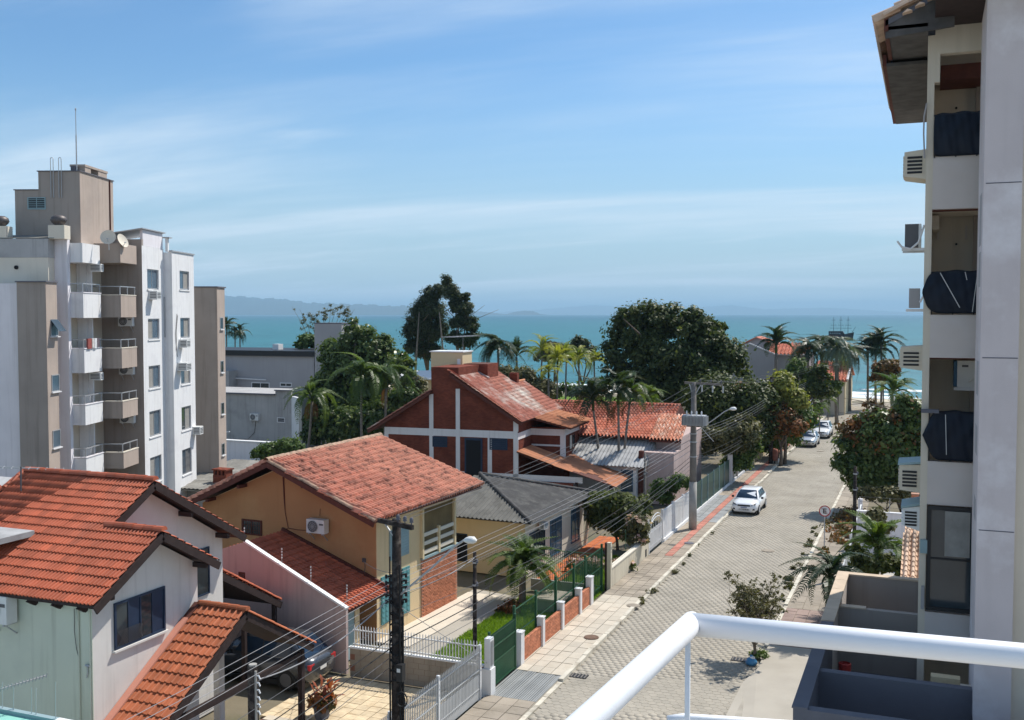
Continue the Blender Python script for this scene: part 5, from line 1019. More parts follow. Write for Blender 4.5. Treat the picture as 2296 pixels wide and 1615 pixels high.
def dish(px, py, pl, r, az, tilt, lab):
    p = tw(px, py, pl); t = thing('satellite_dish', lab, 'satellite dish', FAw((p.x, pl, p.z)), az, 'satellite dishes on the apartment roof'); b = MB(); n = 20; pr = [(r * q, .22 * r * q * q) for q in (0.001, .3, .6, .85, 1)]
    ct, st = math.cos(tilt), math.sin(tilt)
    for (rr, d) in pr:
        for j in range(n): a = 2 * math.pi * j / n; x, z, y = rr * math.cos(a), rr * math.sin(a), -d; b.v.append((x, y * ct - z * st, y * st + z * ct))
    for i in range(len(pr) - 1):
        for j in range(n): q = (j + 1) % n; b.f.append((i * n + j, i * n + q, (i + 1) * n + q, (i + 1) * n + j)); b.m.append(0)
    b.build('reflector', M['palecream'], t, True); k = MB(); k.tube([(0, 0, -r), (0, -.55 * r, -.2 * r)], .015, 5); k.box(-.05, -.62 * r, -.25 * r, .05, -.5 * r, -.12 * r); k.build('feed_arm', M['metalgrey'], t); k = MB(); k.tube([(0, .05, 0), (0, .1, -r - .25)], .03, 6); k.build('post', M['metalgrey'], t)
dish(243, 533, -3.4, .4, FA.a + R(12), R(-18), 'round pale satellite dish facing us on the apartment roof'); dish(273, 541, -2.2, .4, FA.a + R(75), R(-25), 'satellite dish seen edge on beside the round pale dish')
b = MB()
for i in range(9): x = -8.6 + i * .72; b.extr([(x, -5.95, 17.02), (x + .7, -5.95, 17.02), (x + .7, -4.1, 17.3), (x, -4.1, 17.3)], (0, 0, .03))
b.build('roof_sheets', M['fibro_mid'], h)
# odds and ends on the facade
for (px, py, pl, az, lab) in ((333, 672, .0, 90, 'window air conditioner below the top window of the first white bay'), (401, 780, .5, 90, 'window air conditioner low on the second white bay below the second window row'), (431, 975, .5, 90, 'air conditioner at the edge of the white bay near the bottom window')):
    p = FA.X(px, py, pl); ac_box(FAw((pl, p.y, p.z)), R(az) + FA.a, lab, .62, .5, .5)
p = FA.X(397, 832, .5); ac_box(FAw((.5, p.y, p.z)), R(90) + FA.a, 'slatted air conditioner cage beside a window of the second white bay', .8, .5, .6)
for (px, py, lab) in ((216, 610, 'dark air conditioner beside the top balcony door'), (216, 852, 'slatted air conditioner between two balcony doors on the third floor')):
    p = FA.Y(px, py, -3.05); ac_box(FAw((p.x - .2, -3.06, p.z)), FA.a, lab, .6, .42, .35)
for k, lab in ((1, 'air conditioner in the shade of the upper taupe balcony'), (2, 'air conditioner under the middle taupe balcony ceiling'), (3, 'air conditioner low in the taupe balcony stack')):
    ac_split(FAw((-1.25, -.02, PB2[k] + 2.15)), FA.a, lab, .8, .55)
t = thing('laundry', 'red and white laundry hung over the rail of the cluttered white balcony', 'laundry', FAw((-1.08, -4.7, PT1[1] + .5)), FA.a)
for (y, w_, hh_, c) in ((0, .42, .5, (.3, .08, .07)), (.5, .2, .45, (.6, .58, .55)), (.75, .3, .5, (.65, .65, .66)), (1.1, .25, .42, (.12, .1, .12))):
    b = MB(); b.box(-.03, y, -hh_, .06, y + w_, .03); b.build('cloth', mat('laundry cloth', c, .9, .2, 8), t)
def plant_pot(pt, lab):
    t = thing('potted_plant', lab, 'plant', pt); b = MB(); b.lathe((0, 0, 0), [(.12, 0), (.18, .3)], 10); b.build('pot', M['tile_port'], t); b = MB()
    for i in range(40): a = random.uniform(0, 6.3); e = random.uniform(.3, 1.3); l = random.uniform(.3, .7); d = Vector((math.cos(a) * math.cos(e), math.sin(a) * math.cos(e), math.sin(e))); s_ = d.cross(Vector((0, 0, 1))) * .05; b.quad(Vector((0, 0, .3)) - s_, Vector((0, 0, .3)) + s_, d * l + Vector((0, 0, .3)) + s_ * .3, d * l + Vector((0, 0, .3)) - s_ * .3)
    b.build('leaves', M['leaf_dark'], t)
plant_pot(FAw((-1.6, -3.9, PB1[1] + .3)), 'bushy potted plant on the cluttered white balcony')
for k, lab in ((2, 'white chairs and dark table on the third white balcony'), (3, 'white chairs and dark table on the fourth white balcony')):
    t = thing('chair', lab, 'chair', FAw((-1.6, -4.1, PB1[k] + .05)), FA.a); b = MB(); b.box(-.22, -.22, .4, .22, .22, .45); b.build('seat', M['whitepaint'], t); b = MB(); b.extr([(-.22, .2, .45), (.22, .2, .45), (.22, .32, 1.25), (-.22, .32, 1.25)], (0, .03, 0)); b.build('backrest', M['whitepaint'], t); b = MB()
    for x in (-.2, .2):
        for y in (-.2, .2): b.bar((x, y, 0), (x, y, .4), .04)
    b.build('legs', M['whitepaint'], t)
# ================================================================== apartment block on the right
FR = Fr(0, 18.0, 0); BY = 2.15
h = frame_thing('apartment_building', 'tall grey beige apartment block at the right edge with recessed balconies', 'apartment building', FR)
cx0, cx1, px0 = FR.Y(2070, 700, BY).x, FR.Y(2086, 700, BY).x, FR.Y(2200, 700, 0).x
px1 = FR.Y(2286, 700, 0).x
def RZ(y, x=2140): return FR.Y(x, y, BY).z
wallbox(h, M['rbeige'], cx0, BY, 0, cx1, 8.6, 18.2, name='west_wall')
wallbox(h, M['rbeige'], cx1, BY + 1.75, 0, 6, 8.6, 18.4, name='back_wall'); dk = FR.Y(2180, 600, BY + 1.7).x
wallbox(h, M['taupe'], dk, BY + 1.6, 6.5, 3, BY + 1.749, 17.7, name='inner_wall')  # darker strip: shade at the balcony's inner end put into the colour
wallbox(h, M['towergrey'], px0, 0, 6.6, px1, 1.9, 21, name='pier'); wallbox(h, M['rbeige'], px1 + .001, .14, 6.6, 6, 1.9, 21, name='wall')
for zj in (410, 803, 1192): z = FR.Y(2245, zj, 0).z; wallbox(h, M['rdark'], px0 + .03, -.004, z - .008, px1 - .01, -.001, z + .008, name='joint')
for (a, c) in ((430, 545), (560, 640), (820, 905), (985, 1060), (1180, 1240)):
    A, B = FR.X(2203, a, px0), FR.X(2203, c, px0); wallbox(h, M['greyflat'], px0 - .004, .55, B.z, px0 - .001, 1.15, A.z, name='slit_window')
pars = ((350, 468), (706, 803), (1037, 1135), (1378, 1450))
for a, c in pars:
    z1_, z0_ = RZ(a), RZ(c); p = wallbox(h, M['rparapet'], cx1 - .001, BY + .001, z0_, px0 + .6, BY + .15, z1_, name='parapet'); wallbox(h, M['rbeige'], cx1, BY + .151, z0_ - .0, 3, BY + 1.74, z0_ + .14, name='balcony_floor')
    k = MB(); k.box(cx1, BY + .15, z0_ - .03, px0 + .6, BY + .22, z0_ - .001); k.build('lintel', M['redwood'], p)
# top storey wall under the roof
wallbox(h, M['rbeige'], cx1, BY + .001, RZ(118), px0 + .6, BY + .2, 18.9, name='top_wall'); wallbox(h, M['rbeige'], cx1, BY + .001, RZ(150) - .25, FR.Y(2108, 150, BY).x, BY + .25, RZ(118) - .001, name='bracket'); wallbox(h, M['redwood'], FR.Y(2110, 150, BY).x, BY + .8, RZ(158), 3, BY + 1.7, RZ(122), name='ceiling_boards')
wallbox(h, M['rbeige'], cx1 - .01, BY + .9, RZ(505), FR.Y(2112, 150, BY + .9).x, BY + 1.7, RZ(472), name='bracket')
for y_ in (243, 548, 1010): A = FR.Y(2144, y_, BY + 1.74); b = MB(); b.cyl((A.x, BY + 1.70, A.z), .022, .04, 10, 'y'); b.build('wall_lamp', M['black'], h)
for (x_, y_) in ((2103, 520), (2166, 520)): A = FR.Y(x_, y_, BY + 1.74); wallbox(h, M['rparapet'], A.x - .015, BY + 1.7, A.z - .15, A.x + .015, BY + 1.745, A.z + .12, name='hammock_hook')
# dark glazing on the lowest balcony
gz0, gz1 = RZ(1372), RZ(1137); A = FR.Y(2086, 1200, BY); gl = window(h, (cx1 + .01, BY - .001, gz0), 0, px0 - cx1 + .1, gz1 - gz0, M['black'], M['glass'], 1, 2, .07, .05, name='balcony_glazing')
wallbox(gl, M['curtaindim'], .3, -.052, (gz1 - gz0) * .53, .72, -.034, gz1 - gz0 - .08, name='curtain'); wallbox(h, M['bluegrey'], cx0 + .02, BY - .06, RZ(1245), cx1 + .02, BY - .002, RZ(1215), name='meter_box'); wallbox(h, M['greyflat'], cx0 + .05, BY - .04, gz0, cx1 - .02, BY - .002, RZ(1320), name='meter_box')
# navy covers lashed over the balcony rails
def cover_cloth(y0, y1, bulge, lab, straps, left):
    t = thing('balcony_cover', lab, 'cover', (FR.o[0], FR.o[1], 0), 0, 'navy cloth covers on the right balconies'); z1_, z0_ = RZ(y0), RZ(y1); xl = FR.Y(left, 700, BY - .05).x; xr = px0 + .05; nx, nz = 40, 16; b = MB()
    for s_ in (0, 1):
        for j in range(nz + 1):
            for i in range(nx + 1):
                u, v = i / nx, j / nz; q_ = 1 - min(1, u / .36); rnd_ = bulge * (1 - math.sqrt(max(0, 1 - q_ * q_)))
                zz = z0_ + (z1_ - z0_) * (v + rnd_ * (.5 - v) * 1.1); x = xl + (xr - xl) * u + (bulge * .1 * (2 * v - 1) ** 2 if u < .3 else 0) * (1 - u / .3)
                y = BY - .06 - .05 * math.sin(math.pi * v) - .007 * math.sin(u * 17 + 3 * math.sin(v * 5)) - .003 * math.sin(u * 41 + v * 6) + s_ * (.14 + .08 * math.sin(math.pi * v))
                b.v.append((x, y, zz + .012 * math.sin(u * 13) * v))
    o1 = (nx + 1) * (nz + 1)
    for s_ in (0, 1):
        for j in range(nz):
            for i in range(nx): q = s_ * o1 + j * (nx + 1) + i; f = (q, q + 1, q + nx + 2, q + nx + 1); b.f.append(f if s_ == 0 else f[::-1]); b.m.append(0)
    for i in range(nx): 
        for j0 in (0, nz): q = j0 * (nx + 1) + i; b.f.append((q, q + o1, q + o1 + 1, q + 1)); b.m.append(0)
    for j in range(nz):
        for i0 in (0, nx): q = j * (nx + 1) + i0; b.f.append((q, q + nx + 1, q + nx + 1 + o1, q + o1)); b.m.append(0)
    b.build('cloth', M['cloth'], t, True)
    for (xa, ya, xb, yb) in straps:
        A, B = FR.Y(xa, ya, BY - .16), FR.Y(xb, yb, BY - .16); k = MB(); k.bar(A, B, .012, .014); k.build('strap', M['strap'], t)
    k = MB(); k.bar((cx1, BY - .01, z1_ - .03), (px0, BY - .01, z1_ - .03), .03)
    for xx in (cx1 + .02, (cx1 + px0) / 2, px0 - .03): k.bar((xx, BY - .01, z0_ - .02), (xx, BY - .01, z1_ - .03), .02)
    k.build('balcony_rail', M['black'], t)
cover_cloth(253, 350, .12, 'plain dark navy cloth covering the top right balcony rail', (), 2086)
cover_cloth(607, 703, .55, 'navy cloth with white straps bulging over the middle balcony corner', ((2108, 612, 2152, 690), (2164, 610, 2168, 628), (2192, 612, 2180, 700), (2196, 612, 2194, 700)), 2067)
cover_cloth(922, 1033, .8, 'rounded navy cloth with one white seam on the third right balcony', ((2120, 930, 2122, 1020), (2186, 930, 2188, 1012)), 2073)
p = FR.Y(2072, 925, BY - .1); b = MB(); b.box(p.x - .05, BY - .2, p.z, p.x + .25, BY - .05, p.z + .06); tag(b.build('shelf_board', M['rdark'], None, loc=(0, 18, 0)), 'small dark board above the rounded navy balcony cloth', 'board')
# roof with tiles, soffit and fascia
rs = 0.47; ex, ez = -.78, 18.35; yA, yB, yM = 1.35, 10.2, 3.6
rf = deck(h, [(ex, yA, ez), (3.5, yA, ez + rs * 4.3), (3.5, yB, ez + rs * 4.3), (ex, yB, ez)], M['rdark'], .1, 'roof')
wallbox(rf, M['soffit'], ex + .05, yA + .02, ez - .18, cx0 + .0, yB - .02, ez - .12, name='soffit'); wallbox(rf, M['redwood'], ex - .02, yA, ez - .2, ex + .05, yM, ez + .02, name='fascia_board'); wallbox(rf, M['redwood'], ex - .13, yM, ez - .3, ex - .06, yB, ez - .08, name='fascia_board'); wallbox(rf, M['soffit'], ex - .06, yM, ez - .31, cx0, yB, ez - .25, name='soffit')
b = MB(); b.extr([(ex, yA + .02, ez - .32), (cx1 + .3, yA + .02, ez - .22), (cx1 + .3, yA + .02, ez + .44), (ex, yA + .02, ez - .06)], (0, .06, 0)); b.build('verge_board', M['soffit'], rf)
tile_roof(rf, FR, (3.5, yB, ez + rs * 4.3 + .02), (0, -1, 0), (-4.4, 0, -rs * 4.4), yB - yA, 4.4 * math.hypot(1, rs), 'capa', M['tile_pale'], .2, .4, nparts=60)
ridge_caps(rf, (ex - .03, yA - .04, ez + .06), (2.2, yA - .04, ez + .06 + rs * 2.98), M['tile_pale'], .075, .42, 'verge_tile')
for i in range(6): b = MB(); b.extr([(ex + .28 + i * .2, yA - .16, ez + .04 + i * .095), (ex + .36 + i * .2, yA - .16, ez + .11 + i * .095), (ex + .44 + i * .2, yA - .16, ez + .08 + i * .095)], (0, .3, 0)); b.build('tile_end', M['tile_pale'], rf)
up = FR.Y(2097, 30, .9); wallbox(h, M['darkwood'], up.x, -.6, up.z + .05, 4, 2.0, up.z + .4, name='upper_eave')
b = MB(); b.tube([FR.Y(2073, 355, BY - .05), FR.Y(2071, 300, BY - .05), FR.Y(2072, 262, BY - .05), FR.Y(2078, 232, BY - .05)], .016, 6); b.build('pipe', M['greyflat'], h)
# air conditioner boxes on the street side, all sticking out of the west wall
def ac_cage(px0_, px1_, y0, y1, dep, lab, mt='rbeige', lou=4, lid=None, taper=.0):
    A = FR.Y(px0_, y0, BY + dep); B = FR.Y(px1_, y1, BY + dep); t = thing('air_conditioner_cage', lab, 'air conditioner cage', (A.x, FR.o[1] + BY + dep, B.z), 0, 'slatted air conditioner cages on the right block'); wd, hh = cx0 - A.x + .004, A.z - B.z
    b = MB(); tp = hh * taper; b.extr([(0, 0, tp), (0, 0, hh - tp * .6), (wd, 0, hh), (wd, 0, 0)], (0, .75, 0)); b.build('casing', M[mt], t)
    for j in range(lou): z = hh * (.2 + .62 * j / lou); k = MB(); k.box(wd * .14, -.012, z, wd * .82, -.001, z + hh * .075); k.build('louvre', M['black'], t)
    for j in range(6): z = hh * (.15 + .12 * j); k = MB(); k.box(-.02, .05, z, -.001, .7, z + hh * .06); k.build('slat', M[mt], t)
    if lid: k = MB(); k.extr([(-.03, -.04, hh - tp * .6), (wd, -.04, hh + .02), (wd, .78, hh + .02), (-.03, .78, hh - tp * .6)], (0, 0, .04)); k.build('lid', M[lid], t)
ac_cage(2028, 2070, 337, 402, .3, 'slatted concrete air conditioner cage just below the tiled eave', taper=.12, lou=5)
ac_cage(2019, 2068, 775, 832, 1.2, 'wide slatted air conditioner cage level with the beach palms', taper=.12)
ac_cage(2017, 2066, 1040, 1106, .6, 'slatted air conditioner cage with grey lid below the rounded cloth', lou=5, lid='bluegrey', taper=.08)
ac_cage(2024, 2066, 1133, 1192, .5, 'lowest slatted air conditioner cage with blue grey curved lid', lou=5, lid='bluegrey', taper=.2, mt='whitepaint')
for (x0, x1, y0, y1, lab, mt) in ((2028, 2065, 503, 556, 'boxy air conditioner with dark grille and white hose on a bracket', 'acgrey'), (2037, 2062, 647, 693, 'plain grey air conditioner on a bracket against the sea', 'greyflat')):
    A, B = FR.Y(x0, y0, BY + .6), FR.Y(x1, y1, BY + .6); t = thing('air_conditioner', lab, 'air conditioner', (A.x, FR.o[1] + BY + .6, B.z), 0, 'air conditioner units on the walls'); wd, hh = B.x - A.x, A.z - B.z
    wallbox(t, M[mt], .01, 0, .02, wd * .84, .8, hh, name='casing'); wallbox(t, M['acwhite'] if mt == 'acgrey' else M['greyflat'], wd * .84 + .001, -.004, .02, wd, .8, hh, name='side_panel'); k = MB(); k.box(-.04, -.02, -.05, cx0 - A.x, .04, 0); k.box(-.04, .7, -.05, cx0 - A.x, .76, 0); k.build('bracket', M['beam'], t)
    k = MB(); k.tube([(-.12, -.06, .13), (-.04, -.06, .02), (wd * .4, -.06, -.02), (wd * .85, -.06, .1), (cx0 - A.x - .01, -.04, .42)] if mt == 'acgrey' else [(wd, -.03, .12), (cx0 - A.x, -.03, .25)], .022, 6); k.build('hose', M['beam'], t)
p = FR.Y(2138, 868, BY + .9); t = thing('air_conditioner', 'white air conditioner with hose hung inside the third right balcony opening', 'air conditioner', (p.x, FR.o[1] + BY + .9, p.z), 0, 'air conditioner units on the walls')
wallbox(t, M['acwhite'], .06, 0, 0, .4, .6, .5, name='casing'); wallbox(t, M['blueframe'], 0, .02, .01, .058, .58, .49, name='grille'); k = MB(); k.tube([(.25, -.03, .1), (.36, -.04, .2), (.42, -.03, .55)], .02, 6); k.build('hose', M['acwhite'], t); wallbox(t, M['beam'], 0, -.02, -.06, .5, .7, -.001, name='shelf'); wallbox(t, M['acgrey'], .14, -.006, .38, .25, -.001, .42, name='badge')
# podium terraces on the street side
ptz = 7.0
h2 = frame_thing('terrace_walls', 'grey parapet walls of the low terraces in front of the right apartment block', 'parapet', FR)
A, B, C_, D_, E_ = W0.Z(1778, 1588, ptz), W0.Z(1833, 1502, ptz), W0.Z(1880, 1356, ptz), W0.Z(1886, 1285, ptz), W0.Z(1846, 1395, ptz)
xw = A.x; y_n, y_2, y_3, y_4 = A.y - 18, B.y - 18, C_.y - 18, D_.y - 18
wallbox(h2, M['rdark'], xw, y_n, 0, xw + .2, E_.y - 18, ptz, name='west_parapet'); wallbox(h2, M['rparapet'], xw, E_.y - 18, 0, xw + .2, y_4, ptz, name='west_parapet')  # darker near part: the block's shade is put into its colour
nst = 5
for i in range(nst): ya = E_.y - 18 + (y_4 - E_.y + 18) * i / nst; wallbox(h2, M['capstone'], xw - .03, ya + .008, ptz + .001, xw + .23, ya + (y_4 - E_.y + 18) / nst - .008, ptz + .05, name='capstone')
wallbox(h2, M['rdark'], xw - .02, y_n, ptz + .001, xw + .22, E_.y - 18 - .02, ptz + .03, name='coping')
wallbox(h2, M['rdark'], xw + .201, y_n, 0, 3.0, y_n + .2, ptz, name='parapet'); wallbox(h2, M['rdark'], xw + .201, y_2, 5.2, 4.0, y_2 + .18, ptz - .02, name='parapet')
wallbox(h2, M['terrace'], xw + .201, y_3, 5.2, cx0 - .001, y_3 + .16, ptz - .05, name='parapet'); wallbox(h2, M['capstone'], xw + .201, y_3 - .02, ptz - .049, xw + .75, y_3 + .18, ptz - .02, name='capstone')  # short beige cap paints the sunlit stretch of this wall top
wallbox(h2, M['terrace'], xw + .201, y_4 - .18, 0, 1.0, y_4, ptz, name='parapet'); wallbox(h2, M['capstone'], xw + .23, y_4 - .2, ptz + .001, 1.0, y_4 + .02, ptz + .04, name='capstone')
wallbox(h2, M['rdark'], xw + .2, y_n + .2, 5.2, 5, y_4 - .18, 5.6, name='terrace_floor')
for i in range(3): wallbox(h2, M['capstone'], xw + .5 + i * .5, y_n + .42, 6.4, xw + .98 + i * .5, y_n + .85, 6.55, name='sunlit_floor_tile')  # beige tiles put the sunlit patch of floor into colour and shape
wallbox(h2, M['beam'], xw + 2.0, y_n + .4, 6.3, 3, y_n + .8, 6.5, name='ledge')
A = W0.Z(2014, 1500, 6.2); 
wallbox(h2, M['cream'], .15, y_2 + .7, 5.6, .62, y_2 + .9, 6.9, name='inner_wall'); wallbox(h2, M['palecream'], -.35, y_2 + .4, 5.6, .6, y_2 + .5, 6.5, name='inner_wall'); wallbox(h2, M['rbeige'], .62, y_2 + .5, 5.6, 1.4, y_2 + .65, 6.85, name='inner_wall')
# ================================================================== vegetation
def leaves(name, parent, blobs, n, size, mt, clumps=70, spread=.5, shell=.62, up=.5, asp=.55, kind='stuff', flat=0.0):
    """leaf faces gathered in clumps through a set of ellipsoids (cx, cy, cz, rx, ry, rz)"""
    B = np.array(blobs, dtype=float); wv = (B[:, 3] * B[:, 4] * B[:, 5]) ** .67; wv /= wv.sum(); K = max(len(blobs), clumps)
    bi = rng.choice(len(B), K, p=wv); d = rng.normal(size=(K, 3)); d /= np.linalg.norm(d, axis=1)[:, None]; d[:, 2] = np.where(d[:, 2] < -.55, -d[:, 2] * .5, d[:, 2])
    r = shell + (1 - shell) * rng.random(K) ** .7; r = np.where(rng.random(K) < .2, r * rng.random(K), r)
    C = B[bi, :3] + d * r[:, None] * B[bi, 3:]; cr = spread * (.6 + .8 * rng.random(K)) * np.cbrt(B[bi, 3] * B[bi, 4] * B[bi, 5]).clip(.2) * .8
    ci = rng.integers(0, K, n); g = rng.normal(size=(n, 3)) * .55; P = C[ci] + g * cr[ci][:, None] * np.array([1, 1, .75])
    N_ = d[ci] * .7 + g * .5 + np.array([0, 0, up]) + rng.normal(size=(n, 3)) * .55; N_ /= np.linalg.norm(N_, axis=1)[:, None] + 1e-6
    T = np.cross(N_, rng.normal(size=(n, 3))); T /= np.linalg.norm(T, axis=1)[:, None] + 1e-6; Bt = np.cross(N_, T); s = size * (.55 + .9 * rng.random(n))[:, None]
    a, b = T * s, Bt * s * asp
    V = np.stack([P - a, P + b - a * .1, P + a - N_ * s * .25, P - b - a * .1], 1).reshape(-1, 3); F = np.arange(4 * n).reshape(n, 4)
    o = np_mesh(name, V, F, mt, parent, kind); set_rnd(o.data, (rng.random(K)[ci] * .55 + rng.random(n) * .45)); return o
def trunk(parent, base, tops, r, mt=None, name='trunk'):
    b = MB(); base = Vector(base); fork = Vector(base) + (sum((Vector(t) for t in tops), Vector()) / len(tops) - base) * .42
    b.tube([base, base.lerp(fork, .5) + Vector((r * .4, -r * .3, 0)), fork], [r * 1.25, r, r * .85], 8)
    for t in tops:
        t = Vector(t); m_ = fork.lerp(t, .5) + Vector((random.gauss(0, 1), random.gauss(0, 1), random.gauss(.4, .5))) * r * 1.6; b.tube([fork, m_, t], [r * .7, r * .45, r * .15], 6)
        for _ in range(2): q = m_.lerp(t, random.uniform(.1, .6)); b.tube([q, q + Vector((random.gauss(0, 1), random.gauss(0, 1), random.uniform(.3, 1.2))) * (t - fork).length * .25], [r * .3, r * .08], 5)
    return b.build(name, mt or M['trunk'], parent, True)
def depth_of(y, px): d = _ray(px, 704); return y / d[1] * 1.0   # metres along the view axis for a street distance y
def blobs_px(lst, y, thick=.8):
    out_ = []
    for (px, py, rx, ry, *dy) in lst:
        yy = y + (dy[0] if dy else 0); p = W0.Y(px, py, yy); k = depth_of(yy, px) / FPX; out_.append((p.x, p.y, p.z, rx * k, min(rx, ry * 1.3) * k * thick, ry * k))
    return out_
def tree(label, bl, y, n, size, mt, cat='tree', name='tree', tr=.22, base=None, clumps=90, spread=.5, shell=.62, group=None, thick=.8, asp=.55, up=.5, ntops=5):
    B = blobs_px(bl, y, thick); cx = np.mean([q[0] for q in B]); cy = np.mean([q[1] for q in B]); base = base or (cx, cy, 0)
    t = thing(name, label, cat, (0, 0, 0), 0, group); t.location = base; o = Vector(base)
    Bl = [(q[0] - o.x, q[1] - o.y, q[2] - o.z, *q[3:]) for q in B]
    tops = [(q[0], q[1], q[2] + q[5] * .3) for q in (Bl if len(Bl) <= ntops else random.sample(Bl, ntops))]; 
    if tr: trunk(t, (0, 0, -.05), tops, tr)
    leaves('crown', t, Bl, n, size, mt, clumps, spread, shell, up, asp); return t
def frond_mesh(L_, droop, nl, ll, mt, name, lift=.5, vee=.35, hang=.5):
    """rachis with two rows of leaflets, lying along +x"""
    b = MB(); pts = []; m_ = 9
    for i in range(m_ + 1): q = i / m_; pts.append(Vector((L_ * (q - .22 * droop * q * q), 0, L_ * (lift * q - (lift * .55 + droop) * q ** 2.1))))
    b.tube(pts, [.035 * (1 - .85 * i / m_) * L_ / 2.2 for i in range(m_ + 1)], 4, False)
    for i in range(nl):
        q = .12 + .88 * (i + .5) / nl; f = q * m_; k = min(int(f), m_ - 1); p = pts[k].lerp(pts[k + 1], f - k); d = (pts[k + 1] - pts[k]).normalized(); l = ll * (math.sin(math.pi * min(1, .18 + q * .80)) ** .6) * random.uniform(.85, 1.1); w_ = l * .075 + .008
        for s_ in (-1, 1):
            e = (Vector((0, s_, 0)) * .8 + d * .62 + Vector((0, 0, vee + random.gauss(0, .08)))).normalized(); m2 = p + e * l * .5; tip = p + e * l * .93 + Vector((0, 0, -l * hang)); wd = d.cross(e).cross(e).normalized() * w_
            v = [p - wd * .6, p + wd * .6, m2 + wd, m2 - wd, tip]; b.add(v, [(0, 1, 2, 3), (3, 2, 4)])
    me = bpy.data.meshes.new(name); me.from_pydata(b.v, [], b.f); me.materials.append(mt); me.update(); return me
FR_SETS = {}
def frond_set(key, L_, droop, nl, ll, mt, **k):
    if key not in FR_SETS: FR_SETS[key] = [frond_mesh(L_ * s_, droop * dd, nl, ll, mt, 'frond', **k) for s_, dd in ((1, 1), (.92, 1.25), (1.05, .8))]
    return FR_SETS[key]
def palm(label, base, top, fs, n=14, tr=.11, scale=1.0, el=(-.5, 1.15), group='palm trees', wind=0.0, shaft=None, name='palm_tree', dry=0):
    base, top = Vector(base), Vector(top); t = thing(name, label, 'palm tree', base, 0, group); v = top - base
    b = MB(); k = 7; bend = Vector((random.uniform(-.02, .02), random.uniform(-.02, .02), 0)) * v.length
    pts = [v * (i / k) + bend * math.sin(math.pi * i / k) for i in range(k + 1)]; b.tube(pts, [tr * (1.35 if i == 0 else 1.05 - .25 * i / k) for i in range(k + 1)], 9); b.build('trunk', M['palmtrunk'], t, True)
    if shaft: b = MB(); b.tube([v - Vector((0, 0, .1)), v + Vector((0, 0, shaft * .6)), v + Vector((0, 0, shaft))], [tr * .95, tr * 1.05, tr * .5], 9); b.build('crownshaft', M['palm_green'], t, True)
    for i in range(n):
        q = (i + .5) / n; e = el[0] + (el[1] - el[0]) * q + random.gauss(0, .1); a = i * 2.399963 + random.gauss(0, .15)
        if wind: a += wind * math.sin(a) * .5
        o = bpy.data.objects.new('frond', random.choice(fs)); COL.objects.link(o); o.parent = t; s_ = scale * random.uniform(.88, 1.1)
        o.matrix_basis = Matrix.Translation(v + Vector((0, 0, (shaft or .05) * .9))) @ Matrix.Rotation(a, 4, 'Z') @ Matrix.Rotation(-e, 4, 'Y') @ Matrix.Rotation(random.gauss(0, .25), 4, 'X') @ Matrix.Scale(s_, 4)
    for i in range(dry):
        o = bpy.data.objects.new('dry_frond', random.choice(frond_set('dry', 1.9, .5, 16, .5, M['palm_dry']))); COL.objects.link(o); o.parent = t
        o.matrix_basis = Matrix.Translation(v) @ Matrix.Rotation(random.uniform(0, 6.28), 4, 'Z') @ Matrix.Rotation(1.1, 4, 'Y') @ Matrix.Scale(scale, 4)
    return t
def palm_px(label, pb, pt, fs, y=None, **k):
    base = W0.Z(*pb) if y is None else None
    if y is None: y = base.y
    else: q = W0.Y(pb[0], 900, y); base = Vector((q.x, y, 0))
    top = W0.Y(pt[0], pt[1], y); return palm(label, base, top, fs, **k)
KING = frond_set('king', 2.5, .75, 24, .62, M['palm_green'], lift=.75, hang=.5); KINGD = frond_set('kingd', 2.6, .7, 24, .65, M['palm_dark'], lift=.8, hang=.45)
YEL = frond_set('yel', 2.6, .6, 22, .6, M['palm_yellow'], lift=.8); COCO = frond_set('coco', 3.6, .95, 30, .85, M['palm_dark'], lift=.6, hang=.65); COCOG = frond_set('cocog', 3.4, 1.0, 28, .85, M['palm_grey'], lift=.6, hang=.7)
DATE = frond_set('date', 2.3, .7, 34, .42, M['palm_green'], lift=.6, vee=.5, hang=.35); SWEEP = frond_set('sweep', 3.0, .95, 30, .62, M['palm_green'], lift=.85, hang=.5)
ROYD = frond_set('royd', 3.4, .6, 28, .8, M['palm_dark'], lift=.7, vee=.45, hang=.3)
# tall thin palms in front of the brick house
palm_px('slender palm leaning left before the brown porch roof', (1350, 1118), (1330, 918), KINGD, n=13, tr=.10, scale=.95, shaft=.7, group='slender palms by the brick house', wind=.6)
palm_px('tallest slender palm with drooping dead frond over the porch', (1384, 1122), (1386, 905), KINGD, n=14, tr=.10, shaft=.8, dry=1, group='slender palms by the brick house', wind=.6)
palm_px('slender palm close right of the tallest one', (1391, 1120), (1412, 903), KING, n=12, tr=.10, scale=.9, shaft=.7, dry=1, group='slender palms by the brick house', wind=.6)
palm_px('bright green slender palm standing before the red hip roof', (1462, 1075), (1453, 912), KING, n=11, tr=.10, scale=.9, shaft=.7, group='slender palms by the brick house', wind=.6)
# palms in front of the broad leaved tree on the left
palm_px('low palm with browned fronds beside the mouldy house wall', (688, 1010), (700, 900), SWEEP, n=12, tr=.13, scale=1.1, y=80, dry=2)
palm_px('green palm with long arched fronds before the broad leaved tree', (813, 1010), (811, 872), SWEEP, n=13, tr=.12, scale=1.25, shaft=.9, y=78)
palm_px('second arching palm right of the broad leaved tree', (860, 1010), (866, 868), SWEEP, n=12, tr=.12, scale=1.1, shaft=.8, y=80, dry=1)
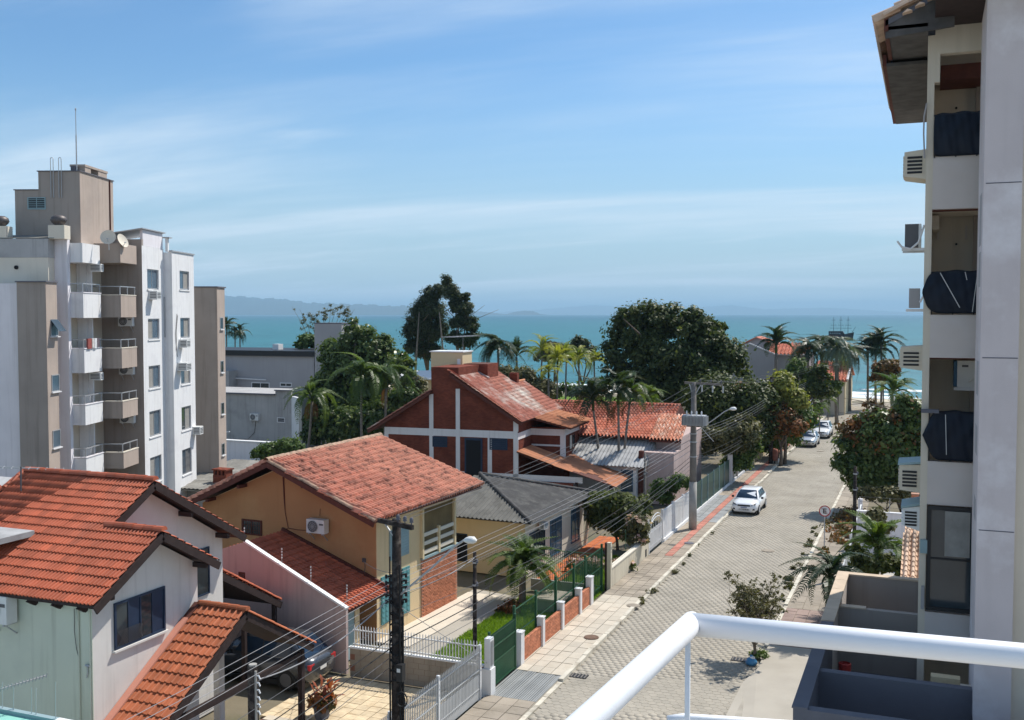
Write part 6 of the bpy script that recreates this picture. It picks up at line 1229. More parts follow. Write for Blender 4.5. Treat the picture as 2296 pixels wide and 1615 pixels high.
# palms behind the flat roofed building
for (px, py, lab) in ((508, 738, 'palm partly hidden by the taupe block beside the sea'), (527, 757, 'small palm over the dark flat roof edge'), (538, 752, 'small palm right of its twin over the dark roof edge')): palm_px(lab, (px, 900), (px, py), KINGD, n=11, tr=.12, scale=.8, shaft=.5, y=128)
# palms behind the brick house
palm_px('large windswept palm against the sea right of the water tank', (1118, 900), (1117, 785), COCO, n=16, tr=.16, scale=1.0, y=108, wind=1.2)
palm_px('dark palm right of the windswept palm', (1160, 900), (1158, 800), ROYD, n=11, tr=.14, scale=.85, y=112, el=(0, 1.3))
for (px, py, s_, y, lab) in ((1215, 796, .95, 104, 'yellow green palm left in the row behind the brick house'), (1250, 820, .9, 100, 'bushy yellow palm in the middle of the row'), (1270, 812, 1.0, 108, 'taller yellow palm in the middle of the row'), (1298, 815, .9, 104, 'yellow palm right of the middle of the row'), (1332, 818, .85, 110, 'yellowish palm at the right end of the row by the dark tree'), (1230, 845, .7, 96, 'small yellow palm low in the row')): palm_px(lab, (px, 900), (px, py), YEL, n=12, tr=.11, scale=s_, y=y, shaft=.5, group='yellow palms behind the brick house')
# palms at the street end
palm_px('tall dark royal palm before the grey twin gabled house', (1739, 900), (1740, 790), ROYD, n=14, tr=.17, scale=1.0, y=122, shaft=.9, el=(-.3, 1.35))
for (px, py, s_, y, mt, lab) in ((1812, 788, 1.0, 134, COCO, 'leaning palm left in the cluster by the beach house'), (1842, 780, 1.0, 138, COCO, 'palm in front of the moored ship'), (1877, 786, 1.05, 128, COCOG, 'grey green palm with thick trunk at the street end'), (1905, 800, .95, 146, COCOG, 'drooping pale palm over the sea by the cream side wall')): palm_px(lab, (px, 900), (px, py), mt, n=15, tr=.19, scale=s_, y=y)
for (px, py, s_, lab) in ((1946, 792, 1.0, 'left palm of the dark trio on the beach'), (1964, 784, 1.1, 'middle palm of the dark trio on the beach'), (1975, 775, 1.15, 'right tallest palm of the dark trio on the beach')): palm_px(lab, (px, 900), (px, py), ROYD, n=15, tr=.17, scale=s_, y=150, el=(-.45, 1.3), wind=.5, group='dark palms on the beach')
palm_px('bushy yellow green palm beside the right apartment block', (1998, 960), (2000, 885), frond_set('yd', 3.0, .6, 26, .6, M['leaf_mid'], lift=.7), n=16, tr=.2, scale=1.0, y=100, el=(0, 1.3))
# garden palms
palm_px('short date palm on the lawn behind the green fence', (1171, 1352), (1172, 1278), DATE, n=30, tr=.17, scale=.98, el=(-.35, 1.3), name='date_palm', group='garden palms')
palm_px('fan of dark palm leaves beside the terrace wall', (1858, 1345), (1862, 1300), frond_set('gp', 2.2, .8, 30, .4, M['palm_dark'], lift=.6), n=18, tr=.13, scale=1.0, y=43, el=(-.1, 1.2), group='garden palms')
palm_px('large garden palm left of the pale tiled lower roof', (1972, 1290), (1968, 1235), DATE, n=24, tr=.15, scale=.95, y=47.5, el=(-.2, 1.2), group='garden palms')
# trees
tree('huge dark round tree towering over the red hip roof', [(1440, 730, 75, 48), (1520, 728, 70, 42), (1590, 745, 62, 38), (1420, 790, 70, 60), (1500, 800, 85, 70), (1590, 810, 78, 62), (1640, 830, 40, 60), (1480, 870, 95, 60), (1570, 880, 85, 60), (1400, 850, 50, 45)], 98, 62000, .2, M['leaf_dark'], tr=.5, clumps=420, spread=.34, thick=.9)
tree('tall dark conifer with dense left crown behind the brick house', [(985, 650, 13, 24), (966, 668, 20, 26), (945, 702, 22, 34), (975, 700, 24, 36), (926, 742, 18, 34), (955, 745, 28, 40), (985, 745, 18, 40), (920, 782, 14, 24), (950, 788, 24, 24), (975, 790, 18, 22)], 128, 42000, .2, M['leaf_pine'], tr=.3, clumps=260, spread=.6, shell=.3, asp=.35)
tree('tall airy conifer with bare trunks right of the dense one', [(1003, 638, 13, 18), (1012, 658, 16, 22), (1022, 686, 16, 24), (1042, 668, 11, 16), (1046, 694, 16, 26), (1058, 730, 18, 28), (1035, 724, 16, 26), (1066, 758, 12, 20), (1042, 766, 20, 24), (1016, 760, 14, 28), (1020, 725, 12, 24)], 124, 36000, .19, M['leaf_pine'], tr=.2, clumps=170, spread=.55, shell=.3, asp=.35)
for i, (xb, xt) in enumerate(((930, 940), (1000, 985), (1022, 1030), (1032, 1052))):
    b = MB(); A, B, C_ = W0.Y(xb, 850, 126), W0.Y((xb + xt) / 2, 780, 126), W0.Y(xt, 700, 126); tt = thing('tree', ('thin pale leaning trunk left under the dense conifer', 'pale straight trunk under the dense conifer', 'pale bare trunk under the airy conifer', 'forked bare trunk right of the airy conifer')[i], 'tree', (A.x, A.y, 0), 0, 'bare conifer trunks'); b.tube([(0, 0, 0), A - Vector((A.x, A.y, 0)), B - Vector((A.x, A.y, 0)), C_ - Vector((A.x, A.y, 0))], [.2, .18, .13, .06], 6); b.build('trunk', M['palmtrunk'], tt)
tree('broad leaved glossy tree beside the weathered grey house', [(800, 750, 40, 36), (765, 790, 50, 48), (840, 790, 48, 50), (800, 830, 80, 55), (735, 860, 40, 45), (870, 840, 50, 50), (905, 830, 26, 50), (800, 900, 100, 50), (740, 940, 55, 45)], 88, 40000, .21, M['leaf_mango'], tr=.4, clumps=330, spread=.35)
tree('dark lower thicket beneath the arching palms', [(720, 960, 45, 40), (780, 960, 60, 45), (850, 950, 50, 45), (900, 900, 36, 30), (700, 990, 25, 20)], 82, 20000, .2, M['leaf_mango'], tr=.15, clumps=190, spread=.4)
tree('small olive shrub under the airy conifer by the brick gable', [(930, 870, 26, 26), (905, 910, 24, 20)], 92, 5000, .17, M['leaf_olive'], tr=.1, clumps=60)
tree('round bush beside the shed and the clay roof ridge', [(610, 1012, 34, 20), (650, 1005, 34, 18), (580, 1020, 16, 14)], 62, 9000, .13, M['leaf_mid'], tr=.06, clumps=120, cat='bush', name='bush')
tree('bushy green plant on the dark flat roof edge', [(690, 768, 22, 18), (675, 775, 14, 10)], 104, 3000, .2, M['leaf_mid'], tr=.06, clumps=50, cat='bush', name='bush')
tree('brown leaved shrub row between the brick roof and yellow palms', [(1165, 850, 40, 26), (1215, 870, 30, 24), (1130, 840, 24, 18)], 98, 9000, .17, M['leaf_olive'], tr=.1, clumps=110, cat='shrub', name='shrub')
tree('flat topped tree at the water behind the yellow palms', [(1240, 780, 30, 14), (1225, 800, 26, 16), (1262, 792, 22, 14)], 132, 6000, .2, M['leaf_olive'], tr=.18, clumps=70)
tree('rounded dark tree at the water left of the huge tree', [(1300, 770, 20, 16), (1310, 785, 22, 14), (1285, 795, 24, 18), (1330, 800, 14, 14)], 132, 6000, .2, M['leaf_pine'], tr=.18, clumps=70)
tree('low green garden growth beneath the yellow palms', [(1220, 880, 40, 18), (1290, 880, 44, 18), (1340, 870, 20, 20)], 112, 6000, .22, M['leaf_mid'], tr=0, clumps=90, cat='shrub', name='shrub')
SG = 'trees along the left pavement'
tree('dark tree overhanging the left pavement behind the transformer', [(1600, 900, 60, 50), (1640, 945, 55, 46), (1590, 965, 50, 40), (1690, 905, 46, 54), (1700, 960, 30, 50)], 90, 34000, .17, M['leaf_dark'], tr=.2, clumps=260, spread=.6, group=SG)
tree('light green tree with drooping branches by the dark wooden pole', [(1750, 865, 26, 26), (1770, 890, 24, 24), (1735, 895, 22, 22), (1790, 900, 18, 22)], 92, 14000, .16, M['leaf_yellow'], tr=.14, clumps=130, spread=.6, group=SG)
tree('orange tinted tree over the cream wall', [(1750, 935, 30, 26), (1780, 960, 26, 26), (1725, 960, 22, 30)], 91, 13000, .15, M['leaf_rust'], tr=.14, clumps=140, spread=.6, group=SG)
tree('dense green tree above the cream street wall', [(1760, 975, 36, 30), (1725, 980, 34, 34), (1790, 940, 34, 36), (1700, 985, 32, 44)], 95, 24000, .16, M['leaf_mid'], tr=.15, clumps=230, spread=.6, group=SG)
tree('feathery olive tree leaning over the dark green fence', [(1610, 985, 44, 28), (1645, 1000, 44, 30), (1580, 1000, 30, 24), (1665, 965, 34, 34)], 79.5, 15000, .13, M['leaf_olive'], tr=0, clumps=120, group=SG)
tree('climbing green shrub spilling over the end of the dark green fence', [(1650, 1035, 30, 24), (1672, 1015, 22, 26), (1690, 1000, 18, 30)], 80.5, 9000, .12, M['leaf_mid'], tr=0, clumps=70, cat='shrub', name='shrub')
tree('rounded garden tree beside the beach house', [(1790, 830, 26, 22), (1770, 845, 20, 20), (1815, 850, 20, 26), (1835, 875, 24, 24), (1860, 870, 22, 24)], 126, 12000, .2, M['leaf_mid'], tr=.15, clumps=130)
tree('dark tree between tall palm and beach house roof', [(1840, 840, 26, 20), (1820, 870, 26, 22), (1790, 880, 30, 24), (1755, 870, 26, 22), (1850, 880, 20, 18)], 120, 10000, .2, M['leaf_dark'], tr=.15, clumps=110)
for (px, y, lab) in ((1838, 112, 'small clipped palm like shrub on the far left pavement'), (1858, 122, 'second small shrub farther along the left pavement')): palm_px(lab, (px, 960), (px, 915 if y < 115 else 900), KING, n=10, tr=.07, scale=.55, y=y, group='small pavement palms')
for i, (bl, y, n, mt, lab) in enumerate((([(1945, 1000, 60, 40), (1985, 960, 56, 46), (2040, 940, 40, 60), (1925, 1040, 50, 40), (1980, 1040, 70, 50), (2040, 1030, 40, 60), (1945, 1080, 50, 34), (2000, 1090, 50, 26)], 72, 30000, 'leaf_mango', 'large sea almond tree leaning over the right pavement'),)):
    t = tree(lab, bl, y, n, .17, M[mt], tr=.2, base=tuple(W0.Z(2028, 1150)), clumps=170, spread=.42)
    B = blobs_px([(1930, 960, 46, 26), (1985, 945, 50, 30), (2040, 925, 26, 40), (1950, 905, 30, 12), (1910, 985, 26, 22), (2000, 990, 60, 40)], y); o = t.location
    leaves('rust_leaves', t, [(q[0] - o.x, q[1] - o.y, q[2], *q[3:]) for q in B], 3600, .15, M['leaf_rust'], 170, .6); b = MB()
    for k in range(46):
        q = random.choice(B); c = Vector(q[:3]) - Vector((o.x, o.y, 0)); d = Vector((random.gauss(-.5, .8), random.gauss(0, .6), random.gauss(.25, .35))); b.tube([c - d * 1.0, c + d * .5, c + d * 1.6 + Vector((0, 0, -.15))], [.045, .03, .01], 4)
    b.build('bare_branches', M['trunk'], t)
tree('rust red almond tree top near the beach trio', [(1990, 828, 28, 22), (1975, 845, 24, 16)], 118, 3500, .22, M['leaf_rust'], tr=.12, clumps=60)
tree('yellow green shrub at the right kerb below the almond tree', [(1985, 1110, 40, 20), (1940, 1105, 26, 14), (2040, 1100, 22, 22)], 68, 7000, .12, M['leaf_olive'], tr=.06, clumps=90, cat='shrub', name='shrub')
tree('spindly shrub before the pale garden wall', [(1965, 1160, 20, 22), (1990, 1185, 20, 14)], 52, 2600, .1, M['leaf_olive'], tr=.05, clumps=50, cat='shrub', name='shrub')
tree('low dark planting under the garden palm', [(1960, 1265, 46, 22), (2010, 1270, 36, 18), (1915, 1240, 16, 22)], 46, 6000, .13, M['leaf_dark'], tr=0, clumps=70, cat='shrub', name='shrub')
# front gardens on the left
tree('dark flowering bush behind the cream wall', [(1370, 1130, 50, 30), (1420, 1140, 40, 30), (1345, 1165, 30, 26), (1400, 1180, 44, 30), (1335, 1130, 26, 22)], 55, 15000, .12, M['leaf_dark'], tr=.08, clumps=170, cat='bush', name='bush', base=tuple(W0.Z(1385, 1232)))
t = tree('rose bush with pale blossoms against the white picket gate', [(1430, 1180, 26, 24), (1425, 1205, 30, 18)], 52.5, 5000, .09, M['leaf_olive'], tr=.05, clumps=80, cat='bush', name='bush')
B = blobs_px([(1425, 1165, 30, 14), (1425, 1205, 30, 14)], 52.2); o = t.location; leaves('flowers', t, [(q[0] - o.x, q[1] - o.y, q[2], *q[3:]) for q in B], 90, .1, M['flower'], 40, .5, asp=.9)
t = thing('flower_bed', 'patch of white flowers behind the tall dark fence post', 'flowers', (-15.2, 49.5, 0)); leaves('blossoms', t, [(-.8, 0, .5, 1.0, .5, .3), (.9, .8, .45, .7, .5, .3)], 420, .09, M['flower'], 60, .5, asp=.9); leaves('foliage', t, [(-.8, 0, .3, 1.1, .6, .3), (.9, .8, .3, .8, .6, .3)], 900, .1, M['leaf_dark'], 60, .5)
tree('green hedge with yellow tips inside the white picket fence', [(1490, 1090, 26, 16), (1525, 1080, 22, 16), (1480, 1115, 26, 18)], 64, 7000, .12, M['leaf_mid'], tr=.06, clumps=90, cat='hedge', name='hedge')
tree('yellowing shrub beside the date palm', [(1148, 1365, 18, 20), (1130, 1375, 16, 14)], 41.5, 2600, .085, M['leaf_rust'], tr=.04, clumps=60, cat='shrub', name='shrub')
p = W0.Z(722, 1612); t = thing('cordyline', 'red leaved cordyline plant in a dark pot before the pale driveway', 'plant', (p.x, p.y, 0)); b = MB(); b.lathe((0, 0, 0), [(.22, 0), (.3, .5), (.28, .5)], 12); b.build('pot', M['rdark'], t)
for i in range(42):
    a, e, l = i * 2.4, random.uniform(.1, 1.4), random.uniform(.3, .52); c = Vector((random.gauss(0, .2), random.gauss(0, .2), random.uniform(.55, 1.2))); d = Vector((math.cos(a) * math.cos(e), math.sin(a) * math.cos(e), math.sin(e))); s_ = d.cross(Vector((.1, 0, 1))).normalized() * .055; k = MB(); k.add([c - s_ * .4, c + s_ * .4, c + d * l * .6 + s_, c + d * l * .6 - s_, c + d * l + Vector((0, 0, -.06))], [(0, 1, 2, 3), (3, 2, 4)]); k.build('leaf', M['leaf_bronze'], t)
leaves('lower_leaves', t, [(0, 0, .55, .38, .38, .3)], 300, .14, M['leaf_rust'], 20, .6)
# sparse crape myrtle at the right kerb, blue bag at its foot
tb = W0.Z(1691, 1482); t = thing('street_tree', 'sparse twiggy street tree at the right kerb behind the hand rail', 'tree', (tb.x, tb.y, .05)); b = MB(); tips = []
b.tube([(0, 0, 0), (.02, .02, .35), (0, .0, .62)], [.07, .055, .06], 8)
for i in range(26):
    a = i * 2.4; e = random.uniform(.75, 1.4); l = random.uniform(1.4, 2.4); d = Vector((math.cos(a) * math.cos(e), math.sin(a) * math.cos(e), math.sin(e))); p0 = Vector((0, 0, random.uniform(.45, .65))); p1 = p0 + d * l * .5 + Vector((0, 0, .1)); p2 = p0 + d * l + Vector((random.gauss(0, .12), random.gauss(0, .12), .15)); b.tube([p0, p1, p2], [.022, .014, .005], 5)
    for k in range(7): q = p1.lerp(p2, random.uniform(-.2, 1)); e_ = q + Vector((random.gauss(0, .3), random.gauss(0, .3), random.uniform(.1, .5))); b.tube([q, e_], [.007, .003], 3); tips.append(q.lerp(e_, .7)); tips.append(e_)
b.build('trunk', M['trunk'], t); leaves('crown', t, [(q.x, q.y, q.z, .2, .2, .2) for q in tips], 4600, .06, M['leaf_crape'], 420, .6, .2, asp=.5)
leaves('suckers', t, [(.15, .15, .12, .4, .35, .15)], 380, .06, M['leaf_mid'], 20, .6)
p = W0.Z(1687, 1487); t = thing('bag', 'blue plastic bag with pale top at the foot of the street tree', 'bag', (p.x, p.y - .25, .02)); b = MB(); b.lathe((0, 0, 0), [(.0, 0), (.2, .02), (.23, .12), (.15, .24), (.04, .3), (.06, .36), (0, .37)], 11); b.build('bag_body', M['plastic_blue'], t, True); b = MB(); b.lathe((.03, 0, .2), [(.12, 0), (.1, .1), (0, .15)], 8); b.build('bag_top', M['acwhite'], t, True)
# bamboo behind the flat roofed building
t = thing('bamboo', 'clump of bare arching bamboo canes above the flat roof', 'bamboo', tuple(W0.Y(725, 760, 112)[:2]) + (0,)); b = MB(); o = t.location; pts = []
for (x0, x1, y1) in ((700, 655, 688), (705, 672, 694), (712, 690, 700), (720, 708, 700), (728, 724, 690), (735, 742, 684), (742, 766, 686), (748, 785, 684), (730, 755, 690), (716, 700, 705), (740, 775, 700), (722, 733, 695), (745, 795, 694)):
    A, B, C_ = W0.Y(x0, 790, 112), W0.Y((x0 * .6 + x1 * .4), 735, 112), W0.Y(x1, y1, 112); f = [Vector((A.x, A.y, 0)), A, B, C_]; f = [q - Vector((o.x, o.y, 0)) for q in f]; b.tube(f, [.05, .05, .035, .012], 4)
    for k in range(9): q = f[2].lerp(f[3], random.uniform(-.3, 1)); pts.append((q.x, q.y, q.z, .45, .45, .45))
b.build('cane', mat('bamboo cane', (.24, .2, .12), .8, .2), t); leaves('foliage', t, pts, 2300, .17, M['leaf_olive'], 160, .5, .3, asp=.22)
tree('green thicket at the foot of the bamboo', [(690, 765, 20, 16), (725, 780, 30, 14)], 110, 2500, .2, M['leaf_mid'], tr=0, clumps=40, cat='shrub', name='shrub')
# lawn and weeds
def lawn(name, label, poly, n, hgt=.09):
    P = np.array(poly); x0, y0 = P.min(0); x1, y1 = P.max(0); q = rng.random((n * 3, 2)) * [x1 - x0, y1 - y0] + [x0, y0]; ins = np.zeros(len(q), bool); j = len(P) - 1
    for i in range(len(P)): c = ((P[i, 1] > q[:, 1]) != (P[j, 1] > q[:, 1])) & (q[:, 0] < (P[j, 0] - P[i, 0]) * (q[:, 1] - P[i, 1]) / (P[j, 1] - P[i, 1] + 1e-9) + P[i, 0]); ins ^= c; j = i
    q = q[ins][:n]; m_ = len(q); a = rng.random(m_) * 6.28; h_ = hgt * (.5 + rng.random(m_)); w_ = .018; dx_, dy_ = np.cos(a) * w_, np.sin(a) * w_; lx, ly = rng.normal(size=m_) * .035, rng.normal(size=m_) * .035; z = np.zeros(m_)
    V = np.stack([np.c_[q[:, 0] - dx_, q[:, 1] - dy_, z], np.c_[q[:, 0] + dx_, q[:, 1] + dy_, z], np.c_[q[:, 0] + lx, q[:, 1] + ly, h_]], 1).reshape(-1, 3); F = np.arange(3 * m_).reshape(-1, 3); o = np_mesh(name, V, F, M['grass'], None, 'stuff'); set_rnd(o.data, rng.random(m_)); o['label'] = label; o['category'] = 'grass'
    b = MB(); b.quad(*[(p[0], p[1], -.01) for p in poly]); b.build('lawn_ground', M['grassbase'], kind='structure')
M['grassbase'] = mat('lawn soil', (.14, .22, .03), .97, .25, 1.5)
g_ = lambda *a: [(W0.Z(*p).x, W0.Z(*p).y) for p in a]
lawn('grass', 'sunlit lawn between the concrete path and the green fence', [(-17.6, 34.2), (-14.1, 34.2), (-14.1, 46.5), (-16.4, 46.5), (-16.6, 44.5), (-17.4, 44)], 26000)
lawn('grass', 'small lawn patch beneath the red cordyline', [(-17.0, 24.5), (-14.1, 24.5), (-14.1, 27.5), (-17.4, 27.5)], 7000)
lawn('grass', 'garden lawn behind the tall green mesh fence', [(-16.5, 46.6), (-14.1, 46.6), (-14.1, 53.5), (-16.5, 53.5)], 9000)
lawn('grass', 'beach park lawn behind the yellow palms', [(-62, 118), (-40, 118), (-40, 156), (-62, 156)], 9000, .25)
b = MB(); b.quad((-20.0, 33.0, -.005), (-17.6, 33.0, -.005), (-17.4, 44, -.005), (-20, 44.5, -.005)); b.build('concrete_path', M['apron'], kind='structure')
wd_ = thing('weeds', 'dry weeds and fallen leaves along both kerbs', 'weeds'); wb = [(KL + random.uniform(-.05, .25), y_, .08, .18, .3, .07) for y_ in (44.9, 45.4, 46.8, 47.2, 48, 51, 53, 55, 58, 61)] + [(KR + random.uniform(-.5, -.05), y_, .06, .3, .4, .06) for y_ in (46, 48, 49, 50, 51, 52, 54, 55, 58, 60, 61, 63, 64, 65)]
leaves('tufts', wd_, wb, 1600, .07, M['leaf_olive'], 60, .6)
lt = thing('leaf_litter', 'brown fallen leaves and branches heaped on the right pavement below the almond tree', 'leaves'); leaves('dead_leaves', lt, [(-5.0, 66, .15, .9, 3, .1), (-4.6, 62, .15, .7, 2, .12), (-4.4, 69, .2, .8, 2.5, .2), (-5.2, 58, .12, .4, 1.2, .06), (-4.3, 65, .3, .6, 1.5, .3)], 1900, .12, M['leaf_rust'], 90, .6)
# ================================================================== fences and boundary walls
def bars(parent, a, c, z0, z1, n, mt, w=.028, spear=.0, name='bar', limit=300):
    a, c = Vector((a[0], a[1], 0)), Vector((c[0], c[1], 0)); b = MB(); b.box(-w / 2, -w / 2, z0, w / 2, w / 2, z1)
    if spear: b.add([(-w / 2, -w / 2, z1), (w / 2, -w / 2, z1), (w / 2, w / 2, z1), (-w / 2, w / 2, z1), (0, 0, z1 + spear)], [(0, 1, 4), (1, 2, 4), (2, 3, 4), (3, 0, 4)])
    me = bpy.data.meshes.new(name); me.from_pydata(b.v, [], b.f); me.materials.append(mt)
    for i in range(min(n, limit)): o = bpy.data.objects.new(name, me); COL.objects.link(o); o.parent = parent; o.location = a.lerp(c, (i + .5) / n)
def rails(parent, a, c, zs, mt, w=.04, name='rail'):
    for z in zs: b = MB(); b.bar((a[0], a[1], z), (c[0], c[1], z), w); b.build(name, mt, parent)
def posts(parent, pts, z0, z1, mt, w=.08, name='post'):
    for p in pts: wallbox(parent, mt, p[0] - w / 2, p[1] - w / 2, z0, p[0] + w / 2, p[1] + w / 2, z1, name=name)
XF = PL - .05
t = thing('fence', 'grey spear topped bar fence and sliding gate along the driveway', 'fence', (0, 0, 0))
bars(t, (XF, 23.0), (XF, 31.6), .35, 1.85, 78, M['fencegrey'], spear=.1); rails(t, (XF, 23.0), (XF, 31.6), (.45, 1.1, 1.72), M['fencegrey']); posts(t, ((XF, 25.2), (XF, 28.3), (XF, 31.5)), 0, 1.95, M['whitepaint'], .09)
wallbox(t, M['fencegrey'], XF - .015, 28.4, .1, XF + .005, 31.4, .95, name='gate_sheet'); wallbox(t, M['whitepaint'], XF - .1, 23, 0, XF + .1, 28.2, .36, name='plinth')
t = thing('wall', 'low beige block wall with white picket railing dividing the two front yards', 'wall', (0, 0, 0)); yb = 31.98
nb = 12
for r in range(5):
    for i in range(nb): a = -19.3 + 5.2 * i / nb + (.2 if r % 2 else 0); wallbox(t, M['block'], a + .006, yb - .07, .02 + r * .206, min(a + 5.2 / nb - .006, -14.02), yb + .07, .02 + r * .206 + .198, name='block')
wallbox(t, M['mortar'], -19.3, yb - .06, 0, -14.03, yb + .06, 1.04, name='mortar_core'); wallbox(t, M['whitepaint'], -19.35, yb - .09, 1.05, -14.0, yb + .09, 1.1, name='coping')
bars(t, (-19.2, yb), (-14.1, yb), 1.1, 1.85, 44, M['fencewhite'], spear=.07); rails(t, (-19.2, yb), (-14.1, yb), (1.2, 1.72), M['fencewhite'])
t = thing('gate_pillar', 'white gate pillar with barred meter cabinet beside the green gate', 'pillar', (XF, 31.95, 0))
wallbox(t, M['whitepaint'], -.14, -.1, 0, .26, .3, 1.0, name='pillar_body'); wallbox(t, M['fencewhite'], .0, -.06, 1.01, .22, .26, 2.05, name='cabinet'); wallbox(t, M['acgrey'], .221, -.02, 1.1, .23, .22, 1.95, name='cabinet_glass')
for i in range(4): wallbox(t, M['whitepaint'], .231, .01 + i * .06, 1.1, .24, .022 + i * .06, 1.95, name='cabinet_bar')
t = thing('gate', 'dark green bar gate with solid lower sheet at the tiled ramp', 'gate', (0, 0, 0))
bars(t, (XF, 32.3), (XF, 34.75), .1, 2.0, 26, M['greenbar'], .03); rails(t, (XF, 32.3), (XF, 34.75), (.15, .95, 1.5, 1.95), M['greenbar'], .05); wallbox(t, M['greenbar'], XF - .012, 32.3, .12, XF + .008, 34.75, .9, name='lower_sheet'); posts(t, ((XF, 32.32), (XF, 34.72)), 0, 2.15, M['greenbar'], .08)
pil = [W0.X(px, py, XF).y for px, py in ((1165, 1500), (1213, 1458), (1257, 1422), (1297, 1389), (1322, 1365))]
t = thing('wall', 'low red brick wall panels between white pillars along the pale sidewalk', 'wall', (0, 0, 0)); bme2 = bpy.data.meshes.new('brick'); k = MB(); k.box(-.06, 0, 0, .06, .205, .058); bme2.from_pydata(k.v, [], k.f); bme2.materials.append(M['brick_pale'])
for i, y in enumerate(pil): w_ = .17 if i in (0, 4) else .12; pb = wallbox(t, M['beam'], XF - .13, y - w_, 0, XF + .13, y + w_, (1.32, 1.25, 1.22, 1.2, 1.34)[i], name='pillar'); wallbox(pb, M['whitepaint'], XF - .15, y - w_ - .02, (1.32, 1.25, 1.22, 1.2, 1.34)[i], XF + .15, y + w_ + .02, (1.32, 1.25, 1.22, 1.2, 1.34)[i] + .04, name='cap')
nbk = 0; mb2 = MB(); rn = []
for i in range(4):
    a, c = pil[i] + .17, pil[i + 1] - .12; m_ = wallbox(t, M['mortar_pale'], XF - .05, a, 0, XF + .05, c, .93, name='panel'); wallbox(t, M['slab'], XF - .09, a, 0, XF + .1, c, .14, name='plinth')
    for j in range(12):
        y = a + .005 - (.1 if j % 2 else 0); z = .15 + j * .066
        while y + .2 < c + .1:
            ya, yb_ = max(y, a + .004), min(y + .205, c - .004)
            if yb_ - ya > .06:
                if yb_ - ya > .2 and nbk < 296: o = bpy.data.objects.new('brick', bme2); COL.objects.link(o); o.parent = m_; o.location = (XF + random.uniform(-.003, .004), y, z); nbk += 1
                else: mb2.box(XF - .062, ya, z, XF + .062, yb_, z + .058); rn += [random.random()] * 6
            y += .216
o = mb2.build('brick_field', M['brick_pale'], t, kind='stuff'); set_rnd(o.data, rn)
t = thing('fence', 'tall green bar fence standing behind the low brick wall', 'fence', (0, 0, 0)); xg = XF - .22
bars(t, (xg, pil[0]), (xg, 46.4), .1, 2.15, 90, M['greenbar'], .018); rails(t, (xg, pil[0]), (xg, 46.4), (.3, 1.2, 2.12), M['greenbar'], .035); posts(t, [(xg, y) for y in pil] + [(xg, 46.3)], 0, 2.3, M['greenbar'], .09)
t = thing('fence', 'dark green mesh fence turning into the garden by the tall cream post', 'fence', (0, 0, 0)); bars(t, (-17.4, 45.4), (XF, 45.4), .5, 2.0, 34, M['greenbar'], .016); rails(t, (-17.4, 45.4), (XF, 45.4), (.5, 2.0), M['greenbar'], .035); wallbox(t, M['concrete'], -17.4, 45.33, 0, XF - .3, 45.47, .55, name='plinth')
t = thing('concrete_box', 'small concrete cistern box with pale lid on the lawn', 'box', (-15.3, 42.6, 0)); wallbox(t, M['concrete'], -.55, -.5, 0, .6, .9, .55, name='body'); wallbox(t, M['slab'], -.62, -.57, .55, .67, .97, .62, name='lid')
t = thing('wall', 'weathered cream street wall with dark water streaks', 'wall', (0, 0, 0)); tp = W0.X(1372, 1215, XF)
y0_ = 46.7; wallbox(t, M['creamwall'], XF - .1, y0_ + .1, 0, XF + .1, 53.9, 1.0); wallbox(t, M['palecream'], XF - .13, y0_ + .12, 1.0, XF + .13, 53.9, 1.06, name='coping'); wallbox(t, M['dark'], XF + .1, 53.2, .15, XF + .104, 53.5, .55, name='meter_niche')
t = thing('gate_post', 'tall cream and brown post where green fence meets the cream wall', 'post', (XF, y0_, 0)); wallbox(t, M['creamwall'], -.05, -.1, 0, .14, .12, 2.3, name='shaft'); wallbox(t, M['darkwood'], -.16, -.1, 0, -.051, .1, 2.28, name='side_board')
for i, (ya, yb_) in enumerate(((46.9, 50.3), (50.3, 53.8))): wallbox(t, M['greenbar'], -.19, ya - y0_, 1.0 if i else 1.0, -.175, ya - y0_ + .04, 2.2, name='stay')
t = thing('fence', 'white picket fence with arched garden gate on a white plinth', 'fence', (0, 0, 0))
bars(t, (XF, 54.3), (XF, 57.3), .2, 1.3, 24, M['fencewhite'], .05); bars(t, (XF, 57.5), (XF, 65.4), .3, 1.9, 70, M['fencewhite'], .075); rails(t, (XF, 54.3), (XF, 65.4), (.4, 1.15), M['fencewhite'], .05); rails(t, (XF, 57.5), (XF, 65.4), (1.75,), M['fencewhite'], .05)
posts(t, [(XF, y) for y in (54.2, 57.4, 60, 62.7, 65.4)], 0, 2.0, M['whitepaint'], .12); wallbox(t, M['whitepaint'], XF - .1, 57.5, 0, XF + .12, 65.4, .28, name='plinth')
for q in (0, .18): b = MB(); b.tube([(XF + .03, 54.4 + 2.8 * (1 - math.cos(a)) * .5, 1.3 + (.75 - q) * math.sin(a)) for a in np.linspace(0, math.pi, 13)], .03, 6); b.build('gate_arch', M['fencewhite'], t)
for a in np.linspace(.3, 2.8, 7): b = MB(); b.bar((XF + .03, 54.4 + 2.8 * (1 - math.cos(a)) * .5, 1.3), (XF + .03, 54.4 + 2.8 * (1 - math.cos(a)) * .5, 1.3 + .6 * math.sin(a)), .02); b.build('gate_spoke', M['fencewhite'], t)
t = thing('fence', 'dark green sheet fence with slim posts on a white kerb', 'fence', (0, 0, 0))
for i in range(6): ya = 66.2 + i * 2.1; wallbox(t, M['greendark'], XF - .02, ya + .04, .3, XF + .02, ya + 2.06, 2.05, name='panel'); posts(t, ((XF + .03, ya),), 0, 2.15, M['bluegrey'], .06)
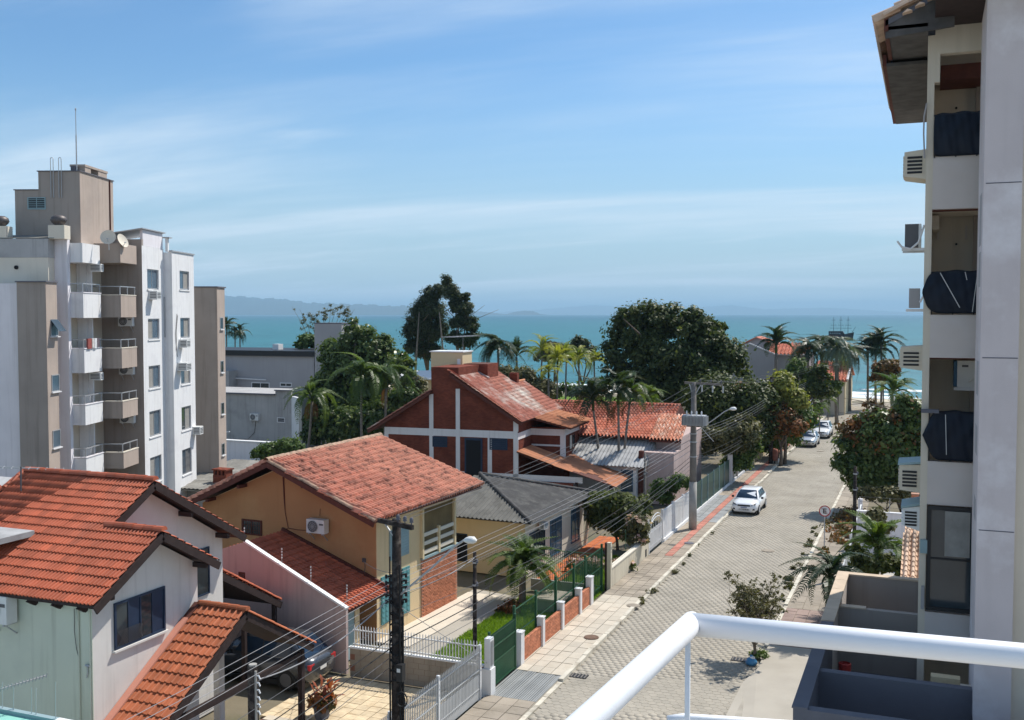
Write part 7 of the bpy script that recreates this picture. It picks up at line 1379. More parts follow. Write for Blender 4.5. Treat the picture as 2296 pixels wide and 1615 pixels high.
wallbox(t, M['beam'], XF - .08, 66.2, 0, XF + .1, 78.8, .3, name='plinth'); wallbox(t, M['beam'], XF - .14, 78.9, 0, XF + .18, 79.2, 2.4, name='end_post')
t = thing('fence', 'pale railing with concrete posts beyond the dark green fence', 'fence', (0, 0, 0)); bars(t, (XF, 80), (XF, 89), .3, 1.7, 40, M['fencegrey'], .05); rails(t, (XF, 80), (XF, 89), (.5, 1.6), M['fencegrey']); posts(t, [(XF, y) for y in (82, 86, 89)], 0, 2.0, M['concrete'], .25); wallbox(t, M['beam'], XF - .1, 80, 0, XF + .12, 88, .3, name='plinth')
t = thing('gate_post', 'cream gate posts and ribbed cream door behind the wooden pole', 'post', (0, 0, 0)); posts(t, ((XF, 90.2), (XF - .3, 93.4)), 0, 2.0, M['cream'], .35); bars(t, (XF - .5, 90.4), (XF - .5, 93.2), 0, 1.6, 16, M['creamwall'], .14)
t = thing('wall', 'cream vertically boarded street wall under the orange tinted tree', 'wall', (0, 0, 0))
for i in range(26): wallbox(t, M['cream'] if i % 7 else M['palecream'], XF - .06, 94.2 + i * .5, 0, XF + .06, 94.2 + i * .5 + .485, 1.75, name='board')
posts(t, ((XF, 94.0), (XF + .05, 107.4)), 0, 2.0, M['cream'], .4)
t = thing('wall', 'pale garden wall panels near the far end of the street', 'wall', (0, 0, 0))
for i, (a, c, hh, mt) in enumerate(((108.6, 112, 2.2, 'rparapet'), (112.2, 119, 2.4, 'palecream'), (119.3, 125, 2.6, 'creamwall'), (126, 136, 2.2, 'palecream'), (136.5, 148, 2.0, 'beam'))): wallbox(t, M[mt], XF - .1 - .3 * (i % 2), a, 0, XF + .1, c, hh, name='panel')
posts(t, ((XF + .1, 119.1), (XF + .1, 125.5)), 0, 2.8, M['pinkwall'], .5)
# right side: white fence, pale green garden wall, pale tiled lower roofs
XR = PRR + .05
t = thing('fence', 'white garden fence along the right pavement beside the dark pole', 'fence', (0, 0, 0)); bars(t, (XR, 40), (XR, 56), .2, 1.3, 60, M['fencewhite'], .04); rails(t, (XR, 40), (XR, 56), (.3, 1.25), M['fencewhite'], .05); posts(t, [(XR, y) for y in (44, 48, 52, 56)], 0, 1.7, M['whitepaint'], .12); b = MB(); b.bar((XR, 56, 1.6), (XR + .1, 63, 2.0), .08); b.build('hand_bar', M['whitepaint'], t)
bars(t, (XR, 57.5), (XR, 64), .2, 1.5, 26, M['fencewhite'], .04); posts(t, ((XR, 60), (XR, 64)), 0, 2.2, M['lilac'], .25)
t = thing('wall', 'pale garden wall with small square vents behind the spindly shrub', 'wall', (0, 0, 0)); A, B = W0.Z(1985, 1240, 0), W0.Y(1985, 1152, 57); wallbox(t, M['lilac'], -3.3, 57, 0, 6, 57.2, B.z); wallbox(t, M['beam'], -3.35, 56.95, B.z, 6, 57.25, B.z + .07, name='coping')
for i in range(5): wallbox(t, M['dark'], -1.0 + i * .42, 56.99, .6 + .12 * (i % 2), -.8 + i * .42, 56.999, .9 + .12 * (i % 2), name='vent')
for i in range(6): b = MB(); b.bar((-3.2 + i * 1.5, 57.1, B.z), (-3.2 + i * 1.5, 57.1, B.z + .8), .03); b.build('wire_post', M['alu'], t)
b = MB(); 
for z in (.3, .55, .8): b.bar((-3.2, 57.1, B.z + z), (5, 57.1, B.z + z), .012)
b.build('wire', M['wire'], t)
t = thing('fence', 'low white railing between the garden palm and the pale tiles', 'fence', (0, 0, 0)); bars(t, (-2.6, 47.8), (.5, 47.8), .3, 1.15, 22, M['fencewhite'], .04); rails(t, (-2.6, 47.8), (.5, 47.8), (.4, 1.1), M['fencewhite'], .05)
FP = Fr(0, 36, 0); t = frame_thing('lower_roof', 'pale tiled low roof in two tiers beside the right apartment block', 'roof', FP); wallbox(t, M['rbeige'], -.4, 1.2, 0, 3, 10, 3.6)
for (y0, y1, z0, z1, xl) in ((6.2, 1.2, 4.75, 3.75, -.75), (10.4, 6.8, 5.0, 4.3, -.72)): rf = deck(t, [(xl, y0, z0), (3, y0, z0), (3, y1, z1), (xl, y1, z1)], M['capstone'], .1, 'roof'); tile_roof(rf, FP, (xl, y0, z0 + .03), (1, 0, 0), (0, y1 - y0, z1 - z0), 3.6, math.hypot(y1 - y0, z1 - z0), 'capa', M['tile_pale'], .24, .42, nparts=120)
p = W0.Y(2052, 1122, 62); t = thing('marker_post', 'short orange brick post against the garden greenery on the right', 'post', (p.x, 62, 0)); wallbox(t, M['brick_pale'], -.2, -.2, 0, .2, .2, p.z + .35, name='shaft'); wallbox(t, M['mortar_pale'], -.22, -.22, p.z + .35, .22, .22, p.z + .4, name='cap')
# teal flat roof in the lower left corner with electric fence
gz = 5.0; A, B, C_ = W0.Z(0, 1583, gz), W0.Z(190, 1612, gz), W0.Z(140, 1606, gz)
t = thing('neighbour_roof', 'turquoise painted flat roof with white parapet edge in the lower left corner', 'roof', (0, 0, 0)); wallbox(t, M['turq'], A.x - 5, A.y - 8, 0, B.x + 1, A.y - .12, gz - .08, name='roof_slab'); wallbox(t, M['bluegrey'], A.x - 5, A.y - .12, 0, C_.x, A.y, gz, name='parapet'); wallbox(t, M['whitepaint'], C_.x + .002, A.y - .12, 0, B.x + 1.5, A.y, gz, name='parapet')
for px in (5, 30, 70, 80, 124): q = W0.Y(px, 1560, A.y - .06); b = MB(); b.bar((q.x, A.y - .06, gz), (q.x + .02, A.y - .06, gz + (.55 if px != 124 else .75)), .012); b.build('wire_stay', M['alu'], t)
b = MB(); q0, q1 = W0.Y(0, 1546, A.y - .3), W0.Y(103, 1515, A.y + .6); b.bar(q0, q1, .025); 
for i in range(14): q = q0.lerp(q1, i / 13); b.bar(q - Vector((.0, 0, .05)), q + Vector((.04, 0, .06)), .012)
b.build('spiked_bar', M['greyflat'], t)
ac_split((-23.35, 20.28, 4.95), 0, 'large air conditioner on the pale green wall cut by the left picture edge', .85, .75, .35)
# electric fence insulators on the rosy wall
for i, (px, py) in enumerate(((548, 1215), (632, 1262), (697, 1303), (778, 1345))):
    p = FY.Y(px, py, -3.5); t = thing('insulator_rod', ('white insulator rod at the top corner of the rosy wall', 'second white insulator rod down the rosy wall coping', 'third white insulator rod down the rosy wall coping', 'lowest white insulator rod at the street end of the rosy wall')[i], 'rod', FAw.__call__((0, 0, 0)) if False else (FY.o[0] + p.x * FY.c + 3.5 * FY.n, FY.o[1] + p.x * FY.n - 3.5 * FY.c, p.z - .05), 0, 'insulator rods on the rosy wall'); b = MB(); b.bar((0, 0, 0), (0, 0, .62), .014); b.build('rod', M['alu'], t)
    for j in range(4): k = MB(); k.cyl((0, 0, .22 + .11 * j), .022, .045, 8); k.build('insulator', M['whitepaint'], t)
# ================================================================== poles, wires, lamps
def lamp_arm(t, p, q, r=.028, head=.42):
    p, q = Vector(p), Vector(q); b = MB(); d = (q - p); b.tube([p, p.lerp(q, .55), p.lerp(q, .85) + Vector((0, 0, .05)), q], r, 7); b.build('lamp_arm', M['metalgrey'], t); h_ = d.copy(); h_.z = h_.length * .05; h_.normalize(); b = MB(); n = 12
    for (s_, ra) in ((0, .03), (.06, .09), (.2, .15), (.34, .15), (.42, .08), (.45, .01)):
        c = q + h_ * s_ * head / .42; u = Vector((-h_.y, h_.x, 0)).normalized(); w_ = u.cross(h_)
        for j in range(n): a = 2 * math.pi * j / n; b.v.append(tuple(c + u * math.cos(a) * ra * head / .42 + w_ * math.sin(a) * ra * (.55 if math.sin(a) * w_.z < 0 else .9) * head / .42))
    for i in range(5):
        for j in range(n): k = (j + 1) % n; b.f.append((i * n + j, i * n + k, (i + 1) * n + k, (i + 1) * n + j)); b.m.append(0)
    b.build('lamp_head', M['acwhite'], t, True)
def insulator(t, p, s_=1.0): b = MB(); b.lathe((p[0], p[1], p[2]), [(.015, 0), (.015, .06), (.06, .07), (.045, .12), (.06, .13), (.04, .19), (0, .21)], 8); b.build('insulator', M['rdark'], t)
XPn = -13.05; NT = W0.X(889, 1163, XPn); NP = Vector((XPn, NT.y, 0)); nh = NT.z
t = thing('utility_pole', 'near blackened utility pole wrapped in cables with wooden crossarm', 'utility pole', NP); b = MB(); b.tube([(0, 0, -.1), (0, 0, nh * .5), (0, 0, nh)], [.17, .15, .115], 12); b.build('pole', M['oldpole'], t, True)
ca = Vector((.94, -.34, 0)); arm0, arm1 = Vector((0, -.13, nh - .1)) - ca * .62, Vector((0, -.13, nh - .12)) + ca * .72; b = MB(); b.bar(arm0, arm1, .1, .12); b.build('crossarm', M['oldpole'], t); b = MB(); b.bar(Vector((0, -.1, nh - .5)), arm0.lerp(arm1, .18) - Vector((0, 0, .05)), .03); b.build('brace', M['metalgrey'], t)
NI = [arm0.lerp(arm1, q) + Vector((0, 0, .06)) for q in (.58, .78, .97)]
for q in NI: insulator(t, q)
SEC = [nh - 1.55 - .17 * i for i in range(5)]
for z in SEC:
    b = MB(); b.bar((-.24, -.2, z), (.24, .12, z + .05), .05, .04); b.build('side_bracket', M['oldpole'], t)
    for x in (-.22, -.12, .12, .22): k = MB(); k.cyl((x, x * .66 - .04, z - .04), .035, .1, 7); k.build('insulator', M['black'], t)
for i in range(9): z = nh - 2.3 - i * .26; b = MB(); b.tube([(.17 * math.cos(a + i) * 1.02, .17 * math.sin(a + i) * 1.02, z + .06 * math.sin(a * 2 + i)) for a in np.linspace(0, 6.0, 12)], .022, 5); b.build('cable_loop', M['rubber'], t)
for (x, y, r, z0, z1) in ((.15, -.12, .022, .5, nh - 1.2), (.19, -.03, .03, 0, nh - 2.6), (-.16, -.1, .018, .8, nh - 1.6), (-.12, -.16, .02, 2, nh - 1.0)): b = MB(); b.tube([(x, y, z0), (x * 1.05, y * 1.1, (z0 + z1) / 2), (x, y, z1)], r, 6); b.build('cable', M['rubber'], t)
wallbox(t, M['black'], .12, -.28, nh - 4.3, .3, -.1, nh - 3.85, name='junction_box'); wallbox(t, M['acwhite'], .14, -.286, nh - 4.05, .24, -.281, nh - 3.95, name='box_label')
b = MB(); b.tube([(.24 + .16 * math.cos(a), -.2, nh - 4.8 + .2 * math.sin(a)) for a in np.linspace(0, 6.28, 16)], .02, 5); b.tube([(.22 + .13 * math.cos(a), -.22, nh - 4.82 + .17 * math.sin(a)) for a in np.linspace(0, 6.28, 16)], .018, 5); b.build('cable_coil', M['rubber'], t)
p = W0.Y(908, 1330, NP.y); lq = W0.Y(1040, 1212, NP.y - .3); lamp_arm(t, (.1, 0, W0.Y(908, 1335, NP.y).z), lq - NP, .03, .36)
FPp = W0.Z(1553, 1190); fh = W0.Y(1553, 857, FPp.y).z; FP_ = Vector((FPp.x, FPp.y, 0))
t = thing('utility_pole', 'tall utility pole carrying a grey finned transformer and lamp', 'utility pole', FP_); b = MB(); b.tube([(0, 0, -.1), (0, 0, fh * .5), (0, 0, fh)], [.24, .2, .15], 12); b.build('pole', M['polegrey'], t, True); b = MB(); b.tube([(0, 0, .1), (0, 0, 3.0)], [.25, .235], 12); b.build('pale_base', M['concrete'], t, True)
A, B = W0.Y(1535, 858, FPp.y) - FP_, W0.Y(1620, 863, FPp.y) - FP_; b = MB(); b.bar(A, B, .1, .13); b.build('crossarm', M['polegrey'], t); b = MB(); b.bar((0, -.05, fh - .95), A.lerp(B, .12), .05); b.bar((0, -.05, fh - .95), A.lerp(B, .45), .05); b.build('brace', M['metalgrey'], t)
FI = [A.lerp(B, q) + Vector((0, 0, .05)) for q in (.42, .7, .97)]
for q in FI: insulator(t, q); b = MB(); b.tube([q - Vector((-.1, 0, .15)), q - Vector((-.1, 0, .55))], .05, 8); b.build('fuse', M['alu'], t)
tz = W0.Y(1563, 952, FPp.y).z; b = MB(); b.box(-.5, -.9, tz, .85, -.25, tz + .62); tr_ = b.build('transformer', M['metalgrey'], t)
for i in range(16): wallbox(tr_, M['metalgrey'], -.5 + i * .086, -1.02, tz + .03, -.47 + i * .086, -.9, tz + .58, name='fin')
for i in range(6): wallbox(tr_, M['metalgrey'], .85, -.9 + i * .11, tz + .03, .97, -.87 + i * .11, tz + .58, name='fin')
for i in range(4): b = MB(); b.lathe((-.3 + i * .3, -.55, tz + .62), [(.05, 0), (.03, .1), (.055, .12), (.03, .24), (0, .25)], 8); b.build('bushing', M['whitepaint'], tr_)
for z in (tz - .6, tz - 1.1, tz - 2.0, tz - 4.4): b = MB(); b.tube([(0, 0, z), (0, 0, z + .07)], .23, 10); b.build('band', M['metalgrey'], t)
lamp_arm(t, (.15, 0, W0.Y(1566, 968, FPp.y).z), W0.Y(1635, 918, FPp.y) - FP_, .03, .42); b = MB(); b.bar((.4, -.3, tz), W0.Y(1600, 990, FPp.y) - FP_, .04); b.build('stay', M['alu'], t)
wallbox(t, M['redwood'], -1.15, .3, 2.2, -.75, .5, 7.0, name='service_mast') if False else None
def pole(px, pb, pt, lab, mt, r=.12, y=None, **k):
    B = W0.Z(px, pb) if y is None else Vector((W0.Y(px, 900, y).x, y, 0)); hh = W0.Y(px, pt, B.y).z; t = thing('utility_pole', lab, 'utility pole', (B.x, B.y, 0)); b = MB(); b.tube([(0, 0, -.1), (0, 0, hh)], [r, r * .75], 9); b.build('pole', mt, t, True)
    for z in (hh - .4, hh - 1.2): k = MB(); k.tube([(0, 0, z), (0, 0, z + .06)], r * .95, 9); k.build('band', M['metalgrey'], t); insulator(t, (r * .9, 0, z - .05))
    return t, Vector((B.x, B.y, hh))
t3, W3 = pole(1728, 1042, 845, 'dark wooden utility pole under the drooping light green tree', M['oldpole'], .2); b = MB(); b.bar((-.9, 0, W3.z - .3), (.9, 0, W3.z - .3), .1); b.build('crossarm', M['oldpole'], t3)
t4, W4 = pole(1447, 1150, 1017, 'thin service post with insulators beside the slender palms', M['polegrey'], .085, y=57)
t5, W5 = pole(1065, 1545, 1238, 'short black concrete service post at the corner of the grey fence', M['oldpole'], .085)
t6, W6 = None, None
B = W0.X(567, 1492, -14.6); t6 = thing('service_post', 'short concrete meter post with a row of insulators at the bottom of the driveway', 'post', (-14.6, B.y, 0)); b = MB(); b.box(-.09, -.09, 0, .09, .09, B.z); b.build('post', M['oldpole'], t6); W6 = Vector((-14.6, B.y, B.z))
b = MB(); b.tube([(0, 0, B.z - .01), (0, 0, B.z + .03)], .1, 10); b.build('cap', M['concrete'], t6); b = MB(); b.tube([(.12, -.06, B.z - .1), (.12, -.06, 0)], .03, 6); b.build('conduit', M['concrete'], t6)
for i in range(6): k = MB(); k.tube([(.08, -.04, B.z - .22 - i * .17), (.2, -.06, B.z - .2 - i * .17), (.24, -.06, B.z - .28 - i * .17)], .02, 5); k.build('insulator', M['whitepaint'], t6)
t7, W7 = pole(1914, 1292, 1046, 'dark slim pole on the right pavement in front of the almond tree', M['oldpole'], .11)
t8, W8 = pole(1877, 905, 812, 'distant pole among the palms at the street end', M['oldpole'], .2, y=138)
t9, W9 = pole(1826, 905, 815, 'distant pole before the red beach roof', M['oldpole'], .2, y=128); lamp_arm(t9, (.1, 0, W9.z - 1.0), (2.2, -.5, W9.z - .1), .05, .6)
def cable(name, lab, pts, sag, r, mt, n=14, group='overhead cables'):
    b = MB()
    for a, c in zip(pts[:-1], pts[1:]): a, c = Vector(a), Vector(c); b.tube([a.lerp(c, i / n) - Vector((0, 0, sag * 4 * (i / n) * (1 - i / n))) for i in range(n + 1)], r, 5)
    o = b.build(name, mt); tag(o, lab, 'cable', group); return o
def off(P, v): return Vector(P) + Vector(v)
PV = Vector((-13.1, -14, nh))
words = ('first', 'second', 'third', 'fourth', 'fifth')
for i in range(3): cable('power_line', f'{words[i]} high power line on the crossarm insulators of both big poles', [NP + NI[i] + Vector((0, 0, .2)), FP_ + FI[i] + Vector((0, 0, .2)), W3 + Vector((-.8 + .8 * i, 0, .1)), W9 + Vector((-.5 + .5 * i, 0, -.3))], .35, .007, M['wire'])
for i, z in enumerate(SEC): cable('power_line', f'{words[i]} low voltage wire from the top of the near pole bracket stack', [off(PV, (.2, 0, z - nh + .05)), NP + Vector((-.12, 0, z)), FP_ + Vector((-.1, -.2, fh - 3.0 - .2 * i)), W3 + Vector((0, 0, -1.6 - .2 * i)), W9 + Vector((0, 0, -1.6 - .2 * i))], .3, .0062, M['wirepale'] if i < 4 else M['wire'])
for i, (dz, r, sg, m_) in enumerate(((-3.2, .012, .45, 'rubber'), (-3.45, .016, .55, 'rubber'), (-3.7, .009, .5, 'wire'), (-3.95, .008, .6, 'wire'), (-2.7, .007, .4, 'wire'))): cable('phone_cable', f'{words[i]} dark communication cable sagging from the near pole down the street', [off(PV, (.3, 0, dz)), NP + Vector((-.1, 0, nh + dz)), FP_ + Vector((-.2, -.2, fh - 4.6 - .25 * i)), W3 + Vector((0, 0, -3.2 - .2 * i)), W9 + Vector((0, 0, -3 - .2 * i))], sg, r, M[m_])
cable('service_cable', 'pale twisted service cable from the short meter post up to the near pole', [W6 + Vector((.2, 0, -.3)), NP + Vector((-.15, 0, nh - 2.1))], .3, .017, M['wirepale'])
cable('service_cable', 'service wire from the near pole to the black service post', [NP + Vector((.1, 0, nh - 2.0)), W5 + Vector((0, 0, -.2))], .15, .012, M['wirepale']); cable('service_cable', 'service wire from the near pole to the orange gable bracket', [NP + Vector((-.1, .1, nh - 1.5)), Vector((FY.o[0] - .6, FY.o[1] - .1, 3.3))], .12, .009, M['wire'])
cable('service_cable', 'upper service wire from the far transformer pole to the thin palm post', [FP_ + Vector((0, 0, fh - 3.4)), W4 + Vector((0, 0, -.1))], .2, .014, M['wire']); cable('service_cable', 'lower service wire from the far transformer pole to the thin palm post', [FP_ + Vector((0, 0, fh - 3.7)), W4 + Vector((0, 0, -.6))], .25, .014, M['wire'])
cable('service_cable', 'stay wire dropping from the near pole to the gate pillar', [NP + Vector((.15, 0, nh - 2.4)), Vector((XF + .1, 31.9, 1.2))], .02, .009, M['wirepale']); cable('service_cable', 'wire from the near pole to the cream leaning pillar', [NP + Vector((.1, .1, nh - 1.9)), Vector((-17.9, 54.4, 2.9))], .4, .011, M['wire'])
cable('service_cable', 'wire crossing from the transformer pole to the cream house eave', [FP_ + Vector((-.2, 0, fh - 4.2)), Vector((-17.6, 50, 2.95))], .4, .013, M['wirepale'])
# television aerials
def aerial(lab, base, mast, boom0, boom1, n=7, l=.5, r=.014):
    t = thing('aerial', lab, 'aerial', base, 0, 'television aerials'); B = Vector(base); b = MB(); b.bar((0, 0, 0), Vector(mast) - B, .035); b.build('mast', M['wire'], t); b = MB(); b.bar(Vector(boom0) - B, Vector(boom1) - B, .03); b.build('boom', M['alu'], t); d = (Vector(boom1) - Vector(boom0)); s_ = Vector((-d.y, d.x, 0)).normalized()
    for i in range(n): q = Vector(boom0).lerp(Vector(boom1), i / (n - 1)) - B; k = MB(); k.bar(q - s_ * l * .5, q + s_ * l * .5, r * 1.4); k.build('element', M['alu'], t)
yy = FL.o[1] + 3.0; A, B_, C_, D_ = W0.Y(47, 1132, yy), W0.Y(47, 1046, yy), W0.Y(-12, 1048, yy), W0.Y(142, 1052, yy + 1.3); aerial('thin television aerial on a mast above the left end of the terracotta roof', A, B_, C_, D_, 9, .55)
yy = FB.o[1] + 6; A, B_, C_, D_ = W0.Y(1038, 800, yy), W0.Y(1038, 752, yy), W0.Y(1004, 756, yy - 2), W0.Y(1062, 753, yy + 2); aerial('bleached old aerial beside the cream water tank', A, B_, C_, D_, 8, 1.1, .03)
# ================================================================== no parking sign
sp = W0.Z(1848, 1235); sz = W0.Y(1848, 1146, sp.y).z; t = thing('no_parking_sign', 'round no parking sign with a crossed letter E on a thin post', 'sign', (sp.x, sp.y, .1), R(8))
b = MB(); b.tube([(0, .03, 0), (0, .03, sz + .2)], .028, 8); b.build('post', M['metalgrey'], t); rS = .31; cz = sz - .1
def disc(r0, r1, y, mt, nm): 
    b = MB(); n = 40
    for rr in (r0, r1):
        for j in range(n): a = 2 * math.pi * j / n; b.v.append((rr * math.cos(a), y, cz + rr * math.sin(a))); b.v.append((rr * math.cos(a), y + .004, cz + rr * math.sin(a)))
    for j in range(n):
        k = (j + 1) % n; a0, a1, c0, c1 = 2 * j, 2 * k, 2 * n + 2 * j, 2 * n + 2 * k
        for f in ((a0, a1, c1, c0), (c0, c1, c1 + 1, c0 + 1), (c0 + 1, c1 + 1, a1 + 1, a0 + 1)): b.f.append(f); b.m.append(0)
    return b.build(nm, mt, t)
M['signred'] = plain('sign red', (.42, .018, .02), .5); M['signwhite'] = plain('sign white', (.7, .69, .68), .6)
disc(.001, rS - .03, -.004, M['signwhite'], 'sign_face'); disc(rS - .05, rS, -.010, M['signred'], 'red_ring')
b = MB(); b.box(-.085, -.012, cz - .14, -.03, -.006, cz + .14); b.box(-.03, -.012, cz + .09, .10, -.006, cz + .14); b.box(-.03, -.012, cz - .025, .085, -.006, cz + .025); b.box(-.03, -.012, cz - .14, .10, -.006, cz - .09); b.build('letter', M['black'], t); b = MB(); b.bar((-.19, -.017, cz + .19), (.19, -.017, cz - .19), .05, .006); b.build('red_slash', M['signred'], t)
# ================================================================== vehicles
def car(label, loc, rz, col, Lc=4.25, Wc=1.74, Hc=1.44, kind='hatch', glass='carglass'):
    t = thing('parked_car', label, 'car', loc, rz, 'cars parked along the street'); pm = bpy.data.materials.get('paint ' + col[0]) or mat('paint ' + col[0], col[1], col[2], .02, 1.0, metal=col[3], spec=.6)
    try: pm.node_tree.nodes['Principled BSDF'].inputs['Coat Weight'].default_value = .6
    except Exception: pass
    h_ = Wc / 2; zb = .2 if kind != 'suv' else .28; zt = .93 if kind != 'suv' else 1.08; hood = {'hatch': .27, 'sedan': .27, 'suv': .27}[kind] * Lc
    st = [(0, .34, .62, .62, .60), (.06, .22, .72, .82, .74), (.28, zb, .80, .93, .84), (hood * .6, zb, .86, .99, .9), (hood, zb, zt, 1, .93), (Lc * .5, zb, zt + .01, 1.0, .94), (Lc * .8, zb, zt + .03, 1.0, .93), (Lc * .93, zb + .05, zt + .03, .96, .9), (Lc * .985, .3, zt - .02, .9, .82), (Lc, .42, zt - .2, .8, .74)]
    b = MB(); n = 10
    for (y, z0, z1, wr, tr) in st:
        w_ = h_ * wr; tw = h_ * tr; P = [(-w_ * .86, z0), (-w_, z0 + .16), (-w_, z0 + (z1 - z0) * .62), (-tw, z1 - .03), (-tw * .55, z1 + .018), (tw * .55, z1 + .018), (tw, z1 - .03), (w_, z0 + (z1 - z0) * .62), (w_, z0 + .16), (w_ * .86, z0)]
        for (x, z) in P: b.v.append((x, y, z))
    for i in range(len(st) - 1):
        for j in range(n): k = (j + 1) % n; b.f.append((i * n + j, i * n + k, (i + 1) * n + k, (i + 1) * n + j)); b.m.append(0)
    b.f.append(tuple(range(n))[::-1]); b.f.append(tuple((len(st) - 1) * n + j for j in range(n))); b.m += [0, 0]; b.build('body', pm, t, True)
    y0, y1, y2, y3 = hood - .12, hood + .68 * (1 if kind != 'suv' else .85), Lc * (.80 if kind != 'sedan' else .72), Lc * (.955 if kind != 'sedan' else .88); wb, wt = h_ * .90, h_ * .68; zc = Hc
    sec = [(y0, zt - .02, wb, 0), (y0 + (y1 - y0) * .5, (zt + zc) / 2 + .03, (wb + wt) / 2 + .015, 0), (y1, zc - .035, wt, 0), (y1 + .18, zc, wt - .03, 1), ((y1 + y2) / 2, zc + .02, wt - .02, 1), (y2, zc - .02, wt - .03, 1), (y2 + .1, zc - .06, wt, 0), (y3, zt, wb - .03, 0)]
    g = MB(); 
    for (y, z, w_, _) in sec: g.v += [(-wb, min(max(y, y0), y3), zt - .03), (-w_, y, z), (-w_ * .7, y, z + .02), (w_ * .7, y, z + .02), (w_, y, z), (wb, min(max(y, y0), y3), zt - .03)]
    for i in range(len(sec) - 1):
        for j in range(5): g.f.append((i * 6 + j, i * 6 + j + 1, (i + 1) * 6 + j + 1, (i + 1) * 6 + j)); g.m.append(0)
    g.build('cabin', pm, t, True)
    def pane(nm, pts, mt=None, lift=.012):
        pts = [Vector(p) for p in pts]; nn = (pts[1] - pts[0]).cross(pts[2] - pts[0]).normalized(); c = sum(pts, Vector()) / len(pts); cc = Vector((0, (y0 + y3) / 2, zt))
        if nn.dot(c - cc) < 0: nn = -nn
        k = MB(); k.extr([p + nn * lift for p in pts], -nn * lift * .8); return k.build(nm, mt or M[glass], t)
    pane('windscreen', [(-wb * .9, y0 + .07, zt + .03), (wb * .9, y0 + .07, zt + .03), ((wb + wt) / 2 * .9, y0 + (y1 - y0) * .5, (zt + zc) / 2 + .045), (wt * .9, y1 - .03, zc - .05), (-wt * .9, y1 - .03, zc - .05), (-(wb + wt) / 2 * .9, y0 + (y1 - y0) * .5, (zt + zc) / 2 + .045)], lift=.03)
    pane('rear_window', [(-wb * .85, y3 - .05, zt + .06), (wb * .85, y3 - .05, zt + .06), (wt * .88, y2 + .12, zc - .08), (-wt * .88, y2 + .12, zc - .08)], lift=.03); my = y1 + (y2 - y1) * .45
    for s_ in (-1, 1):
        zz = zt + .05
        for (a, c, a2, c2) in ((y0 + .42, my - .04, y1 + .06, my - .04), (my + .04, y2 + .25 * (kind != 'sedan'), my + .04, y2 - .02)): pane('side_window', [(s_ * (wb - .02), a, zz), (s_ * (wb - .02), c, zz), (s_ * (wt + .015), c2, zc - .07), (s_ * (wt + .015), a2, zc - .07)], lift=.02)
        k = MB(); k.box(s_ * (h_ + .02), y0 + .28, zt + .0, s_ * (h_ + .17), y0 + .38, zt + .13); k.build('mirror', M['black'], t)
        k = MB(); k.extr([(s_ * h_ * .5, -.0, .64), (s_ * h_ * .80, .09, .68), (s_ * h_ * .9, .3, .80), (s_ * h_ * .64, .09, .74)], (0, -.02, .01)); k.build('headlight', M['acgrey'] if kind == 'hatch' else M['alu'], t)
        k = MB(); k.box(s_ * h_ * .58, Lc - .12, zt - .3, s_ * h_ * .9, Lc - .015, zt - .12); k.build('tail_light', M['signred'], t)
        k = MB(); k.box(s_ * h_ * .46, .02, .36, s_ * h_ * .8, .1, .46); k.build('lower_vent', M['black'], t)
        for yw in (Lc * .19, Lc * .8):
            R_ = .315 if kind != 'suv' else .37; w = MB(); x0, x1 = s_ * (h_ - .2), s_ * (h_ + .012); w.tube([(x0, yw, R_), (x0 + (x1 - x0) * .1, yw, R_), (x0 + (x1 - x0) * .9, yw, R_), (x1, yw, R_)], [R_ * .9, R_, R_, R_ * .92], 20); wh = w.build('wheel', M['rubber'], t, False); w = MB(); w.tube([(x1, yw, R_), (x1 + s_ * .012, yw, R_)], R_ * .64, 16); w.build('rim', M['metalgrey'] if kind != 'suv' else M['acgrey'], wh)
    k = MB(); k.box(-h_ * .46, -.012, .60, h_ * .46, .05, .70); k.build('grille', M['black'], t); k = MB(); k.box(-h_ * .42, -.0, .34, h_ * .42, .06, .44); k.build('lower_intake', M['black'], t); k = MB(); k.box(-.2, -.03, .48, .2, -.012, .57); k.build('number_plate', mat('plate', (.3, .33, .45), .5), t); k = MB(); k.box(-.2, Lc - .02, zt - .45, .2, Lc + .004, zt - .33); k.build('number_plate', M['acwhite'], t)
    k = MB(); k.box(-h_ * .9, .25, .12, h_ * .9, Lc - .25, .3); k.build('underbody', M['black'], t); return t
WHITE = ('white', (.78, .79, .80), .25, 0.0); SILV = ('silver', (.52, .53, .53), .3, .55); GREY = ('graphite', (.06, .065, .075), .25, .4)
p = W0.Z(1650, 1156); car('white hatchback parked against the left kerb near the dark green fence', (KL + .93, p.y + .1, .02), R(-1), WHITE)
p = W0.Z(1806, 1005); car('silver sedan parked farther up the left kerb', (KL + .98, p.y + .3, .02), R(-1), SILV, 4.3, 1.74, 1.42, 'sedan')
car('white tall car standing behind the silver sedan', (KL + 1.55, p.y + 8.3, .02), R(-1), WHITE, 4.4, 1.8, 1.66, 'suv')
car('graphite estate car parked tail outward beside the carport', (-24.4, 30.7, .03), R(-90), GREY, 4.75, 1.86, 1.72, 'suv')
q = W0.Z(1862, 976); t = thing('motorcycle', 'dark motorcycle standing beside the two pale cars', 'motorcycle', (q.x, q.y, .02), R(5))
for y in (-.65, .65): b = MB(); b.tube([(-.05, y, .3), (.05, y, .3)], .3, 16); b.build('wheel', M['rubber'], t)
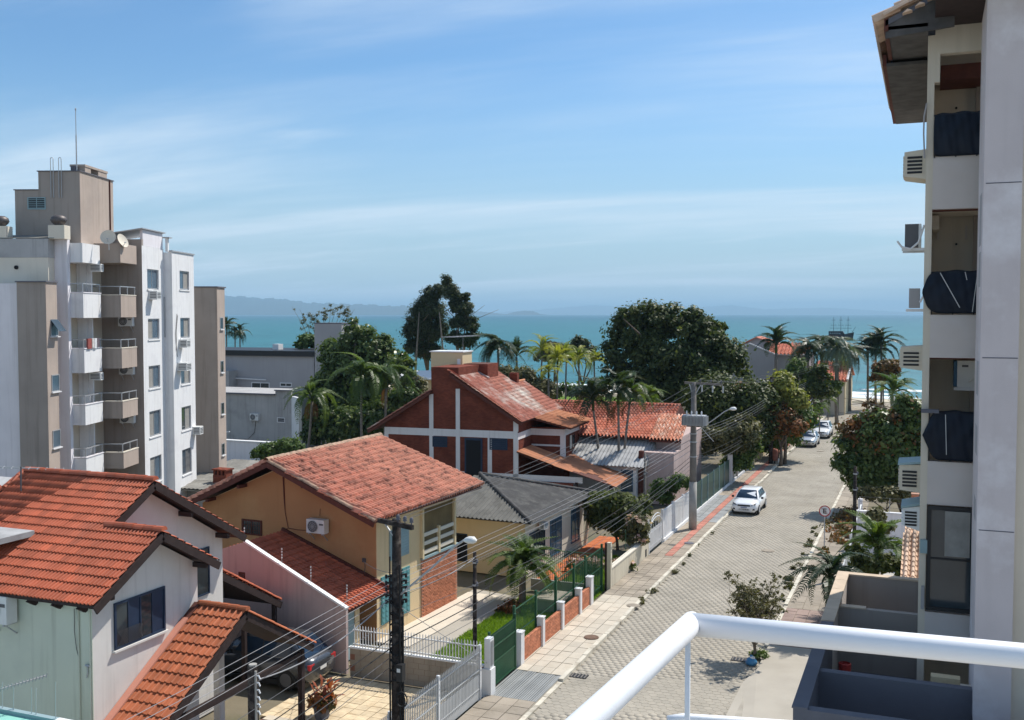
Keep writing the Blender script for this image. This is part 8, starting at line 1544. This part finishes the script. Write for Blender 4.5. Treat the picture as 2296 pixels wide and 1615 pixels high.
b = MB(); b.tube([(0, -.6, .35), (0, -.25, .8), (0, .2, .85), (0, .75, .8)], [.05, .15, .16, .07], 8); b.build('body', M['black'], t); b = MB(); b.bar((-.38, -.35, 1.05), (.38, -.35, 1.05), .035); b.bar((0, -.62, .3), (0, -.33, 1.05), .06); b.build('handlebar', M['alu'], t); b = MB(); b.box(-.12, 0, .84, .12, .7, .92); b.build('seat', M['rubber'], t)
q = W0.Z(1737, 1042); t = thing('litter_basket', 'rusty brown litter basket with white bags at the foot of the wooden pole', 'bin', (q.x, q.y, .1)); b = MB(); b.lathe((0, 0, .25), [(.18, 0), (.27, .2), (.3, .8), (.26, 1.0), (.1, 1.08), (0, 1.1)], 10); b.build('basket', mat('rusty pink bin', (.3, .12, .085), .85, .3, 3), t, True); b = MB(); b.lathe((-.3, -.05, 0), [(0, 0), (.12, .03), (.1, .35), (0, .45)], 8); b.lathe((.32, 0, 0), [(0, 0), (.1, .03), (.09, .4), (0, .5)], 8); b.build('bag', M['acwhite'], t, True); b = MB(); b.tube([(0, 0, 0), (0, 0, .3)], .06, 6); b.build('stand', M['oldpole'], t)
# red bucket on the terrace
q = W0.Z(2750, 1000) if False else W0.Z(1894, 1507, 6.3); t = thing('bucket', 'small red bucket on the shaded terrace behind the dark parapet', 'bucket', (q.x, q.y, 5.62)); b = MB(); b.lathe((0, 0, 0), [(0, 0), (.09, 0), (.12, .85), (.1, .86)], 10); b.build('pail', M['plastic_red'], t)
# ================================================================== ship with three masts
sy = 612; A = W0.Y(1858, 757, sy); B = W0.Y(1912, 757, sy); sl_ = B.x - A.x; t = thing('sailing_ship', 'dark three masted wooden ship moored off the beach', 'ship', (A.x, sy, -1.9), R(0)); k = sl_; b = MB(); ns = 13
for i in range(ns):
    q = i / (ns - 1); w_ = .12 * k * (math.sin(math.pi * min(1, .22 + q * .78)) ** .6) + .01; zt = k * (.40 - .5 * q if q < .2 else .27 if q < .62 else .22 + (q - .62) * .35); zt = k * (.40 if q < .6 else .25 + (q - .6) * .28); xo = k * q
    for (f, z) in ((-.75, 0), (-1, k * .12), (-.95, zt), (.95, zt), (1, k * .12), (.75, 0)): b.v.append((xo + (z * .25 * max(0, q - .8) * 3), f * w_, z))
for i in range(ns - 1):
    for j in range(6): kk = (j + 1) % 6; b.f.append((i * 6 + j, i * 6 + kk, (i + 1) * 6 + kk, (i + 1) * 6 + j)); b.m.append(0)
b.f.append(tuple(range(6))); b.f.append(tuple((ns - 1) * 6 + j for j in range(6))[::-1]); b.m += [0, 0]; M['shipwood'] = mat('tarred hull', (.035, .028, .027), .7, .3, .6); hu = b.build('hull', M['shipwood'], t); b = MB(); b.box(k * .02, -.128 * k, k * .2, k * .55, .128 * k, k * .24); b.build('rubbing_strake', M['redwood'], hu)
for i in range(6): b = MB(); b.box(k * (.06 + .08 * i), -.131 * k, k * .28, k * (.09 + .08 * i), -.125 * k, k * .33); b.build('port_window', M['alu'], hu)
for i, (f, top) in enumerate(((.2, 1.02), (.5, 1.05), (.8, 1.05))):
    b = MB(); b.tube([(k * f, 0, k * .25), (k * f, 0, k * top)], [.012 * k, .005 * k], 6); m_ = b.build('mast', M['shipwood'], t)
    for (z, l) in ((.88, .07), (.66, .12), (.53, .15)): y = MB(); y.tube([(k * (f - l), 0, k * z), (k * (f + l), 0, k * z)], .006 * k, 5); y.build('yard', M['shipwood'], m_)
    for s_ in (-1, 1): y = MB(); y.tube([(k * f, 0, k * top * .95), (k * (f + s_ * .16), 0, k * .4)], .0016 * k, 3); y.build('rigging', M['wire'], m_)
b = MB(); b.tube([(k * .97, 0, k * .36), (k * 1.12, 0, k * .6)], [.01 * k, .004 * k], 5); b.build('bowsprit', M['shipwood'], t)
# ================================================================== the white hand rail in front of us
M_ = 0
rl = thing('hand_rail', 'thick glossy white tubular balcony rail bending across the foreground', 'railing', (0, 0, 12.0))
hz_ = .64; zR = CAM_H - hz_
def rp(px, py): p = W0.Z(px, py, zR); return Vector((p.x, p.y, p.z - 12.0))
C0 = rp(1549, 1400); RT = rp(2296, 1471); LB = rp(1318, 1615)
rr_ = .0236
d1 = (RT - C0).normalized(); d2 = (LB - C0).normalized()
b = MB(); b.tube([C0 - d1 * .004, C0 + d1 * .35, C0 + d1 * 1.9], rr_, 28); b.build('rail', M['rail'], rl, True)
b = MB(); b.tube([C0 - d2 * .012, C0 + d2 * .3, C0 + d2 * 1.6], rr_ * 1.0, 28); b.build('rail', M['rail'], rl, True)
p = rp(1537, 1432); q = Vector((C0.x, C0.y, 0)) + d2 * .02
b = MB(); b.tube([(q.x, q.y, C0.z - rr_ * .6), (q.x, q.y, C0.z - .45)], .0056, 12); b.build('post', M['rail'], rl, True)
p = rp(1500, 1615); b = MB(); z_ = -.0; 
v = W0.Z(1533, 1609, CAM_H - .872); b.tube([Vector((v.x - .03, v.y - .02, .326)), Vector((v.x, v.y, .328)), Vector((v.x + .25, v.y + .06, .326))], .009, 12); b.build('lower_rail', M['rail'], rl, True)
